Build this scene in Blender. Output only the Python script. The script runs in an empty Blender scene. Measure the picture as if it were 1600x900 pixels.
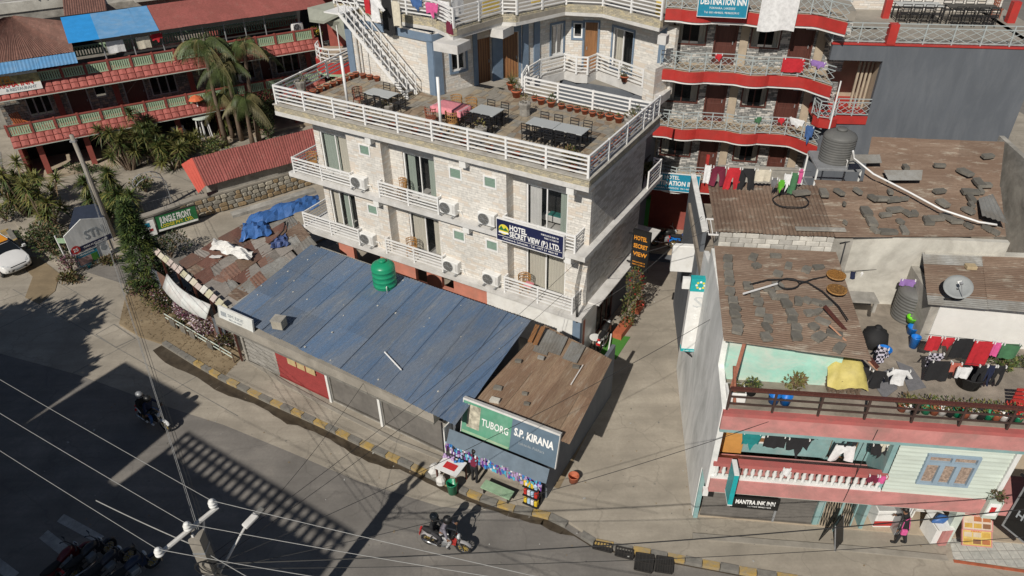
import bpy, bmesh, math, random
from math import radians as R_, sin, cos, pi
from mathutils import Vector, Matrix
random.seed(7)
SC = bpy.context.scene
COL = SC.collection
# camera, sky, sun
F_PX, PITCH, ROLL, CAM_H = 1135.2, R_(34.68), R_(-.758), 21.5
cam_d = bpy.data.cameras.new('camera'); cam = bpy.data.objects.new('camera', cam_d); COL.objects.link(cam)
cam_d.sensor_width = 36; cam_d.lens = 36*F_PX/1600; cam_d.clip_end = 2000; cam_d.clip_start = .5
_f = Vector((0, cos(PITCH), -sin(PITCH))); _r0 = Vector((1, 0, 0)); _u0 = Vector((0, sin(PITCH), cos(PITCH)))
_r = _r0*cos(ROLL)+_u0*sin(ROLL); _u = _u0*cos(ROLL)-_r0*sin(ROLL)
cam.matrix_world = Matrix(((_r.x, _u.x, -_f.x, 0), (_r.y, _u.y, -_f.y, 0), (_r.z, _u.z, -_f.z, CAM_H), (0, 0, 0, 1)))
SC.camera = cam
SUN_AZ, SUN_EL = R_(207), R_(40.3)
w = bpy.data.worlds.new('World'); SC.world = w; w.use_nodes = True
wn = w.node_tree
sky = wn.nodes.new('ShaderNodeTexSky'); sky.sky_type = 'NISHITA'; sky.sun_disc = False
sky.sun_elevation = SUN_EL; sky.sun_rotation = SUN_AZ
sky.altitude = 800; sky.air_density = 1.0; sky.dust_density = 1.0
bg = wn.nodes['Background']; bg.inputs['Strength'].default_value = .05
wn.links.new(sky.outputs[0], bg.inputs[0])
sl = bpy.data.lights.new('sun', 'SUN'); sl.energy = 5.0; sl.angle = R_(.5); sl.color = (1, .94, .85)
sun = bpy.data.objects.new('sun', sl); COL.objects.link(sun)
_sd = Vector((sin(SUN_AZ)*cos(SUN_EL), cos(SUN_AZ)*cos(SUN_EL), sin(SUN_EL)))
sun.rotation_euler = _sd.to_track_quat('Z', 'Y').to_euler(); sun.location = (0, 0, 60)
SC.view_settings.view_transform = 'Standard'; SC.view_settings.look = 'None'; SC.view_settings.exposure = -.25
def ray(px, py): return _f+_r*((px-800)/F_PX)-_u*((py-450)/F_PX)
def G(px, py, z=0.):
 d = ray(px, py); t = (z-CAM_H)/d.z; return Vector((d.x*t, d.y*t, z))
class Frame:                               # a building's own axes: x along its front, y towards its back
 def __init__(s, o, az):
  s.o = Vector((o[0], o[1], 0)); a = R_(az); s.az = a
  s.X = Vector((sin(a), cos(a), 0)); s.Y = Vector((-cos(a), sin(a), 0)); s.rz = math.atan2(s.X.y, s.X.x)
 def w(s, x, y, z=0.): return s.o+s.X*x+s.Y*y+Vector((0, 0, z))
 def l(s, p): v = Vector(p)-s.o; return Vector((v.dot(s.X), v.dot(s.Y), p[2]))
 def g(s, px, py, z=0.): return s.l(G(px, py, z))
 def v(s, px, py, y=0.):
  d = ray(px, py); c = Vector((0, 0, CAM_H)); q = s.o+s.Y*y
  t = (q-c).dot(s.Y)/d.dot(s.Y); return s.l(c+d*t)
 def u(s, px, py, x=0.):
  d = ray(px, py); c = Vector((0, 0, CAM_H)); q = s.o+s.X*x
  t = (q-c).dot(s.X)/d.dot(s.X); return s.l(c+d*t)
 def thing(s, name, label, cat, group=None, at=(0, 0, 0), rz=0):
  return thing(name, label, cat, s.w(*at), s.rz+rz, group)
HOT = Frame((2.93, 24.5), 120.85); DES = Frame((7.81, 34.0), 103); TEA = Frame((6.5, 16.64), 97)
LOD = Frame((-32.62, 43.78), 60); SHO = Frame((-12.2, 25.55), 121.7); KIR = Frame((-2.28, 19.42), 119)
WLD = Frame((0, 0), 90)
# objects
def thing(name, label, cat, loc=(0, 0, 0), rz=0, group=None):
 o = bpy.data.objects.new(name, None); COL.objects.link(o); o.empty_display_size = .2
 o.location = loc; o.rotation_euler = (0, 0, rz); tag(o, label, cat, group); return o
def tag(o, label=None, cat=None, group=None, kind=None):
 if label: o['label'] = label
 if cat: o['category'] = cat
 if group: o['group'] = group
 if kind: o['kind'] = kind
 return o
KIDS = {}
def dup(o, parent=None, loc=None, rz=None, label=None):
 c = o.copy(); COL.objects.link(c)
 if parent: c.parent = parent; KIDS.setdefault(parent.name, []).append(c)
 if loc is not None: c.location = loc
 if rz is not None: c.rotation_euler = (0, 0, rz)
 if label: c['label'] = label
 for ch in list(KIDS.get(o.name, [])): dup(ch, c)
 return c
class MB:
 def __init__(s, T=None): s.v = []; s.f = []; s.m = []; s.T = T
 def add(s, vs, fs, mi=0):
  n = len(s.v)
  if s.T is not None: vs = [s.T @ Vector(p) for p in vs]
  s.v += [tuple(p) for p in vs]; s.f += [tuple(i+n for i in q) for q in fs]; s.m += [mi]*len(fs); return s
 def box(s, x0, x1, y0, y1, z0, z1, mi=0):
  return s.add([(x0, y0, z0), (x1, y0, z0), (x1, y1, z0), (x0, y1, z0), (x0, y0, z1), (x1, y0, z1), (x1, y1, z1), (x0, y1, z1)],
                     [(3, 2, 1, 0), (4, 5, 6, 7), (0, 1, 5, 4), (1, 2, 6, 5), (2, 3, 7, 6), (3, 0, 4, 7)], mi)
 def bar(s, a, b, wd, ht, mi=0, up=(0, 0, 1)):
  a = Vector(a); b = Vector(b); d = (b-a).normalized(); up = Vector(up)
  if abs(d.dot(up)) > .98: up = Vector((1, 0, 0)) if abs(d.x) < .9 else Vector((0, 1, 0))
  x = d.cross(up).normalized()*wd/2; y = x.cross(d).normalized()*ht/2
  vs = [a-x-y, a+x-y, a+x+y, a-x+y, b-x-y, b+x-y, b+x+y, b-x+y]
  return s.add(vs, [(3, 2, 1, 0), (4, 5, 6, 7), (0, 1, 5, 4), (1, 2, 6, 5), (2, 3, 7, 6), (3, 0, 4, 7)], mi)
 def tube(s, pts, r, n=6, mi=0, caps=True):
  pts = [Vector(p) for p in pts]; rs = r if isinstance(r, (list, tuple)) else [r]*len(pts)
  vs = []; fs = []; ref = None
  for i, p in enumerate(pts):
   d = (pts[min(i+1, len(pts)-1)]-pts[max(i-1, 0)]).normalized()
   if ref is None: ref = Vector((0, 0, 1)) if abs(d.z) < .9 else Vector((1, 0, 0))
   x = d.cross(ref).normalized(); y = x.cross(d).normalized()
   if x.length < .5: x = Vector((1, 0, 0)); y = Vector((0, 1, 0))
   for k in range(n):
    a = 2*pi*k/n; vs.append(p+(x*cos(a)+y*sin(a))*rs[i])
  for i in range(len(pts)-1):
   for k in range(n):
    k2 = (k+1) % n; fs.append((i*n+k, i*n+k2, (i+1)*n+k2, (i+1)*n+k))
  if caps: fs.append(tuple(range(n-1, -1, -1))); fs.append(tuple((len(pts)-1)*n+k for k in range(n)))
  return s.add(vs, fs, mi)
 def lathe(s, prof, n=16, c=(0, 0), mi=0, sx=1, sy=1):
  vs = []; fs = []
  for r, z in prof:
   for k in range(n):
    a = 2*pi*k/n; vs.append((c[0]+r*cos(a)*sx, c[1]+r*sin(a)*sy, z))
  for i in range(len(prof)-1):
   for k in range(n):
    k2 = (k+1) % n; fs.append((i*n+k, i*n+k2, (i+1)*n+k2, (i+1)*n+k))
  fs.append(tuple(range(n-1, -1, -1))); fs.append(tuple((len(prof)-1)*n+k for k in range(n)))
  return s.add(vs, fs, mi)
 def prism(s, poly, z0, z1, mi=0, mtop=None):
  a = sum(poly[i][0]*poly[(i+1) % len(poly)][1]-poly[(i+1) % len(poly)][0]*poly[i][1] for i in range(len(poly)))
  if a < 0: poly = poly[::-1]
  n = len(poly); vs = [(p[0], p[1], z0) for p in poly]+[(p[0], p[1], z1) for p in poly]
  s.add(vs, [tuple(range(n-1, -1, -1))]+[(i, (i+1) % n, n+(i+1) % n, n+i) for i in range(n)], mi)
  return s.add(vs[n:], [tuple(range(n))], mi if mtop is None else mtop)
 def vprism(s, poly, y0, y1, mi=0):
  a = sum(poly[i][0]*poly[(i+1) % len(poly)][1]-poly[(i+1) % len(poly)][0]*poly[i][1] for i in range(len(poly)))
  if a < 0: poly = poly[::-1]
  n = len(poly); vs = [(p[0], y0, p[1]) for p in poly]+[(p[0], y1, p[1]) for p in poly]
  return s.add(vs, [tuple(range(n)), tuple(range(2*n-1, n-1, -1))]+[(n+i, n+(i+1) % n, (i+1) % n, i) for i in range(n)], mi)
 def quad(s, a, b, c, d, mi=0): return s.add([a, b, c, d], [(0, 1, 2, 3)], mi)
 def slab4(s, a, b, c, d, t, mi=0):
  lo = [(p[0], p[1], p[2]-t) for p in (a, b, c, d)]
  return s.add([a, b, c, d]+lo, [(0, 1, 2, 3), (7, 6, 5, 4), (4, 5, 1, 0), (5, 6, 2, 1), (6, 7, 3, 2), (7, 4, 0, 3)], mi)
 def build(s, name, mats, parent=None, smooth=False, loc=None, kind=None):
  me = bpy.data.meshes.new(name)
  me.from_pydata(s.v, [], s.f)
  if not isinstance(mats, (list, tuple)): mats = [mats]
  for m in mats: me.materials.append(m)
  if len(mats) > 1: me.polygons.foreach_set('material_index', s.m)
  if smooth: me.polygons.foreach_set('use_smooth', [True]*len(me.polygons))
  me.update()
  o = bpy.data.objects.new(name, me); COL.objects.link(o)
  if parent: o.parent = parent; KIDS.setdefault(parent.name, []).append(o)
  if loc is not None: o.location = loc
  if kind: o['kind'] = kind
  return o
def share(name, src, parent, loc=(0, 0, 0), rot=(0, 0, 0), scale=None):
 o = bpy.data.objects.new(name, src.data); COL.objects.link(o); o.parent = parent
 KIDS.setdefault(parent.name, []).append(o); o.location = loc; o.rotation_euler = rot
 if scale: o.scale = scale
 return o
def smooth_angle(o, deg=35):
 me = o.data; me.polygons.foreach_set('use_smooth', [True]*len(me.polygons))
 try: me.set_sharp_from_angle(angle=R_(deg))
 except Exception: pass
 return o
def bev(o, wdt=.015, seg=1):
 m = o.modifiers.new('bevel', 'BEVEL'); m.width = wdt; m.segments = seg; m.limit_method = 'ANGLE'; return o
# materials
def _nt(name):
 m = bpy.data.materials.new(name); m.use_nodes = True; nt = m.node_tree
 b = nt.nodes['Principled BSDF']; return m, nt, b
def _mix(nt, fac, a, b, mode='MIX'):
 n = nt.nodes.new('ShaderNodeMix'); n.data_type = 'RGBA'; n.blend_type = mode
 for i, v in ((0, fac), (6, a), (7, b)):
  if hasattr(v, 'links') or hasattr(v, 'is_linked'): nt.links.new(v, n.inputs[i])
  else: n.inputs[i].default_value = v if i == 0 else (v[0], v[1], v[2], 1)
 return n.outputs[2]
def _noise(nt, scale, detail=6, rough=.6, vec=None, dist=0):
 n = nt.nodes.new('ShaderNodeTexNoise'); n.inputs['Scale'].default_value = scale; n.inputs['Detail'].default_value = detail
 n.inputs['Roughness'].default_value = rough; n.inputs['Distortion'].default_value = dist
 if vec is not None: nt.links.new(vec, n.inputs['Vector'])
 return n.outputs['Fac']
def _ramp(nt, fac, stops):
 r = nt.nodes.new('ShaderNodeValToRGB'); el = r.color_ramp.elements
 while len(el) < len(stops): el.new(.5)
 for e, (p, c) in zip(el, stops): e.position = p; e.color = (c[0], c[1], c[2], 1) if not isinstance(c, (int, float)) else (c, c, c, 1)
 nt.links.new(fac, r.inputs[0]); return r.outputs[0]
def _coord(nt, sc=(1, 1, 1), wall=False, world=False):
 if world: g = nt.nodes.new('ShaderNodeNewGeometry'); out = g.outputs['Position']
 else: t = nt.nodes.new('ShaderNodeTexCoord'); out = t.outputs['Object']
 if wall:
  s = nt.nodes.new('ShaderNodeSeparateXYZ'); nt.links.new(out, s.inputs[0])
  a = nt.nodes.new('ShaderNodeMath'); a.operation = 'ADD'; nt.links.new(s.outputs[0], a.inputs[0]); nt.links.new(s.outputs[1], a.inputs[1])
  c = nt.nodes.new('ShaderNodeCombineXYZ'); nt.links.new(a.outputs[0], c.inputs[0]); nt.links.new(s.outputs[2], c.inputs[1]); out = c.outputs[0]
 m = nt.nodes.new('ShaderNodeMapping'); m.inputs['Scale'].default_value = sc; nt.links.new(out, m.inputs[0]); return m.outputs[0]
def _bump(nt, b, h, st, dist=.02):
 n = nt.nodes.new('ShaderNodeBump'); n.inputs['Strength'].default_value = st; n.inputs['Distance'].default_value = dist
 nt.links.new(h, n.inputs['Height']); nt.links.new(n.outputs[0], b.inputs['Normal'])
def _rand(nt, col, amt):
 oi = nt.nodes.new('ShaderNodeObjectInfo'); mr = nt.nodes.new('ShaderNodeMapRange')
 mr.inputs[3].default_value = 1-amt; mr.inputs[4].default_value = 1+amt; nt.links.new(oi.outputs['Random'], mr.inputs[0])
 h = nt.nodes.new('ShaderNodeHueSaturation'); nt.links.new(mr.outputs[0], h.inputs['Value']); nt.links.new(col, h.inputs['Color']); return h.outputs[0]
def M(name, c, rough=.75, var=.25, sc=3., bump=.15, stain=None, stain_amt=.5, stain_sc=1.2, rnd=0, metal=0, spec=None, aniso=None, fine=25):
 m, nt, b = _nt(name); v = _coord(nt, aniso or (1, 1, 1))
 n = _noise(nt, sc, 8, .65, v)
 lo = tuple(x*(1-var) for x in c); hi = tuple(min(1, x*(1+var)) for x in c)
 col = _ramp(nt, n, [(.3, lo), (.7, hi)])
 if stain:
  s = _ramp(nt, _noise(nt, stain_sc, 9, .7, v, .6), [(.5-.1*stain_amt, 0.), (.5+.22, 1.)])
  f = nt.nodes.new('ShaderNodeMath'); f.operation = 'MULTIPLY'; nt.links.new(s, f.inputs[0]); f.inputs[1].default_value = stain_amt
  col = _mix(nt, f.outputs[0], col, stain)
 if rnd: col = _rand(nt, col, rnd)
 nt.links.new(col, b.inputs['Base Color']); b.inputs['Roughness'].default_value = rough; b.inputs['Metallic'].default_value = metal
 if spec is not None: b.inputs['Specular IOR Level'].default_value = spec
 if bump: _bump(nt, b, _noise(nt, fine, 6, .7, v), bump)
 return m
def MBRICK(name, c1, c2, mortar, bw, bh, ms=.02, rough=.8, bump=.5, off=.5, stain=None, stain_amt=.5, extra=None, squash=1, wall=True):
 m, nt, b = _nt(name); v = _coord(nt, (1, 1, 1), wall=wall)
 t = nt.nodes.new('ShaderNodeTexBrick'); nt.links.new(v, t.inputs['Vector'])
 t.inputs['Scale'].default_value = 1; t.inputs['Brick Width'].default_value = bw; t.inputs['Row Height'].default_value = bh
 t.inputs['Mortar Size'].default_value = ms; t.inputs['Bias'].default_value = 0; t.offset = off; t.inputs['Mortar Smooth'].default_value = .3
 t.inputs['Color1'].default_value = (*c1, 1); t.inputs['Color2'].default_value = (*c2, 1); t.inputs['Mortar'].default_value = (*mortar, 1)
 t.squash = squash; t.squash_frequency = 3
 n = _noise(nt, 7, 6, .6, v); col = _mix(nt, .45, t.outputs[0], _ramp(nt, n, [(.3, (.55, .55, .55)), (.7, (1.35, 1.3, 1.25))]), 'MULTIPLY')
 if extra:
  t2 = nt.nodes.new('ShaderNodeTexBrick'); nt.links.new(v, t2.inputs['Vector']); t2.offset = off; t2.squash = squash; t2.squash_frequency = 3
  t2.inputs['Scale'].default_value = 1; t2.inputs['Brick Width'].default_value = bw; t2.inputs['Row Height'].default_value = bh; t2.inputs['Mortar Size'].default_value = 0
  t2.inputs['Color1'].default_value = (0, 0, 0, 1); t2.inputs['Color2'].default_value = (1, 1, 1, 1)
  col = _mix(nt, _ramp(nt, t2.outputs[0], [(.72, 0.), (.74, .75)]), col, extra)
 if stain:
  s = _ramp(nt, _noise(nt, .8, 9, .7, v, .5), [(.48, 0.), (.75, stain_amt)]); col = _mix(nt, s, col, stain)
 nt.links.new(col, b.inputs['Base Color']); b.inputs['Roughness'].default_value = rough
 inv = nt.nodes.new('ShaderNodeMath'); inv.operation = 'SUBTRACT'; inv.inputs[0].default_value = 1; nt.links.new(t.outputs['Fac'], inv.inputs[1])
 ad = nt.nodes.new('ShaderNodeMath'); ad.operation = 'ADD'; nt.links.new(inv.outputs[0], ad.inputs[0]); nt.links.new(_noise(nt, 18, 5, .7, v), ad.inputs[1])
 _bump(nt, b, ad.outputs[0], bump, .03)
 return m
def MRUST(name, base, rust, pale, aniso, rnd=.12, pale_amt=.5, rough=.7):
 m, nt, b = _nt(name); v = _coord(nt, aniso)
 n1 = _noise(nt, 1.1, 9, .68, v, .3); n2 = _noise(nt, 2.3, 8, .7, v, .2)
 oi = nt.nodes.new('ShaderNodeObjectInfo')
 col = _ramp(nt, n1, [(.4, base), (.57, rust)])
 col = _mix(nt, _ramp(nt, n2, [(.55, 0.), (.66, pale_amt)]), col, pale)
 col = _mix(nt, _ramp(nt, _noise(nt, 14, 6, .7), [(.35, .55), (.6, 0.)]), col, tuple(x*.55 for x in rust))
 col = _rand(nt, col, rnd)
 nt.links.new(col, b.inputs['Base Color']); b.inputs['Roughness'].default_value = rough
 _bump(nt, b, _noise(nt, 20, 5, .7), .12); return m
def MGLASS(name='glass', c=(.02, .025, .028)):
 m, nt, b = _nt(name); b.inputs['Base Color'].default_value = (*c, 1); b.inputs['Roughness'].default_value = .06
 b.inputs['Alpha'].default_value = .14; return m
def P(name, c, rough=.6, metal=0):
 return M(name, c, rough, .14, 9, .06, rnd=.04, metal=metal)
mt = {}
mt['white_paint'] = M('white paint', (.74, .74, .72), .55, .08, 2, .08, stain=(.42, .38, .31), stain_amt=.35)
mt['white_metal'] = M('white metal', (.76, .76, .75), .45, .07, 4, .03, stain=(.5, .4, .3), stain_amt=.22)
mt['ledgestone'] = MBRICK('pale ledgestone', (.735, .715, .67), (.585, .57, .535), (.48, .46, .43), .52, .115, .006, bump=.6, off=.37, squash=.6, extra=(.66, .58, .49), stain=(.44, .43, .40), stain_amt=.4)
mt['bandstone'] = MBRICK('yellowish band stone', (.50, .45, .34), (.33, .31, .24), (.25, .24, .2), .16, .07, .006, bump=.8, off=.4, extra=(.6, .52, .34))
mt['sidestone'] = MBRICK('darker grey ledgestone', (.62, .61, .585), (.47, .46, .44), (.36, .36, .34), .52, .115, .006, bump=.8, off=.37, squash=.6, extra=(.4, .37, .33))  # ledgestone pattern in darker greys, for the hotel's upper side walls
mt['slab'] = M('painted slab', (.60, .59, .57), .7, .12, 2, .15, stain=(.33, .31, .27), stain_amt=.55)
mt['slab_top'] = M('weathered slab top', (.42, .40, .36), .8, .2, 3, .2, stain=(.2, .19, .16), stain_amt=.5)
mt['blue_paint'] = M('slate blue paint', (.15, .21, .29), .6, .12, 3, .1, stain=(.3, .33, .36), stain_amt=.2)
mt['glass'] = MGLASS()
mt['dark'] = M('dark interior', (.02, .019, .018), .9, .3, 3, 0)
mt['curtain'] = M('pale curtain', (.66, .63, .54), .9, .12, 3, .2, aniso=(14, 14, .4))
mt['teal_curtain'] = M('grey green curtain', (.40, .47, .41), .9, .12, 3, .2, aniso=(14, 14, .4))
mt['wood'] = M('brown wood', (.25, .12, .05), .5, .35, 2, .15, aniso=(12, 12, .8))
mt['darkwood'] = M('dark red wood', (.09, .03, .022), .5, .3, 2, .15, aniso=(10, 10, .8))
mt['black_metal'] = M('black metal', (.016, .016, .018), .45, .2, 6, .05)
mt['grey_metal'] = M('grey metal', (.32, .33, .34), .45, .15, 4, .05, metal=.3)
mt['granite'] = M('grey granite top', (.42, .44, .44), .35, .12, 30, .03)
mt['terracotta'] = M('terracotta', (.38, .105, .05), .75, .2, 5, .1, rnd=.12)
mt['soil'] = M('soil', (.06, .045, .03), .95, .4, 8, .4)
mt['rattan'] = M('rattan', (.36, .19, .06), .6, .3, 20, .3)
mt['redwood'] = M('reddish cane', (.26, .09, .05), .6, .3, 20, .3)
mt['pinkcloth'] = M('pink cloth', (.62, .22, .25), .9, .2, 8, .1)
mt['leaf'] = M('green leaves', (.055, .085, .02), .6, .5, 2, 0, rnd=.2)
mt['leaf_y'] = M('yellow green leaves', (.15, .145, .04), .6, .45, 2, 0, rnd=.2)
mt['leaf_d'] = M('dark leaves', (.026, .042, .014), .6, .5, 2, 0, rnd=.2)
mt['leaf_b'] = M('brown dry leaves', (.15, .10, .05), .8, .4, 2, 0, rnd=.2)
mt['flower_w'] = M('pale flowers', (.62, .52, .55), .8, .2, 4, 0)
mt['flower_p'] = M('purple flowers', (.16, .05, .09), .8, .4, 4, 0)
mt['flower_r'] = M('red flowers', (.45, .04, .03), .8, .3, 4, 0)
mt['bark'] = M('bark', (.14, .10, .07), .9, .4, 6, .5)
mt['concrete'] = M('concrete', (.30, .275, .235), .88, .22, 1.2, .25, stain=(.15, .135, .11), stain_amt=.55, stain_sc=.6)
mt['oldconcrete'] = M('old mouldy concrete', (.38, .36, .32), .9, .25, 1.6, .3, stain=(.10, .095, .08), stain_amt=.8, stain_sc=.8)
mt['render'] = M('stained pale render', (.56, .54, .48), .9, .15, 1.5, .25, stain=(.22, .2, .17), stain_amt=.65, stain_sc=.7)
mt['sidewall'] = M('streaked pale wall', (.78, .78, .76), .85, .12, 2, .15, stain=(.38, .39, .37), stain_amt=.75, aniso=(.8, .75, .3))
mt['greywall'] = M('grey painted wall', (.102, .113, .13), .85, .10, 1.2, .15, stain=(.16, .17, .185), stain_amt=.55, aniso=(1.2, 1, .3))
mt['teal'] = M('teal paint', (.21, .36, .36), .75, .18, 2, .12, stain=(.36, .40, .38), stain_amt=.7)
mt['mint'] = M('peeling mint wall', (.36, .66, .55), .85, .15, 1.5, .15, stain=(.68, .66, .58), stain_amt=.95, stain_sc=.9, aniso=(1, 1, 1.6))
mt['siding'] = M('pale green boards', (.50, .56, .50), .7, .1, 2, .1, stain=(.36, .38, .33), stain_amt=.4, rnd=.05, aniso=(.5, 1, 3))
mt['pink'] = M('faded pink plaster', (.52, .22, .205), .8, .18, 1.5, .15, stain=(.27, .17, .15), stain_amt=.75)
mt['pinkred'] = M('faded red plaster', (.43, .115, .105), .8, .15, 1.3, .15, stain=(.25, .12, .105), stain_amt=.6)
mt['red'] = M('red paint', (.42, .032, .026), .55, .15, 2, .06, stain=(.25, .05, .04), stain_amt=.4)
mt['lodge_tile'] = M('red roof tile', (.37, .10, .082), .75, .2, 3, .15, rnd=.16, stain=(.2, .07, .055), stain_amt=.4)
mt['lodge_green'] = M('pale green balustrade', (.28, .42, .27), .75, .2, 4, .1, stain=(.45, .48, .36), stain_amt=.4)
mt['lodge_red'] = M('dark red plaster', (.27, .065, .05), .8, .2, 2, .1)
mt['lodge_stone'] = MBRICK('grey flagstone wall', (.13, .135, .13), (.27, .27, .25), (.055, .05, .045), .28, .16, .014, bump=.7, off=.43, squash=.6, extra=(.34, .27, .2))
mt['inn_stone'] = MBRICK('grey slate stone wall', (.20, .21, .21), (.46, .46, .44), (.07, .07, .07), .27, .085, .012, bump=.9, off=.4, squash=.7, extra=(.60, .58, .54))
mt['beige'] = M('beige plaster', (.40, .33, .245), .8, .15, 2, .1, stain=(.26, .21, .16), stain_amt=.4)
mt['blue_roof'] = MRUST('blue painted sheet', (.11, .18, .295), (.17, .205, .26), (.30, .31, .31), (1.6, .28, 1), rnd=.13, pale_amt=.5, rough=.5)
mt['red_roof'] = MRUST('red painted sheet', (.34, .10, .085), (.28, .085, .07), (.40, .2, .16), (1, .4, 1), rnd=.05, pale_amt=.3)
mt['bright_blue'] = M('bright blue sheet', (.03, .26, .60), .45, .12, 2, .05)
mt['sky_blue'] = M('light blue sheet', (.11, .28, .50), .5, .12, 2, .05, stain=(.34, .42, .48), stain_amt=.35)
mt['rust'] = MRUST('rusty sheet', (.235, .168, .122), (.175, .115, .08), (.40, .36, .29), (.5, 1.6, 1), rnd=.12, pale_amt=.75)
mt['rust2'] = MRUST('rusty striped sheet', (.36, .26, .175), (.27, .175, .115), (.46, .40, .32), (2.5, .35, 1), rnd=.12, pale_amt=.6)
mt['rust_red'] = MRUST('red brown sheet', (.215, .105, .078), (.155, .075, .055), (.30, .21, .16), (2.5, .5, 1), rnd=.14, pale_amt=.4)
mt['zinc'] = MRUST('old zinc sheet', (.30, .30, .285), (.22, .205, .18), (.40, .39, .36), (1, .6, 1), rnd=.15)
mt['brownsheet'] = MRUST('brown sheet', (.16, .10, .08), (.22, .12, .085), (.30, .25, .21), (1, .6, 1), rnd=.3)
mt['slate'] = M('grey slate slab', (.17, .158, .135), .9, .25, 4, .3, rnd=.25, stain=(.07, .065, .055), stain_amt=.5)
mt['shutter'] = M('dark shutter', (.11, .10, .088), .6, .2, 3, .05, stain=(.05, .045, .04), stain_amt=.5)
mt['shutter_red'] = M('red shutter', (.23, .03, .028), .55, .15, 3, .05, stain=(.2, .03, .03), stain_amt=.4)
mt['rubber'] = M('black rubber', (.013, .013, .014), .8, .2, 10, .1)
mt['tank_black'] = M('dark grey tank plastic', (.12, .12, .115), .6, .12, 3, .05, stain=(.2, .19, .17), stain_amt=.4)
mt['tank_green'] = M('green tank plastic', (.012, .26, .13), .35, .1, 3, .03)
mt['tarp_blue'] = M('blue tarpaulin', (.045, .13, .35), .45, .25, 3, .3, stain=(.1, .2, .42), stain_amt=.3)
mt['tarp_white'] = M('white plastic sheet', (.66, .65, .62), .5, .1, 3, .3)
mt['grassmat'] = M('green turf mat', (.06, .21, .03), .95, .25, 30, .6, fine=60)
mt['stonewall'] = None
# the ground
def MROAD(name, c, dusty, crack=.6, seams=None):
 m, nt, b = _nt(name); v = _coord(nt, (1, 1, 1), world=True)
 col = _ramp(nt, _noise(nt, .55, 10, .62, v, .3), [(.3, tuple(x*.72 for x in c)), (.52, c), (.75, dusty)])
 col = _mix(nt, _ramp(nt, _noise(nt, 9, 8, .75, v), [(.3, .35), (.6, 0.)]), col, tuple(x*.55 for x in c))
 vo = nt.nodes.new('ShaderNodeTexVoronoi'); vo.feature = 'DISTANCE_TO_EDGE'; vo.inputs['Scale'].default_value = .33
 ds = nt.nodes.new('ShaderNodeVectorMath'); ds.operation = 'ADD'
 nz = nt.nodes.new('ShaderNodeTexNoise'); nz.inputs['Scale'].default_value = 1.3; nz.inputs['Detail'].default_value = 8; nt.links.new(v, nz.inputs['Vector'])
 nt.links.new(v, ds.inputs[0]); nt.links.new(nz.outputs['Color'], ds.inputs[1]); nt.links.new(ds.outputs[0], vo.inputs['Vector'])
 col = _mix(nt, _ramp(nt, vo.outputs['Distance'], [(0.004, crack*.6), (.014, 0.)]), col, tuple(x*.45 for x in c))
 mp = nt.nodes.new('ShaderNodeMapping'); mp.inputs['Rotation'].default_value = (0, 0, R_(31)); mp.inputs['Scale'].default_value = (.12, 1.6, 1); nt.links.new(v, mp.inputs[0])
 col = _mix(nt, _ramp(nt, _noise(nt, 1.1, 7, .6, mp.outputs[0]), [(.42, .0), (.6, .38)]), col, tuple(x*.6 for x in c))
 sp = _ramp(nt, _noise(nt, 2.2, 4, .5, v), [(.69, 0.), (.75, .35)]); col = _mix(nt, sp, col, tuple(x*.5 for x in c))
 lt = _ramp(nt, _noise(nt, 30, 2, .5, v), [(.72, 0.), (.76, .5)]); col = _mix(nt, lt, col, dusty)
 nt.links.new(col, b.inputs['Base Color']); b.inputs['Roughness'].default_value = .9
 _bump(nt, b, _noise(nt, 40, 8, .8, v), .25, .02); return m
mt['road'] = MROAD('worn road', (.205, .190, .172), (.285, .262, .23), .5)
mt['pave'] = MROAD('cement pavement', (.365, .325, .265), (.47, .42, .345), .5)
mt['dirt'] = MROAD('dry dirt', (.27, .205, .125), (.37, .295, .19), .0)
mt['wetmud'] = M('damp gutter mud', (.060, .046, .031), .45, .4, 3, .3, stain=(.14, .12, .09), stain_amt=.35)
mt['yellow_kerb'] = M('worn yellow paint', (.43, .285, .075), .8, .15, 4, .2, stain=(.25, .225, .18), stain_amt=1.15, stain_sc=3.2)
mt['grey_kerb'] = M('grey kerb cement', (.185, .175, .155), .9, .25, 4, .3)
mt['white_mark'] = M('worn white road paint', (.42, .42, .40), .8, .2, 4, .1, stain=(.16, .15, .13), stain_amt=.8, stain_sc=2)
mt['patterntile'] = MBRICK('pale patterned tiles', (.52, .52, .48), (.42, .43, .40), (.28, .27, .25), .32, .32, .012, off=0, bump=.2, wall=False)
RZ = -.13
b_ = MB(); N = 60
b_.box(-300, 300, -60, 400, -.6, RZ); gnd = b_.build('road', mt['road'], kind='structure')
KPX = [(252, 536), (300, 566), (345, 592), (420, 628), (500, 664), (560, 693), (640, 730), (740, 777), (800, 797), (850, 806), (880, 820), (930, 852), (1010, 866), (1080, 880), (1170, 897), (1290, 916), (1500, 940), (1750, 960)]
KW = [G(x, y, 0) for x, y in KPX]
def offset(pl, d):
 out = []
 for i, p in enumerate(pl):
  t = (pl[min(i+1, len(pl)-1)]-pl[max(i-1, 0)]).normalized(); n = Vector((-t.y, t.x, 0)); out.append(p+n*d)
 return out
KB = offset(KW, .24)
leftfoot = SHO.w(-.3, 0)
poly = [(p.x, p.y) for p in KB[2:]]+[(40, 10), (40, 70), (-3, 70), (-6, 40), (-14.2, 31.5), (leftfoot.x, leftfoot.y)]
MB().prism(poly, RZ-.1, 0, 0).build('pavement', mt['pave'], kind='structure')
yard = [G(*p, 0) for p in ((-60, 300), (8, 330), (60, 390), (112, 425), (178, 400), (200, 395), (226, 360), (250, 345))]
yp = [(p.x, p.y) for p in yard]+[(-14, 33), (-6, 42), (-4, 75), (-60, 75)]
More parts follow.
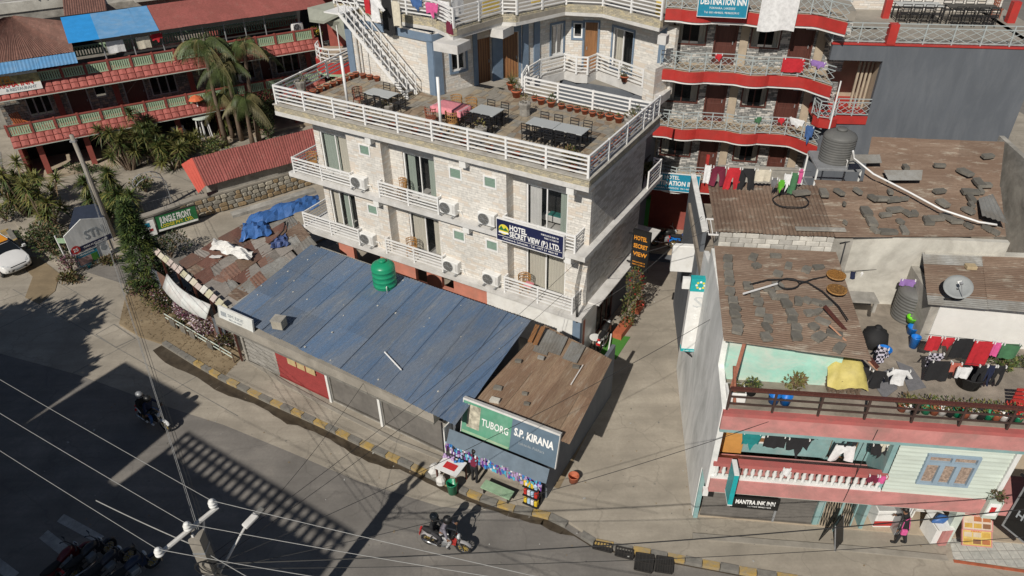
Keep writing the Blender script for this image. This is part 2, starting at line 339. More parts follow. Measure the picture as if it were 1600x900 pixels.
MB().prism(yp, RZ-.1, -.03, 0).build('yard', mt['pave'], kind='structure')
ln = [G(x, y, RZ) for x, y in ((-120, 320), (30, 325), (95, 412), (175, 438), (215, 450), (186, 505), (252, 536), (345, 592), (500, 667), (640, 734), (760, 797), (690, 792), (560, 752), (450, 705), (350, 664), (250, 632), (120, 585), (-120, 520))]
MB().prism([(p.x, p.y) for p in ln], RZ-.1, RZ+.006, 0).build('lane', mt['pave'], kind='structure')
for a, b in (((20, 452), (372, 650)), ((90, 440), (395, 622)), ((0, 512), (120, 455)), ((110, 585), (262, 505)), ((240, 628), (330, 575)), ((0, 470), (190, 408))):
 c = MB(); c.bar(G(*a, RZ+.008), G(*b, RZ+.008), .035, .004); c.build('slab_joint', mt['grey_kerb'], kind='structure')
kerb = tag(bpy.data.objects.new('kerb', None), kind='structure'); COL.objects.link(kerb)
L = [0]
for i in range(1, len(KW)): L.append(L[-1]+(KW[i]-KW[i-1]).length)
def along(pl, L, s):
 for i in range(1, len(pl)):
  if s <= L[i] or i == len(pl)-1:
   k = (s-L[i-1])/(L[i]-L[i-1]); return pl[i-1].lerp(pl[i], k)
s = .0; i = 0
while s < L[-1]-.8 and i < 90:
 ln = .62+random.uniform(-.06, .08)
 a, b = along(KW, L, s+.012), along(KW, L, s+ln-.012); a2, b2 = along(KB, L, s+.012), along(KB, L, s+ln-.012)
 h = .012+random.uniform(-.012, .02)
 if not (1.6 < a.x < 2.1):
  c = MB(); c.prism([(a.x, a.y), (b.x, b.y), (b2.x, b2.y), (a2.x, a2.y)], RZ-.1, h)
  bev(c.build('kerb_stone', mt['yellow_kerb' if (i % 2 == 0 and s > 1.5) else 'grey_kerb'], kerb), .03, 2)
 s += ln; i += 1
g = MB(); lo = offset(KW, -.02); n = 90
for j in range(n):
 s0, s1 = L[-1]*.985*j/n, L[-1]*.985*(j+1)/n
 def wd(s):
  x = along(lo, L, s).x
  base = .58 if x < -9 else .42 if x < -4.5 else .24 if x < -1.2 else .34 if x < 2.0 else .06
  return base*(.8+.3*math.sin(s*1.1)*math.sin(s*.53+1))*(1+.07*math.sin(s*7.3))
 a, b = along(lo, L, s0), along(lo, L, s1); t = (b-a).normalized(); nn = Vector((t.y, -t.x, 0))
 g.quad(a+Vector((0, 0, RZ+.011)), a+nn*wd(s0)+Vector((0, 0, RZ+.011)), b+nn*wd(s1)+Vector((0, 0, RZ+.011)), b+Vector((0, 0, RZ+.011)))
g.build('gutter', mt['wetmud'], kind='structure')
vp = [(186, 505), (196, 462), (222, 440), (262, 462), (310, 490), (352, 512), (392, 556), (345, 591), (300, 564), (255, 536), (218, 524)]
def inpoly(x, y, pl):
 c = False; j = len(pl)-1
 for i in range(len(pl)):
  if (pl[i][1] > y) != (pl[j][1] > y) and x < (pl[j][0]-pl[i][0])*(y-pl[i][1])/(pl[j][1]-pl[i][1])+pl[i][0]: c = not c
  j = i
 return c
VP = [(G(x, y, 0).x, G(x, y, 0).y) for x, y in vp]
MB().prism(VP, RZ-.1, -.02).build('verge', mt['dirt'], kind='structure')
d = MB(); vpi = [(G(x, y, 0).x, G(x, y, 0).y) for x, y in ((18, 395), (50, 430), (38, 462), (60, 472), (85, 452), (92, 425), (60, 400))]
d.prism(vpi, RZ-.05, RZ+.03).build('dirt_patch', mt['dirt'], kind='structure')
z = MB()
for q in (((89, 815), (100, 803), (163, 838), (150, 848)), ((61, 841), (75, 828), (118, 862), (106, 877)), ((-20, 880), (-8, 866), (30, 895), (16, 908))):
 z.quad(*[G(x, y, RZ)+Vector((0, 0, .005)) for x, y in q])
z.build('zebra_stripe', mt['white_mark'], kind='structure')
cv = [G(x, y, RZ) for x, y in ((150, 523), (178, 507), (211, 529), (181, 543))]
c = MB(); c.prism([(p.x, p.y) for p in cv], RZ-.05, RZ+.016)
o = c.build('service_cover', mt['pave']); tag(o, 'square cement service cover sunk in the sunlit road near the dirt verge', 'manhole cover')
c = MB()
for k in range(4): c.bar(cv[k]+Vector((0, 0, .012)), cv[(k+1) % 4]+Vector((0, 0, .012)), .05, .012)
c.build('cover_rim', mt['grey_kerb'], o)
pt = [G(x, y, 0) for x, y in ((1483, 842), (1700, 835), (1720, 905), (1600, 888), (1490, 874))]
MB().prism([(p.x, p.y) for p in pt], -.02, .012).build('tiled_pavement', mt['patterntile'], kind='structure')
def strip(name, px, wd, h, m, z0=0):
 pts = [G(x, y, z0) for x, y in px]; c = MB()
 a = offset(pts, -wd/2); b2 = offset(pts, wd/2)
 for i in range(len(pts)-1): c.slab4(a[i]+Vector((0, 0, h)), a[i+1]+Vector((0, 0, h)), b2[i+1]+Vector((0, 0, h)), b2[i]+Vector((0, 0, h)), h+.02)
 return c.build(name, m, kind='structure')
strip('shop_step', [(1082, 838), (1200, 848), (1330, 858), (1480, 873)], .22, .05, mt['concrete'])
strip('tile_edge', [(1490, 877), (1600, 893), (1720, 908)], .1, .03, mt['terracotta'])
strip('cement_sill', [(385, 562), (450, 602), (530, 645), (620, 690), (702, 722)], .16, .05, mt['concrete'])
strip('cement_apron', [(868, 762), (905, 690), (945, 615)], .30, .012, mt['dirt'])
mt['iron'] = M('dark iron', (.03, .027, .024), .6, .3, 8, .2)
def grate(px, nb, label, z0=0):
 pts = [G(x, y, z0) for x, y in px]; c0 = sum(pts, Vector())/4
 t = thing('drain_grate', label, 'drain grate', c0, 0, 'iron drain grates')
 pl = [p-c0+Vector((0, 0, .02)) for p in pts]; c = MB()
 for k in range(4): c.bar(pl[k], pl[(k+1) % 4], .05, .03)
 c.build('frame', mt['iron'], t); c = MB()
 MB().prism([(p.x, p.y) for p in pl], -.02, .006).build('pit', mt['dark'], t)
 for k in range(1, nb):
  bb = MB(); bb.bar(pl[0].lerp(pl[1], k/nb), pl[3].lerp(pl[2], k/nb), .035, .025); bb.build('bar', mt['iron'], t)
 bb = MB(); bb.bar(pl[0].lerp(pl[3], .5), pl[1].lerp(pl[2], .5), .03, .02); bb.build('cross_bar', mt['iron'], t)
grate(((929, 846), (957, 851), (955, 864), (926, 857)), 6, 'black drain grate at the kerb, leftmost of the row of four')
grate(((963, 854), (990, 860), (988, 875), (961, 868)), 6, 'black drain grate at the kerb, second from the left of the row of four')
grate(((994, 864), (1022, 868), (1018, 896), (991, 890)), 5, 'larger black drain grate with square cells, third from the left of the kerb row')
grate(((1026, 869), (1052, 873), (1050, 897), (1023, 893)), 7, 'black drain grate with close bars, rightmost of the kerb row')
grate(((1052, 458), (1072, 459), (1069, 470), (1050, 468)), 5, 'small drain grate alone in the alley beside the hanging white sign')
lt = MB(); rgl = random.Random(77)
for _ in range(420):
 px, py = rgl.uniform(60, 1500), rgl.uniform(440, 890); zz = 0 if py < 560+(px-345)*.43 or px > 900 else RZ
 if px > 1080 and py < 820: continue
 p = G(px, py, zz+.012); a = rgl.uniform(0, 3); q = rgl.uniform(.008, .035)*(1.6 if rgl.random() < .1 else 1); lt.bar(p-Vector((cos(a)*q, sin(a)*q, 0)), p+Vector((cos(a)*q, sin(a)*q, 0)), q*1.3, .012, rgl.choice((0, 0, 0, 1, 1, 2)))
tag(lt.build('street_litter', [mt['grey_kerb'], mt['dirt'], mt['white_mark']]), 'scattered pebbles and paper scraps on the road and alley', 'litter', kind='stuff')
# the white stone hotel
Z1b, Z2b, Z3b = 2.68, 5.73, 8.86
hot = HOT.thing('hotel', 'three storey pale stone hotel with white railings and a furnished roof terrace', 'hotel')
def railing(name, pts, h, n, parent, m, r=.022, post=.07, spacing=1.6, names=('rail', 'post')):
 """rails along pts (feet), every rail and post a piece of the railing"""
 rl = MB(); pts = [Vector(p) for p in pts]
 for k in range(n):
  z = h*(k+1)/n*(1 if k < n-1 else 1)-.02
  for a, b in zip(pts, pts[1:]):
   rr = r*(1.5 if k == n-1 else 1); rl.bar(a+Vector((0, 0, z)), b+Vector((0, 0, z)), rr*2, rr*2)
 o = rl.build(name, m, parent)
 ps = MB(); ps.box(-post/2, post/2, -post/2, post/2, 0, h+.03); src = None
 for a, b in zip(pts, pts[1:]):
  nn = max(1, round((b-a).length/spacing))
  for k in range(nn+(1 if b is pts[-1] else 0)):
   p = a.lerp(b, k/nn); an = math.atan2((b-a).y, (b-a).x)
   if src is None: src = ps.build(names[1], m, o, loc=p); src.rotation_euler = (0, 0, an)
   else: share(names[1], src, o, p, (0, 0, an))
 return o
def wall(x0, x1, z0, z1, y0, y1, holes, mb, mi=0):
 """a wall of boxes round rectangular holes (hx0,hx1,hz0,hz1)"""
 xs = sorted({x0, x1, *[h[0] for h in holes], *[h[1] for h in holes]})
 for a, b in zip(xs, xs[1:]):
  if b-a < 1e-5: continue
  hs = sorted([h for h in holes if h[0] <= a+1e-6 and h[1] >= b-1e-6], key=lambda h: h[2]); z = z0
  for h in hs:
   if h[2] > z+1e-5: mb.box(a, b, y0, y1, z, h[2], mi)
   z = max(z, h[3])
  if z < z1-1e-5: mb.box(a, b, y0, y1, z, z1, mi)
def window(parent, x0, x1, z0, z1, y, fm, n=2, fr=.06, name='window', curtain=None, T=None, glass=None, mull=.05, back=None, surround=None):
 f = MB(T); d = .07
 f.box(x0, x0+fr, y, y+d, z0, z1); f.box(x1-fr, x1, y, y+d, z0, z1)
 f.box(x0+fr, x1-fr, y, y+d, z1-fr, z1); f.box(x0+fr, x1-fr, y, y+d, z0, z0+fr)
 for k in range(1, n):
  xm = x0+(x1-x0)*k/n; f.box(xm-mull/2, xm+mull/2, y-.005, y+d-.01, z0+fr, z1-fr)
 fo = f.build(name, fm, parent)
 for k in range(n):
  a = x0+(x1-x0)*k/n+(fr if k == 0 else mull/2); b = x0+(x1-x0)*(k+1)/n-(fr if k == n-1 else mull/2)
  g = MB(T); g.box(a, b, y+.025, y+.035, z0+fr, z1-fr); g.build('pane', glass or mt['glass'], fo)
 if curtain:
  for (ca, cb, cm) in curtain:
   c = MB(T); m = max(4, int((cb-ca)/.07)); pts = [(ca+(cb-ca)*i/m, y+.16+.035*(i % 2)) for i in range(m+1)]
   for p, q in zip(pts, pts[1:]): c.add([(p[0], p[1], z0+.05), (q[0], q[1], z0+.05), (q[0], q[1], z1-.02), (p[0], p[1], z1-.02)], [(0, 1, 2, 3)])
   c.build('curtain', cm, fo)
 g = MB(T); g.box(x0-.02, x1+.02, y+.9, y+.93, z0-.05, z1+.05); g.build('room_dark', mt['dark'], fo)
 return fo
XL, YB = -16.1, 10.5
mt['louvre'] = P('grey green louvre glass', (.17, .25, .20), .3)
MB().box(XL, -.0, 0, 8.2, Z1b, Z1b+.22).box(-1.0, .25, 1.2, 8.6, Z1b+.221, Z1b+.28).build('floor_slab', [mt['slab']], hot)
MB().box(-16.15, .0, 0, 8.6, Z2b, Z2b+.22).build('floor_slab', [mt['slab']], hot)
MB().box(-16.25, 0, 0, 7.4, Z3b, Z3b+.20).build('floor_slab', [mt['slab']], hot)
bd = MB(); bd.box(-16.25, .0, .02, .2, Z3b+.2, Z3b+.50); bd.box(-.2, -.02, .2, 7.4, Z3b+.2, Z3b+.50); bd.box(-16.23, -16.05, .2, 5.4, Z3b+.2, Z3b+.5)
bd.build('parapet_band', mt['bandstone'], hot)
MB().box(-16.3, .04, -.02, .24, Z3b+.5, Z3b+.54).box(-.24, .04, .24, 7.44, Z3b+.5, Z3b+.54).build('coping', mt['slab_top'], hot)
TZ = Z3b+.42
for zb, zt in ((Z1b+.22, Z2b), (Z2b+.22, Z3b)):
 dz0, dz1 = zb+.02, zb+2.12
 w1 = MB(); yb, yd = .38, .95
 doors = [(-14.6, -12.75), (-9.62, -7.78), (-3.25, -1.3)]
 if zb > 5: doors[0] = (-14.6, -12.7)
 segs = [(-14.95, -10.75, 0), (-10.75, -4.05, 1), (-4.05, -.28, 2)]
 wall(-14.95, -.28, zb, zt, yd, yd+.25, [(a, b, dz0, dz1) for a, b in doors], w1)
 vh = [(-11.62, -10.98), (-6.68, -6.02), (-4.95, -4.30)]
 wall(-12.35, -10.35, zb, zt, yb, yb+.2, [(a, b, zb+1.78, zb+2.34) for a, b in vh[:1]], w1)
 wall(-7.45, -3.85, zb, zt, yb, yb+.2, [(a, b, zb+1.78, zb+2.34) for a, b in vh[1:]], w1)
 for xe in (-12.35, -7.45): w1.box(xe, xe+.2, yb+.2, yd, zb, zt)
 for xe in (-10.35, -3.85): w1.box(xe-.2, xe, yb+.2, yd, zb, zt)
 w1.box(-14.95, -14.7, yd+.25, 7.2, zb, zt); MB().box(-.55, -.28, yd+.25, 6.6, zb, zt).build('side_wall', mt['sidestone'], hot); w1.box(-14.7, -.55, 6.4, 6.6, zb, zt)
 w1.build('wall', mt['ledgestone'], hot)
 for i, (a, b) in enumerate(doors):
  cu = [(a+.08, (a+b)/2-.05, mt['curtain']), ((a+b)/2+.05, b-.08, mt['curtain'])]
  if zb > 5 and i == 0: cu = [(a+.08, (a+b)/2-.05, mt['teal_curtain']), ((a+b)/2+.05, b-.08, mt['curtain'])]
  if zb > 5 and i == 1: cu = [(a+.12, a+.5, mt['teal_curtain']), ((a+b)/2+.35, b-.08, mt['teal_curtain'])]
  if zb < 5 and i == 1: cu = [(a+.08, a+.85, mt['curtain']), (b-.55, b-.08, mt['curtain'])]
  if zb > 5 and i == 2: cu = [(a+.1, a+.62, mt['white_paint']), (b-.42, b-.08, mt['teal_curtain'])]
  if zb < 5 and i == 0:
   window(hot, a, b, dz0, dz1, yd+.06, mt['white_metal'], 3, .07, 'sliding_door', [(a+.08, a+.5, mt['curtain']), (a+.75, a+1.15, mt['teal_curtain'])])
  else: window(hot, a, b, dz0, dz1, yd+.06, mt['white_metal'], 2, .07, 'sliding_door', cu)
 for a, b in vh:
  f = MB(); z0, z1 = zb+1.78, zb+2.34; y = yb-.03
  for q in ((a, a+.07, z0, z1), (b-.07, b, z0, z1), (a+.07, b-.07, z1-.07, z1), (a+.07, b-.07, z0, z0+.07)): f.box(q[0], q[1], y, y+.1, q[2], q[3])
  fo = f.build('vent_window', mt['white_metal'], hot)
  for k in range(5):
   zz = z0+.09+k*.078; lv = MB(); lv.add([(a+.07, y+.02, zz), (b-.07, y+.02, zz), (b-.07, y+.07, zz+.07), (a+.07, y+.07, zz+.07)], [(0, 1, 2, 3)]); lv.build('louvre', mt['louvre'], fo)
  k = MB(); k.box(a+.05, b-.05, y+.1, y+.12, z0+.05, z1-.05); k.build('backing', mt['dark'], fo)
 rs = [(-15.85, -12.2), (-10.5, -7.2), (-3.85, -.52)]
 for i, (a, b) in enumerate(rs):
  pts = [(a, .12, zb), (b, .12, zb)]
  if i == 0: pts = [(a, 1.9, zb)]+pts+[(b, .38, zb)]
  elif i == 1: pts = [(a, .9, zb)]+pts+[(b, .38, zb)]
  else: pts = [(a, .38, zb)]+pts+[(b, 2.2, zb)]
  railing('railing', pts, .82 if zb < 5 else .8, 5, hot, mt['white_metal'])
 for xx in (-10.6, -5.6, -.65): MB().box(xx-.32, xx+.0, .06, .37, zt-.32, zt-.001).build('bracket', mt['white_paint'], hot)
railing('railing', [(-.45, 8.45, Z2b+.22), (-.1, 8.45, Z2b+.22), (-.1, 6.9, Z2b+.22)], .85, 5, hot, mt['white_metal'])
gw = MB(); wall(-14.6, -.35, 0, Z1b, 1.0, 1.2, [(-9.6, -8.9, 1.0, 2.0), (-8.0, -7.3, 1.2, 2.3), (-13.6, -11.8, .6, 2.3)], gw); gw.build('wall', M('salmon plaster', (.52, .20, .14), .8, .15, 2, .1, stain=(.3, .2, .16), stain_amt=.5), hot)
gw = MB(); gw.box(-5.3, -.36, .84, .999, 0, Z1b); gw.box(-.6, -.35, 1.2, 2.4, 0, Z1b); gw.box(-.6, -.35, 6.2, 8, 0, Z1b); gw.box(-14.5, -.6, 7.8, 8, 0, Z1b); gw.box(-3.2, -3.0, 1.3, 7.8, 0, Z1b)
gw.build('wall', mt['white_paint'], hot)
T_ = Matrix.Translation((0, 0, 0)) @ Matrix.Rotation(R_(90), 4, 'Z')
gs = MB(T_); wall(2.4, 6.2, 0, Z1b, .40, .55, [(2.6, 4.4, .05, 2.3)], gs); gs.build('side_wall', mt['greywall'], hot)
window(hot, 2.6, 4.4, .05, 2.3, .42, mt['darkwood'], 3, .07, 'entrance_door', None, T_)
MB().box(-.7, -.33, .62, .839, 0, Z1b).build('pillar', mt['blue_paint'], hot)
tf = MB().box(-16.04, -.2, .2, 7.3, Z3b+.2, TZ-.012).build('terrace_floor', mt['concrete'], hot)
pm = [M('paving stone %s' % n, c, .85, .2, 4, .2, rnd=.18) for n, c in (('tan', (.33, .275, .20)), ('grey', (.27, .25, .215)), ('brown', (.255, .19, .13)))]
nx, ny = 46, 20; rg = random.Random(3)
gp = {}
for i in range(nx+1):
 for j in range(ny+1):
  gp[i, j] = (-16.0+15.75*i/nx+rg.uniform(-.11, .11)*(0 < i < nx), .26+7.0*j/ny+rg.uniform(-.11, .11)*(0 < j < ny))
cnt = 0; rest = MB()
for j in range(ny):
 for i in range(nx):
  q = [gp[i, j], gp[i+1, j], gp[i+1, j+1], gp[i, j+1]]; cx = sum(p[0] for p in q)/4; cy = sum(p[1] for p in q)/4
  if cx < -9.3 and cy > 5.4+(cx+16)*-.1: continue
  if cy > 6.9: continue
  q = [(cx+(p[0]-cx)*.93, cy+(p[1]-cy)*.93) for p in q]
  t = rg.uniform(0, .008)
  if cnt < 300:
   MB().prism(q, TZ-.02, TZ+t).build('paving_stone', pm[rg.choice((0, 0, 1, 1, 2))], tf); cnt += 1
  else: rest.prism(q, TZ-.02, TZ+t, rg.choice((0, 0, 1, 1, 2)))
if rest.v: rest.build('paving_stone', pm, tf, kind='stuff')
railing('railing', [(-16.7, 6.0, Z3b+.54), (-16.12, .11, Z3b+.54), (-.1, .11, Z3b+.54), (-.1, 7.3, Z3b+.54)], .88, 5, hot, mt['white_metal'], .025, .09, 1.75)
railing('railing', [(-6.7, 6.95, TZ), (-1.2, 6.62, TZ), (-.1, 6.62, TZ)], .9, 5, hot, mt['white_metal'], .025, .09, 1.7)
railing('railing', [(-7.0, 7.2, TZ), (-7.4, 8.4, TZ)], .9, 5, hot, mt['white_metal'], .025, .09, 1.7)
# penthouse: west block with the stair, slanting wall, back wing with the curved balcony
PT = 12.15
pa, pb, pc, pd = Vector((-16.2, 5.45, 0)), Vector((-10.4, 4.85, 0)), Vector((-8.9, 8.4, 0)), Vector((-8.1, 9.05, 0))
def seg_wall(a, b, z0, z1, holes, m, name, th=.22, parent=None):
 T = Matrix.Translation(a) @ Matrix.Rotation(math.atan2((b-a).y, (b-a).x), 4, 'Z')
 mb = MB(T); wall(0, (b-a).length, z0, z1, 0, th, holes, mb); mb.build(name, m, parent or hot); return T
T1 = seg_wall(pa, pb, TZ, PT, [], mt['ledgestone'], 'penthouse_wall')
c = MB(T1); c.box(-.02, .42, -.07, -.001, TZ, PT-.3); c.box(5.5, 5.86, -.07, -.001, TZ, PT-.3); c.box(-.02, 5.86, -.07, -.001, PT-.36, PT); c.build('pillar', mt['blue_paint'], hot)
c = MB(T1); c.tube([(.75, -.1, TZ), (.75, -.1, PT)], .06, 8); c.tube([(1.0, -.08, TZ), (1.0, -.08, PT)], .035, 6); c.tube([(1.45, -.06, TZ), (1.45, -.06, PT-.5)], .02, 6); c.build('drain_pipe', mt['slab'], hot)
T2 = seg_wall(pb, pc, TZ, PT, [(.95, 1.75, TZ+.95, TZ+2.0), (2.45, 3.3, TZ, TZ+2.2)], mt['ledgestone'], 'penthouse_wall')
window(hot, .95, 1.75, TZ+.95, TZ+2.0, .02, mt['white_metal'], 2, .07, 'window', None, T2)
c = MB(T2); c.box(-.03, .42, -.08, -.001, TZ, PT-.3); c.box(2.2, 2.44, -.07, -.001, TZ, PT-.3)
for q in ((.83, .94, TZ+.85, TZ+2.12), (1.76, 1.87, TZ+.85, TZ+2.12), (.94, 1.76, TZ+2.01, TZ+2.12), (.94, 1.76, TZ+.83, TZ+.94)): c.box(q[0], q[1], -.05, -.001, q[2], q[3])
c.box(-.03, 3.92, -.06, -.001, PT-.3, PT); c.box(3.31, 3.92, -.09, -.001, TZ, PT-.3); c.build('pillar', mt['blue_paint'], hot)
T3 = seg_wall(pc, pd, TZ, PT, [(.08, .92, TZ, TZ+2.3)], mt['blue_paint'], 'penthouse_wall')
for T, a, b in ((T2, 2.45, 3.3), (T3, .08, .92)):
 c = MB(T); dd = MB(T); dd.box(a+.04, b-.04, .1, .15, TZ, TZ+2.25); do = dd.build('door', mt['wood'], hot)
 for k in range(1, 6): e = MB(T); xx = a+(b-a)*k/6; e.box(xx-.01, xx+.01, .09, .099, TZ+.05, TZ+2.2); e.build('groove', mt['darkwood'], do)
 e = MB(T); e.box(b-.14, b-.1, .05, .099, TZ+.95, TZ+1.1); e.build('handle', mt['grey_metal'], do)
MB().prism([(-14, 6.2), (-10.4, 5.3), (-9.3, 8.5), (-8.5, 9.3), (-14, 12)], TZ, TZ+.01).build('inner_floor', mt['dark'], hot)
def seg_frame(a, b):
 p = HOT.w(a.x, a.y); return Frame((p.x, p.y), 120.85-math.degrees(math.atan2((b-a).y, (b-a).x)))
q = [Vector((-8.1, 9.05, 0)), Vector((-6.95, 11.55, 0)), Vector((-4.75, 12.35, 0)), Vector((-.95, 11.05, 0))]
w_lo = TZ-.3
for i, (a, b) in enumerate(zip(q, q[1:])):
 FR = seg_frame(a, b); wx = lambda px, py: FR.v(px, py, 0).x
 if i == 0: op = [(wx(861, 60), wx(892, 45), TZ+.75, TZ+2.3)]
 elif i == 1: op = [(wx(896, 35), wx(911, 30), TZ+1.55, TZ+2.3), (wx(913, 60), wx(934, 60), TZ, TZ+2.35)]
 else: op = [(wx(957, 75), wx(989, 75), TZ+.15, TZ+2.2)]
 ln = (b-a).length; op = [(max(.12, o[0]), min(ln-.12, o[1]), o[2], o[3]) for o in op]
 T = seg_wall(a, b, w_lo, PT+.05, op, mt['ledgestone'], 'wing_wall')
 for k, (x0, x1, z0, z1) in enumerate(op):
  isd = i == 1 and k == 1
  if isd:
   dd = MB(T); dd.box(x0+.04, x1-.04, .1, .15, z0, z1); do = dd.build('door', mt['wood'], hot)
   e = MB(T); e.box(x0+.12, x0+.16, .05, .099, z0+.95, z0+1.1); e.build('handle', mt['grey_metal'], do)
  else: window(hot, x0, x1, z0, z1, .03, mt['white_metal'], 1 if i == 1 else 2, .07, 'window', [(x0+.1, x0+(x1-x0)*.35, mt['curtain'])] if i != 1 else None, T)
  c = MB(T); c.box(x0-.09, x0-.001, -.05, -.001, z0-.1, z1+.1); c.box(x1+.001, x1+.09, -.05, -.001, z0-.1, z1+.1); c.box(x0, x1, -.05, -.001, z1, z1+.1)
  if not isd: c.box(x0, x1, -.05, -.001, z0-.1, z0)
  c.build('surround', mt['blue_paint'], hot)
 c = MB(T)
 if i == 0: c.box(.05, .4, -.08, -.001, w_lo, PT); c.box(.75, 1.1, -.08, -.001, w_lo, PT)
 if i == 2: c.box(3.15, 3.5, -.08, -.001, w_lo, PT)
 if c.v: c.build('pillar', mt['blue_paint'], hot)
bz = TZ-.02
foot = [HOT.g(*p, TZ) for p in ((844, 121), (882, 111), (900, 116), (918, 117), (932, 111), (1004, 137))]
foot = [Vector((p.x, p.y, TZ)) for p in foot]
MB().prism([(p.x, p.y) for p in foot]+[(-.95, 9.75), (-.9, 11.1), (-4.7, 12.4), (-7.0, 11.6), (-8.1, 9.0)], bz-.42, bz).build('balcony_slab', mt['slab'], hot)
ft = [Vector((-7.25, 8.3, TZ))]+foot
railing('railing', ft, .9, 5, hot, mt['white_metal'], .025, .09, 1.8)
MB().prism([(-2.0, 10.2), (-1.35, 9.9), (-1.1, 11.0), (-1.3, 11.05)], bz-.4, TZ+1.25).build('end_pier', mt['ledgestone'], hot)
MB().prism([(-7.0, 7.0), (-.3, 6.8), (-1.3, 10.0), (-1.4, 11), (-7.3, 11)], 5.9, 6.0).build('lower_court', mt['dark'], hot)
MB().box(-2.6, -1.35, 7.4, 11.0, 0, 8.8).box(-6.9, -2.6, 11.0, 11.2, 0, 8.8).build('rear_wall', mt['greywall'], hot)
up = [HOT.g(*p, PT) for p in ((523, 22), (676, 48), (708, 63), (784, 40), (806, 41), (883, 24), (940, 27), (1030, 50))]
up = [Vector((p.x, p.y, 0)) for p in up]
pol = [(p.x, p.y) for p in up]+[(up[-1].x+.2, 15), (-16.5, 18)]
MB().prism(pol, PT, PT+.16).build('roof_slab', mt['slab'], hot)
bm_ = MB(); ins = []
for a, b in zip(up, up[1:]):
 t = (b-a).normalized(); nn = Vector((-t.y, t.x, 0)); bm_.prism([(a.x+nn.x*.03, a.y+nn.y*.03), (b.x+nn.x*.03, b.y+nn.y*.03), (b.x+nn.x*.22, b.y+nn.y*.22), (a.x+nn.x*.22, a.y+nn.y*.22)], PT+.16, PT+.5)
bm_.build('parapet_band', mt['bandstone'], hot)
MB().prism([(p[0]*.99, p[1]+.2) for p in pol], PT+.161, PT+.4).build('roof_deck', mt['concrete'], hot)
rp = [Vector((p.x, p.y+.1, PT+.5)) for p in up]
railing('railing', rp, .85, 5, hot, mt['white_metal'], .025, .09, 1.7)
for q in ((-9.7, -8.4, 3.95, 5.0), (-8.6, -7.9, 7.0, 8.0), (-1.3, -.9, 9.6, 10.0)): MB().box(*q, PT-.4, PT-.002).build('slab_drop', mt['slab'], hot)
yb = [HOT.g(*p, PT+.5) for p in ((752, 25), (778, 18), (828, 8), (842, 5), (1022, 25), (1030, 28))]
c = MB()
for a, b in zip(yb[::2], yb[1::2]): c.bar((a.x, a.y+.14, PT+.9), (b.x, b.y+.14, PT+.9), .02, .7)
c.build('yellow_panel', M('yellow paint', (.68, .5, .12), .6, .1, 3, .05), hot)
s1 = Vector((-15.35, 4.55, PT+.5))
s0 = Vector((-11.3, 4.15, TZ)); st = MB()
for off in (-.35, .35):
 st.bar(s0+Vector((0, off, 0)), s1+Vector((0, off, 0)), .06, .16)
 for k in range(9):
  p = s0.lerp(s1, k/8)+Vector((0, off, 0)); st.bar(p, p+Vector((0, 0, .9)), .035, .035)
 for hh in (.45, .9): st.bar(s0+Vector((0, off, hh)), s1+Vector((0, off, hh)), .04, .04)
sto = st.build('metal_stair', mt['white_metal'], hot)
for k in range(1, 15):
 p = s0.lerp(s1, k/15); MB().box(-.13, .13, -.33, .33, -.02, .02).build('step', mt['grey_metal'], sto, loc=p)
MB().box(s1.x-.9, s1.x+.15, s1.y-.4, s1.y+1.0, PT+.44, PT+.5).build('landing', mt['white_metal'], hot)
railing('railing', [(-16.4, .5, Z3b+.0), (-16.4, 1.3, Z3b+.0)], .6, 3, hot, mt['white_metal'], .02, .06, .8)
for i, (px, py, lab) in enumerate(((545, 174, 'tall white pole on the terrace edge nearest the stair'), (690, 213, 'tall white pole on the terrace edge before the pink table'))):
 p = HOT.g(px, py, TZ); t = HOT.thing('pole', lab, 'pole', 'white poles on the roof terrace', (p.x, max(.35, p.y), TZ))
 MB().tube([(0, 0, 0), (0, 0, 2.55)], .065, 10).build('shaft', mt['white_metal'], t, smooth=True); MB().box(-.12, .12, -.12, .12, 0, .03).build('base_plate', mt['white_metal'], t)
# air conditioners
def ac_unit(F, x, y, z, lab, rz=0, group='air conditioner units on the hotel ledges'):
 t = F.thing('air_conditioner', lab, 'air conditioner', group, (x, y, z), rz)
 bev(MB().box(-.42, .42, -.15, .17, .1, .68).build('casing', mt['white_paint'], t), .03, 2)
 rim = MB(); n = 20
 ring = [(-.12+.26*cos(2*pi*k/n), -.165, .39+.26*sin(2*pi*k/n)) for k in range(n+1)]
 rim.tube(ring, .014, 5, caps=False); go = rim.build('fan_grille', mt['grey_metal'], t)
 MB(Matrix.Translation((-.12, -.152, .39)) @ Matrix.Rotation(R_(90), 4, 'X')).lathe([(.25, 0), (.25, .006)], 20).build('fan_hole', mt['tank_black'], go)
 for k in range(4):
  sp = MB(); a = pi*k/4; sp.bar((-.12-.25*cos(a), -.17, .39-.25*sin(a)), (-.12+.25*cos(a), -.17, .39+.25*sin(a)), .012, .012); sp.build('spoke', mt['grey_metal'], go)
 MB().box(.27, .41, -.158, -.151, .2, .6).build('side_panel', mt['slab'], t)
 br = MB()
 for xx in (-.3, .3): br.box(xx-.025, xx+.025, -.3, .2, .05, .1); br.bar((xx, -.28, .06), (xx, .17, -.25), .03, .03)
 br.build('bracket', mt['grey_metal'], t)
 MB().tube([(.42, .05, .3), (.55, .1, .28), (.6, .15, .05), (.6, .18, -.1)], .025, 6).build('pipe', mt['white_paint'], t)
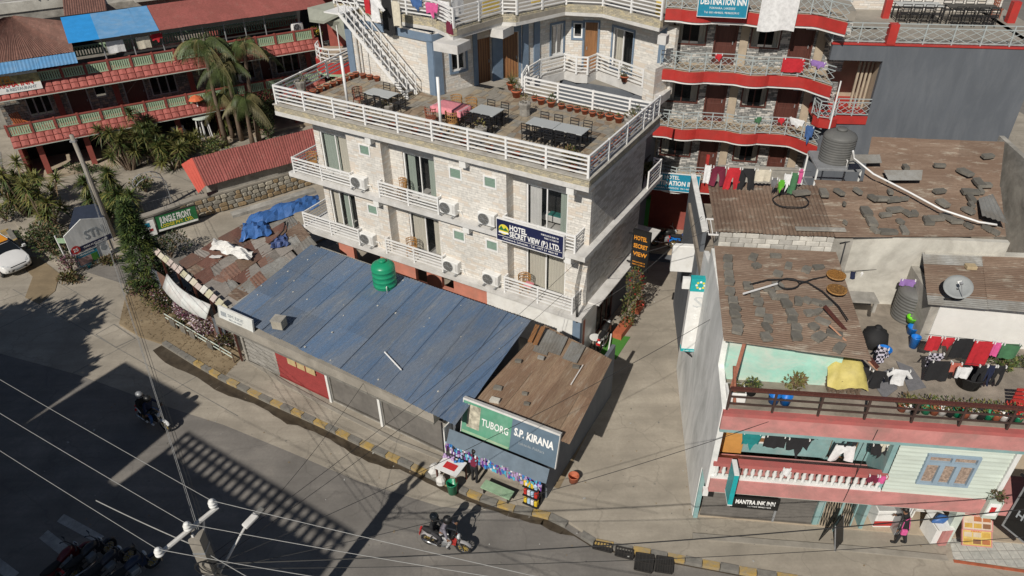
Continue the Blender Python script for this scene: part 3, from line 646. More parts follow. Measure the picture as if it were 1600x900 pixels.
for x, z, lab in ((-11.75, Z2b+.26, 'white air conditioner on the upper ledge, left one beside the first balcony'), (-6.7, Z2b+.26, 'white air conditioner on the upper ledge, right of the middle balcony'), (-4.7, Z2b+.26, 'white air conditioner on the upper ledge, just left of the navy sign'),
                  (-11.7, Z1b+.26, 'white air conditioner on the lower ledge beside the first balcony, above the green tank'), (-6.75, Z1b+.26, 'white air conditioner on the lower ledge, right of the middle balcony'), (-4.6, Z1b+.26, 'white air conditioner on the lower ledge beside the wicker chair balcony')):
 ac_unit(HOT, x, .22, z, lab)
# terrace furniture
def metal_table(F, x, y, z, l, wd, lab, group, rz=0, cloth=None, top=None):
 t = F.thing('table', lab, 'table', group, (x, y, z), rz)
 bev(MB().box(-l/2, l/2, -wd/2, wd/2, .73, .77).build('tabletop', top or mt['granite'], t), .01)
 for sx in (-1, 1):
  for sy in (-1, 1): MB().box(sx*(l/2-.06)-.02, sx*(l/2-.06)+.02, sy*(wd/2-.06)-.02, sy*(wd/2-.06)+.02, 0, .73).build('leg', mt['black_metal'], t)
 b = MB()
 for sx in (-1, 1): b.bar((sx*(l/2-.06), -wd/2+.08, .1), (sx*(l/2-.06), wd/2-.08, .1), .03, .03)
 for sy in (-1, 1): b.bar((-l/2+.08, sy*(wd/2-.06), .68), (l/2-.08, sy*(wd/2-.06), .68), .03, .04)
 b.build('frame', mt['black_metal'], t); return t
def chair_proto(name, m, seat_m, lab, rattan=False):
 t = thing(name, lab, 'chair')
 if rattan:
  MB().lathe([(.22, .38), (.25, .40), (.25, .44), (.2, .45)], 12).build('seat', seat_m, t, True)
  b = MB(); n = 9
  for r, zz in ((.27, .60), (.28, .74), (.27, .86)):
   b.tube([(r*cos(pi*k/n), r*sin(pi*k/n)*.9, zz+.04*sin(pi*k/n)) for k in range(n+1)], .02, 5)
  for k in range(0, n+1): b.tube([(.24*cos(pi*k/n), .24*sin(pi*k/n)*.9, .42), (.28*cos(pi*k/n), .28*sin(pi*k/n)*.9, .9)], .014, 4)
  b.build('backrest', m, t)
 else:
  MB().box(-.2, .2, -.2, .2, .43, .46).build('seat', seat_m, t)
  b = MB(); b.bar((-.19, .19, .46), (-.19, .23, .92), .025, .025); b.bar((.19, .19, .46), (.19, .23, .92), .025, .025)
  for zz in (.55, .67, .79, .91): b.bar((-.19, .2+(zz-.46)*.08, zz), (.19, .2+(zz-.46)*.08, zz), .02, .03)
  b.build('backrest', m, t)
 for sx in (-1, 1):
  for sy in (-1, 1): MB().bar((sx*.19, sy*.19, 0), (sx*.18, sy*.18, .43), .028, .028).build('leg', m, t)
 s = MB(); s.bar((-.185, -.185, .2), (-.185, .185, .2), .02, .02); s.bar((.185, -.185, .2), (.185, .185, .2), .02, .02); s.bar((-.185, 0, .2), (.185, 0, .2), .02, .02)
 s.build('stretcher', m, t); return t
_used = {}
def put(proto, F, x, y, z, rz, lab, group):
 o = proto if proto.name not in _used else dup(proto); _used[proto.name] = 1
 o.location = F.w(x, y, z); o.rotation_euler = (0, 0, F.rz+rz); o['label'] = lab; o['group'] = group; return o
mch = chair_proto('metal_chair', mt['black_metal'], mt['black_metal'], 'black metal chair')
cane = chair_proto('cane_chair', mt['redwood'], mt['redwood'], 'reddish cane chair', True)
ratt = chair_proto('rattan_chair', mt['rattan'], mt['rattan'], 'honey rattan chair', True)
ORD = ['first', 'second', 'third', 'fourth', 'fifth', 'sixth', 'seventh', 'eighth', 'ninth', 'tenth', 'eleventh', 'twelfth', 'thirteenth', 'fourteenth', 'fifteenth', 'sixteenth', 'seventeenth', 'eighteenth', 'nineteenth', 'twentieth']
GT, GC = 'grey topped tables on the roof terrace', 'black metal chairs on the roof terrace'
metal_table(HOT, -11.55, 2.2, TZ, 1.5, .78, 'grey topped metal table at the foot of the white stair', GT)
for x, y, r, l in ((-12.0, 1.72, pi, 'black metal chair on the near left side of the table under the stair'), (-11.2, 1.72, pi, 'black metal chair on the near right side of the table under the stair'), (-11.9, 2.85, 0, 'black metal chair standing tallest behind the table under the stair'), (-11.3, 3.0, .1, 'black metal chair behind the table under the stair, nearest the lowest step'), (-10.6, 2.3, -pi/2, 'black metal chair at the right end of the table under the stair')):
 put(mch, HOT, x, y, TZ, r, l, GC)
put(cane, HOT, -12.65, 1.9, TZ, pi/2, 'reddish cane chair at the left end of the table under the stair', 'cane chairs on the roof terrace')
tp = metal_table(HOT, -7.85, 2.4, TZ, 1.5, .9, 'table covered with a pink cloth in the middle of the roof terrace', 'tables on the roof terrace')
c = thing('tablecloth', 'pink cloth draped over the middle terrace table', 'tablecloth', HOT.w(-7.85, 2.4, TZ+.775), HOT.rz)
cl = MB(); n = 12; m_ = 8
for i in range(n+1):
 for j in range(m_+1):
  u, v_ = -1+2*i/n, -1+2*j/m_; x, y = u*.95, v_*.62
  ex = max(0, abs(x)-.77); ey = max(0, abs(y)-.47); z = .012-(ex+ey)*1.6
  cl.v.append((max(-.79, min(.79, x))+(.03*sin(j*2.2) if ex else 0), max(-.49, min(.49, y))+(.03*sin(i*1.9) if ey else 0), max(-.4, z)))
for i in range(n):
 for j in range(m_): k = i*(m_+1)+j; cl.f.append((k, k+m_+1, k+m_+2, k+1)); cl.m.append(1 if i == 9 else 0)
cl.build('cloth', [mt['pinkcloth'], M('maroon stripe', (.2, .05, .06), .9, .1, 5, 0)], c, True)
put(cane, HOT, -8.3, 1.55, TZ, pi, 'reddish cane chair in front of the pink table, nearest the white pole', 'cane chairs on the roof terrace')
put(ratt, HOT, -7.25, 1.6, TZ, pi, 'honey coloured rattan chair in front of the pink table', 'rattan chairs on the roof terrace')
put(ratt, HOT, -8.1, 3.2, TZ, 0, 'honey coloured rattan chair behind the pink table, left one', 'rattan chairs on the roof terrace')
put(ratt, HOT, -7.3, 3.2, TZ, 0, 'honey coloured rattan chair behind the pink table, right one', 'rattan chairs on the roof terrace')
metal_table(HOT, -6.18, 2.7, TZ, 1.2, 1.0, 'grey topped metal table right of the pink table', GT)
for k, (x, y, r) in enumerate(((-6.6, 2.1, pi), (-6.15, 2.1, pi), (-5.7, 2.1, pi), (-6.45, 3.3, 0), (-5.75, 3.3, 0))):
 put(mch, HOT, x, y, TZ, r, 'black metal chair %s the square grey table, %s from the left' % ('in front of' if k < 3 else 'behind', ORD[k if k < 3 else k-3]), GC)
metal_table(HOT, -3.38, 2.62, TZ, 1.28, .8, 'left one of two grey tables pushed together near the flower pots', GT)
metal_table(HOT, -2.08, 2.62, TZ, 1.28, .8, 'right one of two grey tables pushed together near the flower pots', GT)
for k in range(5): put(mch, HOT, -3.8+k*.52, 2.1, TZ, pi, 'black metal chair in front of the long double table, %s from the left' % ORD[k], GC)
for k, x in enumerate((-3.7, -3.05, -2.3, -1.7)): put(mch, HOT, x, 3.15, TZ, 0, 'black metal chair behind the long double table, %s from the left' % ORD[k], GC)
# plants
def leaves(mb, c, r, n, size, rg, mi=lambda: 0, flat=1., thin=.45, shell=.35):
 """many small leaf faces through the volume of a clump"""
 for _ in range(n):
  while True:
   p = Vector((rg.uniform(-1, 1), rg.uniform(-1, 1), rg.uniform(-1, 1)))
   if shell < p.length <= 1: break
  d = p.normalized(); p = Vector((p.x*r[0], p.y*r[1], p.z*r[2]*flat))+Vector(c)
  d = (d+Vector((rg.uniform(-.7, .7), rg.uniform(-.7, .7), rg.uniform(-.3, .8)))).normalized()
  sd = d.cross(Vector((rg.uniform(-1, 1), rg.uniform(-1, 1), rg.uniform(-1, 1)))).normalized()
  L_ = size*rg.uniform(.6, 1.35); W_ = L_*thin
  mb.add([p, p+d*L_*.5+sd*W_*.5, p+d*L_, p+d*L_*.5-sd*W_*.5], [(0, 1, 2, 3)], mi())
def blade(mb, p, d, L_, W_, droop, mi=0, n=3):
 p = Vector(p); d = Vector(d).normalized(); sd = d.cross(Vector((0, 0, 1)))
 sd = sd.normalized() if sd.length > .01 else Vector((1, 0, 0)); vs = []
 for i in range(n+1):
  t = i/n; wd_ = W_*(1-t*t*.95)*(.6+.4*min(1, t*4)); q = p+d*L_*t+Vector((0, 0, -droop*L_*t*t)); vs += [q-sd*wd_/2, q+sd*wd_/2]
 mb.add(vs, [(2*i, 2*i+1, 2*i+3, 2*i+2) for i in range(n)], mi)
def rosette(mb, c, n, L_, W_, rg, mi=lambda: 0, up=.2):
 for _ in range(n):
  a = rg.uniform(0, 2*pi); e = rg.uniform(-.35, 1.2)+up
  blade(mb, c, (cos(a)*cos(e), sin(a)*cos(e), sin(e)), L_*rg.uniform(.7, 1.15), W_, rg.uniform(.15, .55), mi())
def spiky(label, loc, heads, lab_group, mats, Lf=.6, Wf=.055, n=55, cat='plant', name='dracaena', seed=1):
 rg = random.Random(seed); t = thing(name, label, cat, loc, 0, lab_group); st = MB(); cr = MB()
 for (x, y, z) in heads:
  st.tube([(x*.25, y*.25, 0), (x*.6, y*.6, z*.55), (x, y, z)], [.07, .05, .035], 6)
  rosette(cr, (x, y, z), n, Lf, Wf, rg, lambda: rg.choice((0, 0, 0, 1)))
  rosette(cr, (x*.95, y*.95, z-.28), n//2, Lf, Wf, rg, lambda: rg.choice((1, 1, 2)), -.3)
 st.build('stem', mt['bark'], t); cr.build('crown', mats, t); return t
def bush(label, loc, r, n, size, mats, wts, seed=1, cat='shrub', name='shrub', group=None, stem=True, clumps=7):
 rg = random.Random(seed); t = thing(name, label, cat, loc, 0, group); cr = MB(); pool = [i for i, w_ in enumerate(wts) for _ in range(w_)]
 for k in range(clumps):
  a = rg.uniform(0, 2*pi); q = rg.uniform(.15, .75); z = rg.uniform(.35, 1.)*r[2]*1.3
  leaves(cr, (cos(a)*q*r[0], sin(a)*q*r[1], z), (r[0]*.5, r[1]*.5, r[2]*.42), n//clumps, size, rg, lambda: rg.choice(pool))
 cr.build('crown', mats, t)
 if stem:
  s = MB()
  for k in range(5): a = k*1.3; s.tube([(0, 0, 0), (cos(a)*r[0]*.25, sin(a)*r[1]*.25, r[2]*.6), (cos(a)*r[0]*.5, sin(a)*r[1]*.5, r[2]*1.1)], [.05, .03, .012], 5)
  s.build('stem', mt['bark'], t)
 return t
def pot(label, loc, r=.17, h=.26, plant=None, seed=1, group='terracotta pots along the terrace railing', m=None, rz=0):
 t = thing('flower_pot', label, 'flower pot', loc, rz, group)
 MB().lathe([(r*.68, 0), (r*.95, h*.78), (r*1.1, h*.8), (r*1.1, h), (r*.95, h), (r*.9, h*.85)], 14).build('pot', m or mt['terracotta'], t, True)
 MB().lathe([(r*.93, h*.84), (r*.93, h*.9)], 12).build('soil', mt['soil'], t)
 if plant:
  rg = random.Random(seed); b = MB()
  if plant[0] == 'b': leaves(b, (0, 0, h+plant[1]*.5), (plant[1]*.45, plant[1]*.45, plant[1]*.6), plant[2], .1, rg, lambda: rg.choice((0, 0, 1, 2)), shell=0)
  else: rosette(b, (0, 0, h), plant[2], plant[1], .03, rg, lambda: rg.choice((0, 0, 1, 2)))
  b.build('plant', [mt['leaf'], mt['leaf_y'], mt['leaf_b']], t)
 return t
PG = 'terracotta pots along the terrace railing'
for k, (px, py, pl) in enumerate(((845.5, 163, None), (861, 167, ('b', .3, 60)), (877, 170.5, ('b', .12, 14)), (890, 173.5, None), (901.5, 175.5, ('b', .1, 10)), (913.5, 178.5, ('b', .1, 10)), (925.5, 182, None), (938, 184.5, ('r', .45, 16)), (952, 188, ('b', .14, 16)), (966.5, 191.5, ('b', .1, 8)))):
 p = G(px, py, TZ); pot('terracotta pot in the row before the inner terrace railing, %s from the left' % ORD[k], p, .19 if k in (0, 1, 8, 9) else .155, .29 if k in (0, 1, 8, 9) else .24, pl, k)
pot('large terracotta pot with yellow leaves at the corner of the inner railing', G(807, 152, TZ), .24, .36, ('b', .4, 110), 31)
pot('terracotta pot with a tall palm like plant by the brown door', G(799, 140, TZ), .22, .34, ('r', .75, 60), 32)
pot('small terracotta pot half hidden at the left end of the pot row', G(835, 158, TZ), .14, .2, ('b', .15, 20), 33)
for k in range(9):
 p = HOT.w(-15.75+.02*k, 1.2+.45*k, TZ); pot('terracotta pot along the left terrace railing, %s from the front corner' % ORD[k], p, .15, .24, ('b', .12, 12) if k % 2 else None, 50+k, 'terracotta pots along the left terrace railing')
for k in range(4):
 p = HOT.w(-15.6+.45*k, 5.1, TZ); pot('terracotta pot by the drain pipes at the penthouse wall, %s from the left' % ORD[k], p, .15, .24, None, 60+k, 'terracotta pots at the penthouse foot')
for k in range(10):
 p = HOT.w(-12.2+1.25*k, .52, TZ); pot('terracotta pot just inside the front terrace railing, %s from the left' % ORD[k], p, .16, .25, ('b', .12, 12) if k in (2, 5, 6, 9) else None, 80+k, 'terracotta pots inside the front railing')
for k in range(6):
 p = HOT.w(-.55, 1.5+.75*k, TZ); pot('terracotta pot inside the right hand terrace railing, %s from the front corner' % ORD[k], p, .17, .27, ('b', .2, 20) if k in (1, 3, 4) else None, 95+k, 'terracotta pots inside the right railing')
bush('dry brownish shrub in the front right corner of the roof terrace', HOT.w(-1.25, 1.1, TZ), (.45, .45, .45), 420, .13, [mt['leaf_b'], mt['leaf'], mt['leaf_y']], (4, 2, 1), 5)
pot('pot of pale flowers standing on the wing balcony before the window', HOT.w(-3.3, 11.0, TZ), .2, .3, ('b', .5, 120), 41)
pot('tall climbing plant in a pot where the inner railing meets the right one', HOT.w(-.75, 6.2, TZ), .18, .28, ('b', .55, 110), 42)
mt['stone_lantern'] = M('rough garden stone', (.26, .245, .22), .95, .3, 6, .6)
for px, py, lab, hh in ((820, 180, 'squat rough stone planter with dry twigs left of the flower pots', .62), (1000-16, 203, 'squat rough stone planter at the right end of the flower pots', .55), (472, 148, 'squat rough stone planter near the front left terrace corner', .7), (752, 214, 'rough stone planter before the square grey table', .45), (607, 176, 'rough stone planter in front of the table under the stair', .4)):
 t = thing('stone_planter', lab, 'planter', G(px, py, TZ), .3, 'stone planters on the roof terrace')
 bev(MB().lathe([(.26, 0), (.24, hh*.5), (.3, hh*.9), (.27, hh), (.2, hh), (.18, hh*.9)], 8).build('basin', mt['stone_lantern'], t), .02)
 b = MB(); rg = random.Random(px); leaves(b, (0, 0, hh+.12), (.22, .22, .2), 70, .1, rg, lambda: rg.choice((0, 1)), shell=0); b.build('plant', [mt['leaf_b'], mt['leaf_y']], t)
def balcony_chair(F, x, y, z, rz, lab): put(ratt, F, x, y, z, rz, lab, 'rattan chairs on the hotel balconies')
balcony_chair(HOT, -3.1, .55, Z1b+.22, .4, 'honey coloured wicker chair with a cushion on the lower right balcony')
balcony_chair(HOT, -9.55, .6, Z2b+.22, -.5, 'honey coloured wicker chair on the upper middle balcony by the glass door')
balcony_chair(HOT, -15.2, .75, Z2b+.22, .2, 'honey coloured wicker chair on the upper left balcony')
balcony_chair(HOT, -9.3, .55, Z1b+.22, .2, 'honey coloured wicker chair on the lower middle balcony')
t = HOT.thing('cushion', 'pink and cream cushion on the lower right balcony chair', 'cushion', None, (-2.85, .5, Z1b+.66)); bev(MB().box(-.2, .2, -.18, .18, 0, .14).build('cushion', mt['pinkcloth'], t), .06, 3)
t = HOT.thing('bed', 'bed with a white pillow and teal blanket seen through the open upper right glass door', 'bed', None, (-1.95, 2.6, Z2b+.22), 0)
bev(MB().box(-.9, .9, -1, 1, .2, .5).build('mattress', mt['white_paint'], t), .05, 2); bev(MB().box(-.6, .92, -1.02, 1.0, .501, .56).build('blanket', M('teal blanket', (.03, .19, .17), .9, .15, 5, .1), t), .02); bev(MB().box(-.88, -.5, -.6, .5, .5, .66).build('pillow', mt['white_paint'], t), .06, 3)
# lettering and signs
def text(s, h, m, parent, loc, rot=None, name='lettering', width=None, align='LEFT', T=None, bold=0., ext=.004):
 cu = bpy.data.curves.new('txt', 'FONT'); cu.body = s; cu.size = 1; cu.align_x = align; cu.extrude = ext/h if h else 0; cu.offset = bold; cu.resolution_u = 2
 o = bpy.data.objects.new('txt', cu); COL.objects.link(o); bpy.context.view_layer.update()
 me = bpy.data.meshes.new_from_object(o.evaluated_get(bpy.context.evaluated_depsgraph_get())); bpy.data.objects.remove(o); bpy.data.curves.remove(cu)
 xs = [v.co.x for v in me.vertices]; ys = [v.co.y for v in me.vertices]
 if not xs: return
 cap = .72; sy = h/cap; sx = sy if width is None else width/max(1e-6, max(xs)-min(xs))
 x0 = min(xs) if align == 'LEFT' else 0
 me.transform(Matrix.Diagonal((sx, sy, h, 1)) @ Matrix.Translation((-x0, 0, 0)))
 base = Matrix.Rotation(R_(90), 4, 'X')
 me.transform(Matrix.Translation(loc) @ (rot or Matrix.Identity(4)) @ base)
 if T is not None: me.transform(T)
 me.materials.append(m); me.name = name; q = bpy.data.objects.new(name, me); COL.objects.link(q); q.parent = parent; KIDS.setdefault(parent.name, []).append(q); return q
def board(t, x0, x1, z0, z1, m, frame=None, th=.06, y=0, name='panel', T=None, fr=.04):
 o = MB(T).box(x0, x1, y, y+th, z0, z1).build(name, m, t)
 if frame:
  f = MB(T); f.box(x0-fr, x0, y-.02, y+th+.001, z0-fr, z1+fr); f.box(x1, x1+fr, y-.02, y+th+.001, z0-fr, z1+fr); f.box(x0, x1, y-.02, y+th+.001, z1, z1+fr); f.box(x0, x1, y-.02, y+th+.001, z0-fr, z0); f.build('frame', frame, t)
 return o
mt['navy'] = P('navy sign face', (.010, .014, .06), .4); mt['white_ink'] = P('white sign print', (.8, .8, .78), .5); mt['orange_ink'] = P('orange letters', (.75, .30, .03), .5); mt['black_face'] = P('black sign face', (.012, .012, .012), .45)
mt['inn_blue'] = P('cyan blue sign face', (.015, .22, .34), .45); mt['teal_face'] = P('turquoise sign face', (.015, .36, .38), .5); mt['yellow_ink'] = P('yellow print', (.70, .60, .06), .5); mt['green_face'] = P('green sign face', (.02, .15, .05), .5); mt['grey_ink'] = P('grey print', (.33, .36, .38), .5); mt['red_ink'] = P('red print', (.5, .03, .03), .5)
def sign_thing(F, lab, at, rz=0, name='sign_board'): return F.thing(name, lab, 'sign', None, at, rz)
t = sign_thing(HOT, 'long navy hotel name board hung on the upper right balcony railing', (-4.06, -.08, Z2b-.03)); W_, H_ = 3.12, 1.0
board(t, 0, W_, 0, H_, mt['navy'], mt['white_metal'], .1, 0, fr=.025)
text('HOTEL', .25, mt['white_ink'], t, (.62, -.006, .60), width=.82, bold=.03); text('SECRET VIEW (P.) LTD.', .25, mt['white_ink'], t, (.62, -.006, .30), width=2.36, bold=.03)
text('Pokhara-6, Lakeside - Tel: +977 61 466143', .09, mt['white_ink'], t, (.28, -.006, .08), width=2.6); text('9856033810', .075, mt['white_ink'], t, (2.1, -.006, .80), width=.8); text('9801133810', .075, mt['white_ink'], t, (2.25, -.006, .66), width=.65)
em = MB(Matrix.Translation((.33, -.004, .55)) @ Matrix.Rotation(R_(90), 4, 'X')); em.lathe([(.24, 0), (.24, .004)], 24); em.build('emblem', mt['yellow_ink'], t)
MB().vprism([(.08, .50), (.22, .72), (.33, .56), (.42, .66), (.58, .5)], -.012, -.008).build('emblem_hills', mt['green_face'], t); MB().box(.09, .57, -.012, -.008, .36, .44).build('emblem_band', mt['white_ink'], t)
MB().box(.05, W_-.05, -.01, -.004, .23, .245).build('rule', mt['white_ink'], t)
p = HOT.u(1001, 348, .3)
t = sign_thing(HOT, 'tall black hanging sign with orange hotel name at the alley corner', (.18, 4.75, Z1b+.15)); W_, H_ = .85, 2.1
board(t, 0, W_, 0, H_, mt['black_face'], None, .14)
for k, s in enumerate(('HOTEL', 'SECRET', 'VIEW')): text(s, .22, mt['orange_ink'], t, (.09, -.006, 1.62-.42*k), width=.68 if k else .62, bold=.02)
text('9856033810', .07, mt['orange_ink'], t, (.1, -.006, .42), width=.62); text('9801133810', .07, mt['orange_ink'], t, (.1, -.006, .28), width=.62)
MB().box(-.2, .0, .04, .1, 1.8, 1.86).box(-.2, .0, .04, .1, .3, .36).build('bracket', mt['black_metal'], t)
# laundry
def cloth_item(name, lab, cat, P0, P1, drop, m, group=None, kind='towel', seed=0, m2=None):
 """washing over a line between two world points"""
 P0, P1 = Vector(P0), Vector(P1); d = P1-P0; L_ = d.length; rz = math.atan2(d.y, d.x); t = thing(name, lab, cat, P0, rz, group)
 rg = random.Random(seed); tz = d.z; W_ = math.hypot(d.x, d.y); ol = []
 if kind == 'towel': ol = [(0, 0), (1, 0), (1.02, -drop), (-.02, -drop*.96)]
 elif kind == 'trousers': ol = [(.05, 0), (.95, 0), (1.08, -drop), (.68, -drop), (.52, -drop*.38), (.46, -drop*.38), (.32, -drop), (-.08, -drop)]
 elif kind == 'shirt': ol = [(.2, 0), (.8, 0), (1.12, -drop*.42), (.95, -drop*.52), (.8, -drop*.3), (.82, -drop), (.18, -drop), (.2, -drop*.3), (.05, -drop*.52), (-.12, -drop*.42)]
 elif kind == 'rag': ol = [(0, 0), (1, 0), (.9, -drop*.6), (.75, -drop*.5), (.55, -drop), (.4, -drop*.6), (.1, -drop*.7)]
 n = len(ol); vs = []; wob = [rg.uniform(-.06, .06)*(1 if o[1] < 0 else .15) for o in ol]
 for o, w_ in zip(ol, wob): vs.append((o[0]*W_, -.012+w_, o[1]+tz*o[0]))
 for o, w_ in zip(ol, wob): vs.append((o[0]*W_, .012+w_, o[1]+tz*o[0]))
 mb = MB(); mb.add(vs, [tuple(range(n-1, -1, -1)), tuple(range(n, 2*n))]+[(i, (i+1) % n, n+(i+1) % n, n+i) for i in range(n)])
 o = mb.build('fabric', m, t)
 if kind != 'towel':
  bm = bmesh.new(); bm.from_mesh(o.data); bmesh.ops.triangulate(bm, faces=bm.faces[:]); bmesh.ops.subdivide_edges(bm, edges=bm.edges[:], cuts=2, use_grid_fill=True)
  for v in bm.verts: k = min(1, max(0, -(v.co.z-tz*v.co.x/max(.01, W_))/max(.1, drop))); v.co.y += k*(.035*sin(v.co.x*23+seed)+.025*sin(v.co.x*41+v.co.z*6)); v.co.x += k*.02*sin(v.co.z*13+seed)
  bm.to_mesh(o.data); bm.free(); o.data.polygons.foreach_set('use_smooth', [True]*len(o.data.polygons)); smooth_angle(o, 50)
 if kind == 'towel':
  o.data.clear_geometry(); k = 10; h = 4; mb = MB()
  for sgn in (-1, 1):
   b0 = len(mb.v)
   for j in range(h+1):
    for i in range(k+1):
     u = i/k; v_ = j/h; mb.v.append((u*W_, sgn*.012+.035*v_*sin(u*9+seed)+.02*v_*sin(u*21), -drop*v_*(1+.03*sin(u*7+seed))+tz*u))
   for j in range(h):
    for i in range(k):
     a = b0+j*(k+1)+i; f = (a, a+1, a+k+2, a+k+1); mb.f.append(f if sgn > 0 else f[::-1])
  o.data.from_pydata(mb.v, [], mb.f); o.data.polygons.foreach_set('use_smooth', [True]*len(o.data.polygons)); o.data.update()
 for u in (.1, .9): MB().box(u*W_-.015, u*W_+.015, -.03, .03, tz*u-.05, tz*u+.03).build('peg', mt['white_paint'], t)
 return t
def F_(name, c): return M(name, c, .92, .18, 6, .2, fine=14)
CL = {k: F_(k+' cloth', c) for k, c in dict(white=(.72, .72, .72), cream=(.62, .57, .46), red=(.48, .02, .03), maroon=(.16, .015, .04), black=(.016, .016, .018), navy=(.012, .018, .05), green=(.06, .17, .08), pink=(.62, .10, .28), teal=(.01, .20, .20), grey=(.16, .16, .17), blue=(.05, .12, .3), purple=(.28, .16, .42), lime=(.12, .45, .03), coral=(.5, .14, .10)).items()}
bush('yellow green potted bush on the small back balcony at the hotel corner', HOT.w(-.55, 8.0, Z2b+.22), (.4, .4, .55), 350, .14, [mt['leaf_y'], mt['leaf']], (2, 1), 77)
# the inn with red balconies
inn = DES.thing('inn', 'grey stone inn with wavy bright red balcony fascias and dark red doors', 'inn')
FL = [(4.05, 4.6), (6.95, 7.5), (9.8, 10.35), (12.55, 13.1)]
def wave(x): return -.26*max(0, sin((x+.5)*2*pi/2.9-1.0))**.8-(.9*max(0, (x-5.9))**1.3 if x > 5.9 else 0)
def lattice(name, pts, h, parent, m, step=.9, dbl=True, kids=True):
 pts = [Vector(p) for p in pts]; r = MB()
 for zz in (.08, h*.8, h):
  for a, b in zip(pts, pts[1:]): r.bar(a+Vector((0, 0, zz)), b+Vector((0, 0, zz)), .035, .035)
 o = r.build(name, m, parent); src = None; x = MB()
 for a, b in zip(pts, pts[1:]):
  n = max(1, round((b-a).length/step))
  for k in range(n):
   p, q = a.lerp(b, k/n), a.lerp(b, (k+1)/n); mid = p.lerp(q, .5); z0, z1 = Vector((0, 0, .1)), Vector((0, 0, h*.8)); zm = Vector((0, 0, h*.45))
   x.bar(p+zm, mid+z0, .022, .022); x.bar(mid+z0, q+zm, .022, .022); x.bar(p+zm, mid+z1, .022, .022); x.bar(mid+z1, q+zm, .022, .022)
   if dbl: x.bar(p+z0, q+z1, .018, .018); x.bar(p+z1, q+z0, .018, .018)
   if src is None: src = MB().box(-.025, .025, -.025, .025, 0, h+.02).build('post', m, o, loc=p)
   else: share('post', src, o, p)
 x.build('lattice', m, o); return o
mt['lattice'] = M('pale grey green railing paint', (.36, .40, .40), .5, .1, 5, .05)
YW = 1.25
xs = [-.7+7.6*i/44 for i in range(45)]
for k, (z0, z1) in enumerate(FL):
 f = MB(); tr = MB(); pol = [(x, wave(x)) for x in xs]
 if k == 0: pol = [p for p in pol if p[0] < 2.2 or True]
 f.prism(pol+[(6.9, YW+.1), (-.7, YW+.1)], z0+.08, z1, 0); f.build('balcony_slab', mt['red'], inn)
 tr.prism([(x, y+.05) for x, y in pol]+[(6.9, YW+.05), (-.7, YW+.05)], z0-.02, z0+.078); tr.build('white_trim', mt['white_paint'], inn)
 c = MB().prism([(x, y+.12) for x, y in pol]+[(6.9, YW), (-.7, YW)], z1+.001, z1+.02); c.build('balcony_floor', mt['beige'], inn)
 lattice('railing', [(x, wave(x)+.08, z1+.02) for x in xs[::4]], .85, inn, mt['lattice'], .75)
def dx(px, py): return DES.v(px, py, YW).x
rows = [(4.6, 6.95, [('w', 1028, 1077, 255), ('d', 1088, 1117, 262), ('w', 1141, 1181, 262), ('d', 1196, 1224, 265)]),
  (7.5, 9.8, [('w', 1037, 1090, 160), ('d', 1099, 1132, 170), ('w', 1155, 1196, 168), ('d', 1209, 1246, 175)]),
  (10.35, 12.55, [('w', 1050, 1103, 68), ('d', 1113, 1149, 80), ('w', 1170, 1218, 72), ('d', 1231, 1268, 80)])]
for zb, zt, its in rows:
 ho = []
 for kd, a, b, yy in its:
  xa, xb = dx(a, yy), dx(b, yy); ho.append((kd, xa, xb, zb+(.85 if kd == 'w' else 0), zb+(2.12 if kd == 'w' else 2.15)))
 mb = MB(); wall(-.7, 7.6, zb, zt, YW, YW+.25, [h[1:] for h in ho], mb); mb.build('wall', mt['inn_stone'], inn)
 pl = MB()
 for kd, xa, xb, z0, z1 in ho:
  if kd == 'd':
   MB().box(xb+.12, xb+.50, YW-.1, YW-.002, zb, zt).build('pilaster', mt['beige'], inn)
   fr = MB(); fr.box(xa, xa+.07, YW-.03, YW+.2, z0, z1); fr.box(xb-.07, xb, YW-.03, YW+.2, z0, z1); fr.box(xa+.07, xb-.07, YW-.03, YW+.2, z1-.07, z1)
   do = MB().box(xa+.07, xb-.07, YW+.12, YW+.17, z0+.01, z1-.08).build('door', mt['darkwood'], inn); fr.build('frame', mt['darkwood'], do)
   for q in ((.18, .9), (1.05, 1.9)): bev(MB().box(xa+.17, xb-.17, YW+.105, YW+.119, z0+q[0], z0+q[1]).build('door_panel', mt['darkwood'], do), .01)
   MB().box(xb-.2, xb-.16, YW+.06, YW+.119, z0+.95, z0+1.1).build('handle', mt['grey_metal'], do)
  else: window(inn, xa, xb, z0, z1, YW-.02, mt['darkwood'], 2, .07, 'window', [(xa+.08, xa+(xb-xa)*.28, mt['curtain']), (xb-(xb-xa)*.24, xb-.08, mt['curtain'])])
 pl.box(-.7, -.45, YW-.06, YW-.002, zb, zt); pl.build('pilaster', mt['beige'], inn)
 MB().box(-.7, 7.4, YW-.05, YW-.001, zt-.2, zt).build('lintel', mt['lodge_stone'], inn)
 [MB().box(-.2+1.9*j, .3+1.9*j, .15, .5, zt-.1, zt-.03).build('soffit_lamp', mt['white_paint'], inn) for j in range(4)]
gm = MB(); wall(-.7, 7.6, -.2, 4.05, 2.8, 3.0, [], gm); gm.box(-.7, -.5, .8, 2.8, 0, 4.05); gm.box(3.0, 7.6, .3, .5, 0, 4.05); gm.build('wall', mt['lodge_red'], inn)
MB().box(-.7, 3.0, .1, 2.8, -.1, .25).build('porch_floor', mt['beige'], inn); MB().box(-.9, 3.0, -.5, .1, -.1, .12).build('step', mt['greywall'], inn)
MB().box(-.75, -.45, .1, .6, 0.25, 3.4).build('green_pillar', M('bright green paint', (.02, .17, .02), .6, .1, 3, .1), inn)
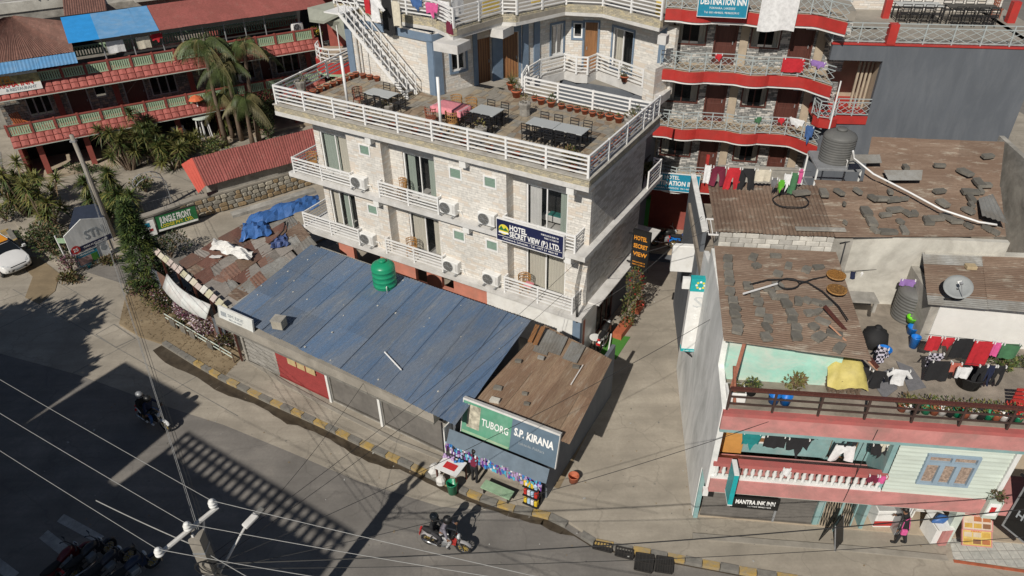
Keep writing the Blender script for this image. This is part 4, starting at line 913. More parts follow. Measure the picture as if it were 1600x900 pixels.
MB().box(-.7, 7.6, YW+.25, 9, 4.6, 4.7).box(-.7, 7.6, YW+.25, 9, 7.4, 7.5).box(-.72, -.5, YW+.25, 9, 0, 12.5).build('core', mt['beige'], inn)
MB().box(-.7, 7.6, YW-.1, 14, 12.7, 13.08).build('roof_deck', mt['concrete'], inn)
def red_pier(F, x, y, z, th, h=.95, w_=.28):
 MB().box(x-w_/2, x+w_/2, y-w_/2, y+w_/2, z, z+h).build('pier', mt['red'], th)
for x in (1.05, 4.35): red_pier(DES, x, wave(x)+.12, 13.12, inn)
t = sign_thing(DES, 'turquoise name board of the red inn fixed to its top railing', (-.05+.75, -.36, 12.95)); W_, H_ = 2.1, 1.12
board(t, 0, W_, 0, H_, mt['inn_blue'], mt['white_metal'], .08, fr=.02); text('DESTINATION INN', .26, mt['white_ink'], t, (.08, -.006, .52), width=1.95, bold=.03); text('POKHARA, LAKESIDE', .09, mt['white_ink'], t, (.5, -.006, .33), width=1.1); text('Tel: 061-464656, 9846033910', .09, mt['white_ink'], t, (.28, -.006, .14), width=1.5); text('HOTEL', .16, mt['white_ink'], t, (.7, -.006, .88), width=.6)
t = sign_thing(DES, 'turquoise hotel name board above the dark porch at the end of the alley', (-.62, -.36, 4.25)); W_, H_ = 2.5, .95
board(t, 0, W_, 0, H_, mt['inn_blue'], mt['white_metal'], .08, fr=.02); text('HOTEL', .2, mt['white_ink'], t, (.75, -.006, .66), width=.75, bold=.02); text('DESTINATION INN', .25, mt['white_ink'], t, (.1, -.006, .32), width=2.3, bold=.03); text('POKHARA, LAKESIDE  061-464656', .09, mt['white_ink'], t, (.12, -.006, .12), width=2.2)
def on(F, x, y, z): return F.w(x, y, z)
cloth_item('bed_sheet', 'large white bed sheet hung over the top red balcony', 'bed sheet', on(DES, 3.35, wave(3.6)-.12, 13.98), on(DES, 4.95, wave(4.8)-.12, 13.98), 1.55, CL['white'])
cloth_item('red_shawl', 'red shawl with a cream sunburst on the middle inn balcony', 'shawl', on(DES, 4.75, wave(5)-.02, 11.2), on(DES, 5.7, wave(5.6)-.02, 11.2), .62, CL['red'])
cloth_item('cloth', 'crimson cloth bundled on the middle inn balcony rail left of the shawl', 'cloth', on(DES, 1.75, wave(1.9)-.02, 11.22), on(DES, 2.1, wave(2)-.02, 11.22), .35, CL['red'], kind='rag')
cloth_item('cloth', 'white and purple cloth heaped over the right end of the middle inn rail', 'cloth', on(DES, 5.85, wave(6)-.1, 11.3), on(DES, 6.5, wave(6.4)-.1, 11.3), .4, CL['purple'], kind='rag')
cloth_item('cloth', 'green cloth on the lower inn railing', 'cloth', on(DES, 4.0, wave(4)-.05, 8.4), on(DES, 4.35, wave(4.3)-.05, 8.4), .4, CL['green'], kind='rag')
cloth_item('cloth', 'small red cloth on the lower inn railing', 'cloth', on(DES, 5.05, wave(5)-.05, 8.4), on(DES, 5.4, wave(5.3)-.05, 8.4), .35, CL['red'], kind='rag')
cloth_item('cloth', 'white cloth hung beside the black water tank on the lower inn railing', 'cloth', on(DES, 5.55, wave(5.6)-.1, 8.5), on(DES, 6.2, wave(6.2)-.1, 8.5), .5, CL['white'], kind='rag')
cloth_item('cloth', 'pale blue cloth at the right end of the lower inn railing', 'cloth', on(DES, 6.25, wave(6.3)-.15, 8.4), on(DES, 6.6, wave(6.6)-.15, 8.4), .9, CL['blue'], kind='rag')
# grey annexe with a terrace
ao = DES.w(6.9, -.35); ANX = Frame((ao.x, ao.y), 98)
anx = ANX.thing('annexe', 'plain dark grey painted annexe wall with a red edged roof terrace', 'building')
tl, tr_ = ANX.v(1313, 67), ANX.v(1600, 78); bl = ANX.v(1340, 231); ZT = 12.02
op1, op2, op3 = ANX.v(1380, 96), ANX.v(1355, 181), ANX.v(1310, 92)
xo = (op1.x+op2.x)/2; zo1, zo0 = op1.z, op2.z
mb = MB(); wall(-.25, 8.35, 5.2, ZT, 0, .25, [(-.25, xo, zo0, zo1)], mb); mb.build('wall', mt['greywall'], anx)
MB().box(8.1, 8.35, .25, 9, 5.2, ZT).build('wall', mt['greywall'], anx)
MB().box(-.3, 9.5, .26, 12, ZT-.15, ZT).build('terrace_floor', mt['concrete'], anx); MB().box(-.3, 9.4, -.04, .24, ZT+.001, ZT+.06).build('red_edge', mt['red'], anx)
MB().box(-.25, xo+.3, 2.6, 2.8, 5.2, ZT).box(xo+.05, xo+.2, .25, 2.6, zo0, zo1).build('recess_wall', mt['beige'], anx)
for k in range(4): MB().box(xo-.65+.18*k, xo-.56+.18*k, .9, 1.0, zo0, zo1-.3).build('shutter_strip', mt['beige'], anx)
MB().prism([(-.25, .25), (-.25, 2.6), (xo, 2.6), (xo, -.05), (.4, -.1)]+[(.1+.55*cos(a), -.25+.5*sin(a)) for a in (R_(-30), R_(-80), R_(-130), R_(-180), R_(-215))], zo0-.4, zo0-.02).build('balcony_slab', mt['red'], anx)
lattice('railing', [(-.45, .1, zo0), (-.3, -.5, zo0), (.2, -.65, zo0), (.55, -.1, zo0), (xo-.02, -.06, zo0)], .8, anx, mt['lattice'], .6)
lattice('railing', [(-.3, .1, ZT+.06), (1.9, .1, ZT+.06)], .85, anx, mt['lattice'], 1.0); lattice('railing', [(2.3, .1, ZT+.06), (9.3, .1, ZT+.06)], .85, anx, mt['lattice'], 1.15)
lattice('railing', [(-.3, .1, ZT+.06), (-.6, 1.7, ZT+.5)], .85, anx, mt['lattice'], .8)
red_pier(ANX, 2.1, .1, ZT+.06, anx, .85, .36)
mb = MB(); wall(1.0, 9.0, ZT, ZT+3, 6.3, 6.5, [], mb); mb.build('back_wall', mt['ledgestone'], anx)
p = ANX.g(1382, 28, ZT); red_pier(ANX, p.x, p.y, ZT, anx, .85, .3); p = ANX.g(1577, 35, ZT); red_pier(ANX, p.x, p.y, ZT, anx, .95, .35)
GA = 'black metal tables on the annexe terrace'
for px, py, l, lab in ((1428, 32, 2.0, 'long dark table on the grey annexe terrace, left one'), (1510, 36, 2.2, 'long dark table on the grey annexe terrace, right one')):
 p = ANX.g(px, py, ZT); metal_table(ANX, p.x, p.y, ZT, l, .8, lab, GA, 0, top=mt['black_face'] if l > 2.1 else mt['granite'])
 for k in range(4):
  put(mch, ANX, p.x-.75+.5*k, p.y-.55, ZT, pi, 'black chair in front of the %s annexe terrace table, %s from the left' % ('left' if l < 2.1 else 'right', ORD[k]), 'black chairs on the annexe terrace')
  put(mch, ANX, p.x-.75+.5*k, p.y+.65, ZT, 0, 'black chair behind the %s annexe terrace table, %s from the left' % ('left' if l < 2.1 else 'right', ORD[k]), 'black chairs on the annexe terrace')
p = ANX.g(1554, 28, ZT); put(cane, ANX, p.x, p.y, ZT, 1.2, 'cane chair at the right end of the annexe terrace by the red pier', 'cane chairs on the annexe terrace')
bush('green potted shrub at the left end of the annexe terrace wall', ANX.w(*ANX.g(1380, 8, ZT)[:2], ZT), (.4, .4, .4), 200, .13, [mt['leaf'], mt['leaf_d']], (1, 1), 71)
# teal house: long rusty roofs behind
tea = TEA.thing('house', 'two storey teal and pink shop house with rusty roofs and a laundry terrace', 'house')
def sheet(a, b, c, d, m, parent, name='corrugated_sheet', pitch=.15, amp=.018, along='v', th=0):
 """corrugated patch a-b (front), c-d (back: c above b, d above a); ridges run front to back ('v') or side to side ('u')"""
 a, b, c, d = map(Vector, (a, b, c, d)); mb = MB()
 if along == 'u': a, b, c, d = b, c, d, a
 n = max(4, int((b-a).length/pitch*2)); nn = (b-a).cross(d-a).normalized()
 if nn.z < 0: nn = -nn
 vs = []
 for i in range(n+1):
  u = i/n; o = nn*(amp if i % 2 else -amp); vs += [a.lerp(b, u)+o, d.lerp(c, u)+o]
 mb.add(vs, [(2*i, 2*i+2, 2*i+3, 2*i+1) for i in range(n)]); return mb.build(name, m, parent)
def roof_sheets(a, b, c, d, nu, nv, mats, parent, rg, along='v', pitch=.15, amp=.018, jit=.03, lap=.08):
 """a roof of separate overlapping sheets"""
 a, b, c, d = map(Vector, (a, b, c, d))
 def pt(u, v): return a.lerp(b, u).lerp(d.lerp(c, u), v)
 nrm = (b-a).cross(d-a).normalized(); nrm = nrm if nrm.z > 0 else -nrm
 for j in range(nv):
  for i in range(nu):
   u0, u1 = i/nu, (i+1)/nu; v0, v1 = j/nv, (j+1)/nv; o = nrm*(.012*j+rg.uniform(0, .014)+.012*(i % 2))
   e = rg.uniform(-jit, jit)/max(.5, (d-a).length)*(1 if j == 0 else .4)
   sheet(pt(u0-.0, v0+e-(lap/ (d-a).length if j else 0))+o, pt(u1+.01, v0+e-(lap/(d-a).length if j else 0))+o, pt(u1+.01, v1)+o, pt(u0-.0, v1)+o, rg.choice(mats), parent, 'corrugated_sheet', pitch, amp, along)
rg = random.Random(11)
sheds = TEA.thing('shed', 'long low block shed with a brown rusty roof behind the teal house', 'shed')
Z2f, Z2k = 9.0, 9.35
roof_sheets((-.15, 4.62, Z2f), (3.75, 4.62, Z2f), (3.75, 7.75, Z2k), (-.15, 7.75, Z2k), 5, 1, [mt['rust']], sheds, rg, 'v', .13, .016)
roof_sheets((3.75, 4.62, Z2f+.02), (9.3, 5.2, Z2f), (10.2, 8.2, Z2k), (3.75, 8.2, Z2k), 3, 3, [mt['rust']], sheds, rg, 'u', .09, .012)
roof_sheets((5.5, 8.2, Z2k), (10.2, 8.2, Z2k), (11.7, 11.7, Z2k+.3), (6.7, 11.7, Z2k+.3), 3, 3, [mt['rust']], sheds, rg, 'u', .09, .012)
p = [TEA.g(*q, Z2k+.12) for q in ((1529, 310), (1552, 303), (1576, 350), (1535, 337))]
sheet(p[3], p[2], p[1], p[0], mt['zinc'], sheds, 'zinc_sheet', .15, .018, 'v')
p = [TEA.g(*q, Z2k+.32) for q in ((1380, 265), (1442, 265), (1440, 281), (1388, 281))]; sheet(p[3], p[2], p[1], p[0], mt['zinc'], sheds, 'zinc_sheet', .15, .018, 'u')
p = [TEA.g(*q, Z2k+.42) for q in ((1330, 242), (1375, 242), (1378, 254), (1327, 255))]; sheet(p[3], p[2], p[1], p[0], mt['zinc'], sheds, 'zinc_sheet', .15, .018, 'u')
bw = MB().box(.02, 3.75, 4.72, 4.9, 6.2, Z2f-.1).build('block_wall', mt['oldconcrete'], sheds)
blk = [M('cement block %s' % k, c, .9, .2, 4, .35, rnd=.12, stain=(.3, .28, .24), stain_amt=.4) for k, c in (('pale', (.56, .54, .49)), ('grey', (.42, .405, .37)))]
for r in range(4):
 x = .0 if r % 2 else -.2; z = 8.2+.19*r
 while x < 3.7:
  a, b = max(.02, x+.01), min(3.75, x+.43)
  if b-a > .1: bev(MB().box(a, b, 4.66+rg.uniform(0, .015), 4.719, z+.006, z+.184).build('block', rg.choice(blk), bw), .012)
  x += .44
mb = MB(); mb.box(3.76, 9.4, 4.95, 5.15, 6.2, Z2f-.08); mb.build('rear_wall', mt['render'], sheds)
MB().box(3.76, 4.4, 4.75, 4.949, 6.2, Z2f-.12).build('rear_wall', mt['oldconcrete'], sheds)
MB().box(.0, .16, 7.9, 13, 0, 7.1).build('side_wall', mt['greywall'], sheds); MB().box(-.03, .19, 7.9, 13, 7.101, 7.16).build('coping', mt['sidewall'], sheds); MB().box(.45, .6, 4.9, 7.7, 3, 8.9).build('side_wall', mt['oldconcrete'], sheds); MB().box(.16, .9, 4.9, 13, 4.4, 4.5).build('gap_floor', mt['brownsheet'], sheds); MB().box(.9, 4.4, 11.6, 11.75, 3, 8.2).build('side_wall', mt['oldconcrete'], sheds)
MB().box(11.9, 12.1, 4, 12.5, 3, 9.6).build('side_wall', mt['oldconcrete'], sheds)
lb = MB(); lb.bar(TEA.g(1243, 357, Z2f+.12), TEA.g(1321, 359, Z2f+.12), .2, .05); lb.build('loose_plank', mt['oldconcrete'], sheds)
def slab_stone(F, px, py, z, l, wd, rot, lab, group, m='slate', h=.1):
 p = F.w(*F.g(px, py, z)) if False else G(px, py, z); rgs = random.Random(int(px*7+py*13))
 t = thing('roof_weight', lab, 'stone slab', p, F.rz+rot, group)
 l *= .85; wd *= .85; pl = [(-l/2, -wd/2), (-l*.1, -wd/2*rgs.uniform(.85, 1.2)), (l/2, -wd/2*rgs.uniform(.7, 1)), (l/2*rgs.uniform(.85, 1.1), wd/2*rgs.uniform(.7, 1)), (0, wd/2*rgs.uniform(.9, 1.15)), (-l/2*rgs.uniform(.8, 1.05), wd/2)]
 o = bev(MB().prism(pl, -.02, h).build('stone', mt[m], t), .015); o.rotation_euler = (rgs.uniform(-.05, .05), rgs.uniform(-.05, .05), 0); return t
ra, rb, rc, rd = (-.28, .02, 7.95), (3.72, -.45, 7.95), (3.85, 4.6, 8.4), (-.12, 4.6, 8.4)
rg = random.Random(21)
roof_sheets(ra, rb, rc, rd, 2, 6, [mt['rust']], tea, rg, 'u', .09, .012)
Q1 = [(545, 30), (550, 100), (555, 170), (560, 230), (565, 320), (590, 400), (605, 460), (605, 515), (630, 600), (625, 660)]
Q2 = [(720, 270), (785, 340), (810, 410), (830, 500), (900, 560), (880, 720)]
Q3 = [(985, 270), (1055, 425), (1105, 510), (1110, 565), (1145, 640), (1145, 710)]
Q4 = [(770, 20), (795, 95), (965, 10), (985, 165), (910, 310), (940, 350), (1020, 370), (1080, 95), (1240, 130), (1340, 110), (1160, 405), (1240, 400), (1330, 420), (1260, 510), (1330, 500), (1380, 585), (1300, 630), (1480, 695), (1350, 720), (1525, 815), (1400, 430), (890, 640)]
GS = 'grey stone slabs weighing down the teal house roof'
def roofz(py, y0, y1, z0, z1): k = max(0, min(1, (y1-py)/(y1-y0))); return z0+(z1-z0)*k
rgs_ = random.Random(4)
for rows_, nm in ((Q1, 'leftmost row'), (Q2, 'second row'), (Q3, 'third row')):
 for k, (x, y) in enumerate(rows_):
  py = 400+y/5.625; slab_stone(TEA, 1040+x/5.625, py, roofz(py, 395, 550, 7.97, 8.42), .42, .34, pi/2+rgs_.uniform(-.3, .3), 'grey slab on the rusty teal house roof, %s from the top of the %s' % (ORD[k], nm), GS)
def bands(Q, n):
 ys = sorted(q[1] for q in Q); out = []
 for b in range(n):
  lo, hi = ys[len(ys)*b//n], ys[len(ys)*(b+1)//n] if b < n-1 else 1e9; out += [(q, b, k) for k, q in enumerate(sorted(q for q in Q if lo <= q[1] < hi))]
 return out
for (x, y), bd, k in bands(Q4, 3):
 py = 400+y/5.625; slab_stone(TEA, 1040+x/5.625, py, roofz(py, 395, 550, 7.97, 8.42), rgs_.uniform(.3, .55), rgs_.uniform(.22, .34), rgs_.uniform(-1.5, 1.5), 'loose slab on the rusty teal house roof, %s from the left of the %s scatter' % (ORD[k], ('upper', 'middle', 'lower')[bd]), GS)
Q5 = [(270, 310), (400, 310), (490, 305), (600, 300), (520, 375), (525, 485), (690, 340), (735, 345), (790, 305), (805, 350), (870, 345), (820, 410), (650, 420), (680, 480), (700, 530), (780, 540), (760, 440), (890, 430), (930, 430), (850, 480), (870, 530), (1000, 465), (1020, 490), (1080, 300), (1100, 370), (1060, 460), (1130, 455), (1180, 480), (1250, 505), (1260, 305), (1265, 345), (1265, 380), (1250, 415), (1320, 300), (1360, 440), (1360, 520), (1400, 540), (1310, 250), (1340, 265), (1080, 150), (880, 160), (1230, 190), (1360, 95)]
for (x, y), bd, k in bands(Q5, 4):
 py = 220+y/3.75; l = .22 if (x, y) in ((520, 375), (525, 485)) else rgs_.uniform(.35, .7)
 slab_stone(TEA, 1180+x/3.75, py, roofz(py, 308, 368, 9.03, 9.38) if py > 308 else 9.38+(308-py)/70*.3, l, l*rgs_.uniform(.42, .6), rgs_.choice((0, pi/2, .3, -1.2)), 'grey slab on the long brown shed roof, %s from the left of its %s row' % (ORD[k], ('back', 'upper', 'lower', 'eave')[bd]), 'grey stone slabs weighing down the long shed roof')
mw = MB(); wall(.0, 3.35, 6.2, 7.93, .35, .55, [], mw); mw.build('wall', mt['mint'], tea)
MB().box(3.15, 3.35, .55, 4.6, 6.2, 7.95).box(.1, .25, .55, 4.6, 6.2, 7.95).build('wall', mt['oldconcrete'], tea)
MB().box(-.1, 13, -.95, 12, 5.9, 6.2).build('terrace_floor', M('stained terrace cement', (.29, .25, .205), .9, .3, 1.3, .3, stain=(.11, .095, .075), stain_amt=.75, stain_sc=.9), tea)
MB().box(-.15, 13, -1.1, -.951, 5.45, 6.05).build('fascia', mt['pink'], tea); MB().box(-.15, 13, -1.16, -.92, 6.051, 6.18).build('coping', mt['pinkred'], tea)
MB().box(-.15, 13, -1.13, -.951, 5.36, 5.449).build('gutter_board', mt['teal'], tea)
MB().box(-.1, 13, -1.1, .05, 2.62, 3.2).build('balcony_slab', mt['pink'], tea); MB().box(-.1, 8.3, -1.06, 0, 2.56, 2.619).build('soffit_edge', mt['siding'], tea)
bz0 = 3.2
MB().box(-.1, 5.1, -1.05, -.9, bz0+.001, bz0+.09).build('baluster_base', mt['white_paint'], tea); MB().box(-.1, 5.15, -1.08, -.82, bz0+.60, bz0+.74).build('handrail', mt['pinkred'], tea)
prof = [(.055, 0), (.07, .04), (.04, .1), (.075, .24), (.045, .38), (.06, .44), (.06, .51)]; src = None
for k in range(23):
 x = .05+k*.2235
 if src is None: src = MB().lathe(prof, 8).build('baluster', mt['white_paint'], tea, True, (x, -.98, bz0+.09))
 else: share('baluster', src, tea, (x, -.98, bz0+.09))
bw_ = MB(); wall(.0, 5.2, 3.2, 5.9, .2, .35, [(.6, 1.05, 3.68, 3.98), (1.15, 1.75, 3.68, 3.98), (1.95, 2.35, 3.68, 3.98), (3.75, 4.6, 3.2, 5.1)], bw_); bw_.build('wall', mt['teal'], tea)
for a, b in ((.6, 1.05), (1.15, 1.75), (1.95, 2.35)): window(tea, a, b, 3.68, 3.98, .17, mt['sidewall'], 1, .05, 'vent', None, None, mt['wood'])
do = MB().box(3.75, 4.6, .27, .32, 3.2, 5.1).build('door', mt['wood'], tea); MB().box(3.8, 4.55, .24, .269, 3.3, 4.1).build('door_panel', mt['teal'], do)
MB().box(.15, 1.0, .1, .199, 3.22, 4.5).build('yellow_door', M('orange yellow paint', (.55, .27, .07), .7, .15, 3, .1), tea)
MB().box(5.0, 5.15, -.95, .2, 3.2, 5.9).build('wall', mt['teal'], tea)
xl, xr = 5.15, 8.36; nb = 13; bh = (5.36-3.2)/nb
wx0, wx1, wz0, wz1 = 6.0, 7.5, 3.72, 5.02
MB().box(xl, xr, -.98, -.95, 3.2, 5.36).build('backing', mt['dark'], tea)
def bd_(a, b, z0):
 o = MB().add([(a, -.992, z0+bh-.032), (b, -.992, z0+bh-.032), (b, -1.0, z0), (a, -1.0, z0), (a, -.981, z0+bh-.032), (b, -.981, z0+bh-.032), (b, -1.02, z0), (a, -1.02, z0)], [(3, 2, 1, 0), (4, 5, 6, 7), (0, 1, 5, 4), (1, 2, 6, 5), (2, 3, 7, 6), (3, 0, 4, 7)]).build('board', mt['siding'], tea)
for k in range(nb):
 z0 = 3.2+k*bh
 if z0+bh*.5 < wz0 or z0+bh*.5 > wz1: bd_(xl, xr, z0)
 else: bd_(xl, wx0, z0); bd_(wx1, xr, z0)
f = MB(); fr = .08; y0, y1 = -1.09, -.985
mt['win_blue'] = M('pale blue window paint', (.27, .36, .44), .6, .12, 3, .08)
for q in ((wx0, wx0+fr, wz0, wz1), (wx1-fr, wx1, wz0, wz1), (wx0+fr, wx1-fr, wz1-fr, wz1), (wx0+fr, wx1-fr, wz0, wz0+fr), (wx0+fr, wx1-fr, 4.6, 4.72)): f.box(q[0], q[1], y0, y1, q[2], q[3])
for xm in (wx0+.52, wx0+.98): f.box(xm-.07, xm+.07, y0+.003, y1, wz0+fr, 4.6)
f.box((wx0+wx1)/2-.04, (wx0+wx1)/2+.04, y0+.003, y1, 4.72, wz1-fr); fo = f.build('window', mt['win_blue'], tea)
mt['lace'] = M('flowered curtain', (.36, .27, .21), .8, .55, 13, 0, stain=(.10, .06, .05), stain_amt=.7, stain_sc=11)
for a, b, c_, d_ in ((wx0+fr, wx0+.45, wz0+fr, 4.6), (wx0+.59, wx0+.91, wz0+fr, 4.6), (wx0+1.05, wx1-fr, wz0+fr, 4.6), (wx0+fr, (wx0+wx1)/2-.04, 4.72, wz1-fr), ((wx0+wx1)/2+.04, wx1-fr, 4.72, wz1-fr)): MB().box(a, b, -1.0, -.99, c_, d_).build('curtain', mt['lace'], fo)
MB().box(8.36, 8.5, -1.08, .2, 2.6, 5.36).build('corner_post', mt['sidewall'], tea)
pts = [(-.0, 0), (8.0, 0), (8.0, 4.4), (6.0, 4.5), (6.0, 7.4), (4.8, 7.6), (4.7, 8.3), (.6, 7.95), (.55, 6.6), (-1.0, 6.2), (-1.0, 2.7), (0.0, 2.55)]
T_s = Matrix.Rotation(R_(90), 4, 'Z'); sw = MB(T_s); sw.vprism(pts, -.0, .18); sw.build('alley_wall', mt['sidewall'], tea)
MB().tube([(-.06, -.5, 6.2), (-.08, .1, 3.0), (-.08, .1, 0)], .05, 8).build('drain_pipe', mt['sidewall'], tea); MB().tube([(-.05, 1.4, 7.6), (-.05, 1.5, .2)], .035, 6).build('drain_pipe', mt['sidewall'], tea)
MB().box(-.16, -.01, -.1, .2, 0, 2.55).build('corner_post', mt['teal'], tea)
MB().box(0, 13, 2.6, 2.8, 0, 5.9).build('back_wall', mt['beige'], tea); MB().box(0, 13, -.02, 2.6, -.05, .06).build('shop_floor', mt['beige'], tea)
MB().box(3.93, 4.1, .0, 2.6, .06, 2.56).build('wall', mt['teal'], tea); MB().box(5.5, 5.62, .0, 2.6, .06, 2.56).build('wall', mt['teal'], tea); MB().box(8.15, 8.4, -.3, .0, .06, 2.56).build('corner_post', mt['siding'], tea)
def shutter(parent, x0, x1, z0, z1, y, m, pitch=.075, T=None, name='roller_shutter'):
 mb = MB(T); n = int((z1-z0)/pitch); vs = []; fs = []
 for i in range(n+1):
  z = z0+(z1-z0)*i/n
  vs += [(x0, y+.05, z), (x1, y+.05, z), (x0, y, z+pitch*.45), (x1, y, z+pitch*.45)]
 for i in range(n): k = 4*i; fs += [(k, k+1, k+3, k+2), (k+2, k+3, k+5, k+4)]
 mb.add(vs, fs); o = mb.build(name, m, parent); MB(T).box(x0, x1, y-.02, y+.04, z0-.0, z0+.07).build('bottom_bar', m, o); return o
shutter(tea, .08, 2.55, .06, 2.54, .02, mt['shutter'], .15); shutter(tea, 2.62, 3.9, .06, 2.54, .02, mt['shutter'], .15); MB().box(2.551, 2.619, -.03, .05, .06, 2.54).build('post', mt['grey_metal'], tea)
t = sign_thing(TEA, 'black tattoo shop board above the dark roller shutter', (.98, -.2, .86)); W_, H_ = 1.6, .56
board(t, 0, W_, 0, H_, mt['black_face'], None, .08); text('MANTRA INK INN', .2, mt['white_ink'], t, (.14, -.006, .24), width=1.32, bold=.03); text('TATTOO 9846211633', .06, mt['white_ink'], t, (.55, -.006, .1), width=.8)
t = TEA.thing('gate', 'teal folding iron gate standing open beside the dark shutters', 'gate', None, (4.15, .05, .06))
for x0, dy in ((0, -.25), (.62, 0)):
 fg = MB(); fg.bar((x0, 0, 0), (x0, 0, 2.2), .04, .04); fg.bar((x0+.45, dy, 0), (x0+.45, dy, 2.2), .04, .04); fg.bar((x0, 0, 2.2), (x0+.45, dy, 2.2), .04, .04); fo = fg.build('leaf_frame', mt['teal'], t)
 for k in range(1, 6): MB().bar((x0+.075*k, dy*k/6, 0), (x0+.075*k, dy*k/6, 2.2), .02, .02).build('bar', mt['black_metal'], fo)
t = TEA.thing('signboard_stand', 'narrow dark A frame signboard standing on the pavement before the teal gate', 'sign', None, TEA.l(G(1298, 845, 0)), .9)
for sx in (-1, 1): f = MB(); f.add([(-.28, sx*.02, 1.1), (.28, sx*.02, 1.1), (.28, sx*.28, 0), (-.28, sx*.28, 0), (-.28, sx*.05, 1.1), (.28, sx*.05, 1.1), (.28, sx*.31, 0), (-.28, sx*.31, 0)], [(3, 2, 1, 0), (4, 5, 6, 7), (0, 1, 5, 4), (1, 2, 6, 5), (2, 3, 7, 6), (3, 0, 4, 7)]); f.build('panel', mt['black_face'], t)
MB().bar((-.3, -.29, 0), (-.3, -.03, 1.12), .03, .03).bar((.3, -.29, 0), (.3, -.03, 1.12), .03, .03).build('frame', mt['grey_metal'], t)
def menu(lab, at, w_, h_, rz, tilt, face, seed, words=('MENU',)):
 t = TEA.thing('menu_board', lab, 'menu board', None, at, rz); T = Matrix.Rotation(tilt, 4, 'X')
 board(t, 0, w_, 0, h_, face, mt['pink'], .05, 0, 'panel', T, .03); rgm = random.Random(seed)
 for j in range(2):
  for i in range(3):
   x = w_*(.05+.32*i); z = h_*(.1+.46*j); MB(T).box(x, x+w_*.27, -.008, -.003, z, z+h_*.32).build('picture', P('dish print', rgm.choice(((.35, .12, .04), (.45, .28, .05), (.2, .09, .04), (.5, .42, .3)))), t)
 text(words[0], h_*.09, mt['red_ink'], t, (w_*.3, -.006, h_*.9), width=w_*.35, T=T); return t
menu('food menu board with dish photographs leaning in front of the cafe corner, upper one', (8.55, -.35, .95), .9, .48, 0, R_(-40), P('cream print', (.55, .45, .36)), 3)
menu('food menu board with dish photographs leaning in front of the cafe corner, yellow lower one', (8.58, -.62, .48), .9, .48, 0, R_(-40), P('yellow menu print', (.5, .36, .1)), 4)
t = TEA.thing('counter', 'pink and white stall counter beside the cafe menu boards', 'counter', None, (8.0, -.45, .06), .2)
MB().box(0, .26, 0, .8, 0, .85).build('cabinet', mt['pink'], t); MB().box(-.24, -.02, .1, .75, 0, .75).build('cabinet', mt['white_paint'], t); MB().box(-.25, .28, -.02, .82, .851, .88).build('top', mt['white_paint'], t)
t = TEA.thing('umbrella', 'folded blue umbrella lying on the stall counter by the menus', 'umbrella', None, (7.9, -.1, 1.0), .4); MB().tube([(-.35, 0, 0), (0, 0, .06), (.4, 0, .0)], [.03, .17, .02], 10).build('canopy', mt['tarp_blue'], t, True); MB().tube([(.4, 0, 0), (.6, 0, 0)], .012, 5).build('handle', mt['darkwood'], t)
for lab, at, cm in (('red and white ice cream freezer box in the open shop under the pink balcony', (6.0, .1, .06), 'red'),):
 t = TEA.thing('freezer', lab, 'freezer', None, at, .1); bev(MB().box(0, .62, 0, .6, 0, .85).build('body', mt['white_paint'], t), .03, 2); MB().box(-.01, .63, -.012, -.001, .1, .34).build('red_band', mt['red'], t); MB().box(.03, .59, .03, .57, .851, .89).build('lid', mt['glass'], t)
t = TEA.thing('rolling_screen', 'grey slatted screen folded at the open shop entrance beside the freezer', 'screen', None, (6.6, -.05, .06), .1)
for k in range(6): MB().box(.03+.06*k, .08+.06*k, -.1+.02*k, .5, 0, 1.9-.04*k).build('slat', mt['sidewall'] if k % 2 else mt['grey_metal'], t)
t = TEA.thing('armchair', 'white plastic armchair inside the open shop below the pink balcony', 'chair', None, (7.75, .9, .06), pi)
MB().box(-.25, .25, -.22, .25, .38, .43).build('seat', mt['white_paint'], t); MB().box(-.25, .25, .2, .26, .43, .85).build('backrest', mt['white_paint'], t); MB().box(-.3, -.25, -.2, .22, .6, .64).box(.25, .3, -.2, .22, .6, .64).build('armrest', mt['white_paint'], t)
for sx in (-1, 1):
 for sy in (-1, 1): MB().bar((sx*.26, sy*.2, 0), (sx*.24, sy*.2, .6 if sy < 0 else .42), .05, .05).build('leg', mt['white_paint'], t)
t = TEA.thing('hanging_sign', 'tall black guest house sign with pale letters hanging at the right edge', 'sign', None, (9.0, -1.2, 2.3), R_(-58))
W_, H_ = 1.35, 2.3; board(t, 0, W_, 0, H_, mt['black_face'], mt['grey_metal'], .12, fr=.05)
text('COB', .5, mt['grey_ink'], t, (.1, -.006, 1.6), width=1.1); text('GUEST', .3, mt['grey_ink'], t, (.2, -.006, 1.1), width=.85); text('HOUSE', .3, mt['grey_ink'], t, (.15, -.006, .6), width=1.0, bold=.02)
MB().box(-.3, 0, .02, .08, H_-.3, H_-.24).build('bracket', mt['black_metal'], t)
t = TEA.thing('lamp_box', 'small pale wall box with printed panel at the corner of the boarded bay', 'sign', None, (8.42, -1.25, 2.6)); MB().box(-.22, .2, 0, .15, 0, .8).build('box', mt['siding'], t); MB().box(-.17, .15, -.008, -.001, .15, .7).build('print', mt['white_ink'], t); MB().box(-.1, .06, -.012, -.0085, .3, .55).build('mark', mt['red_ink'], t)
bush('round dry plant on top of the small wall box', TEA.w(8.45, -1.2, 3.42), (.28, .28, .2), 120, .1, [mt['leaf_b'], mt['leaf']], (3, 1), 88)
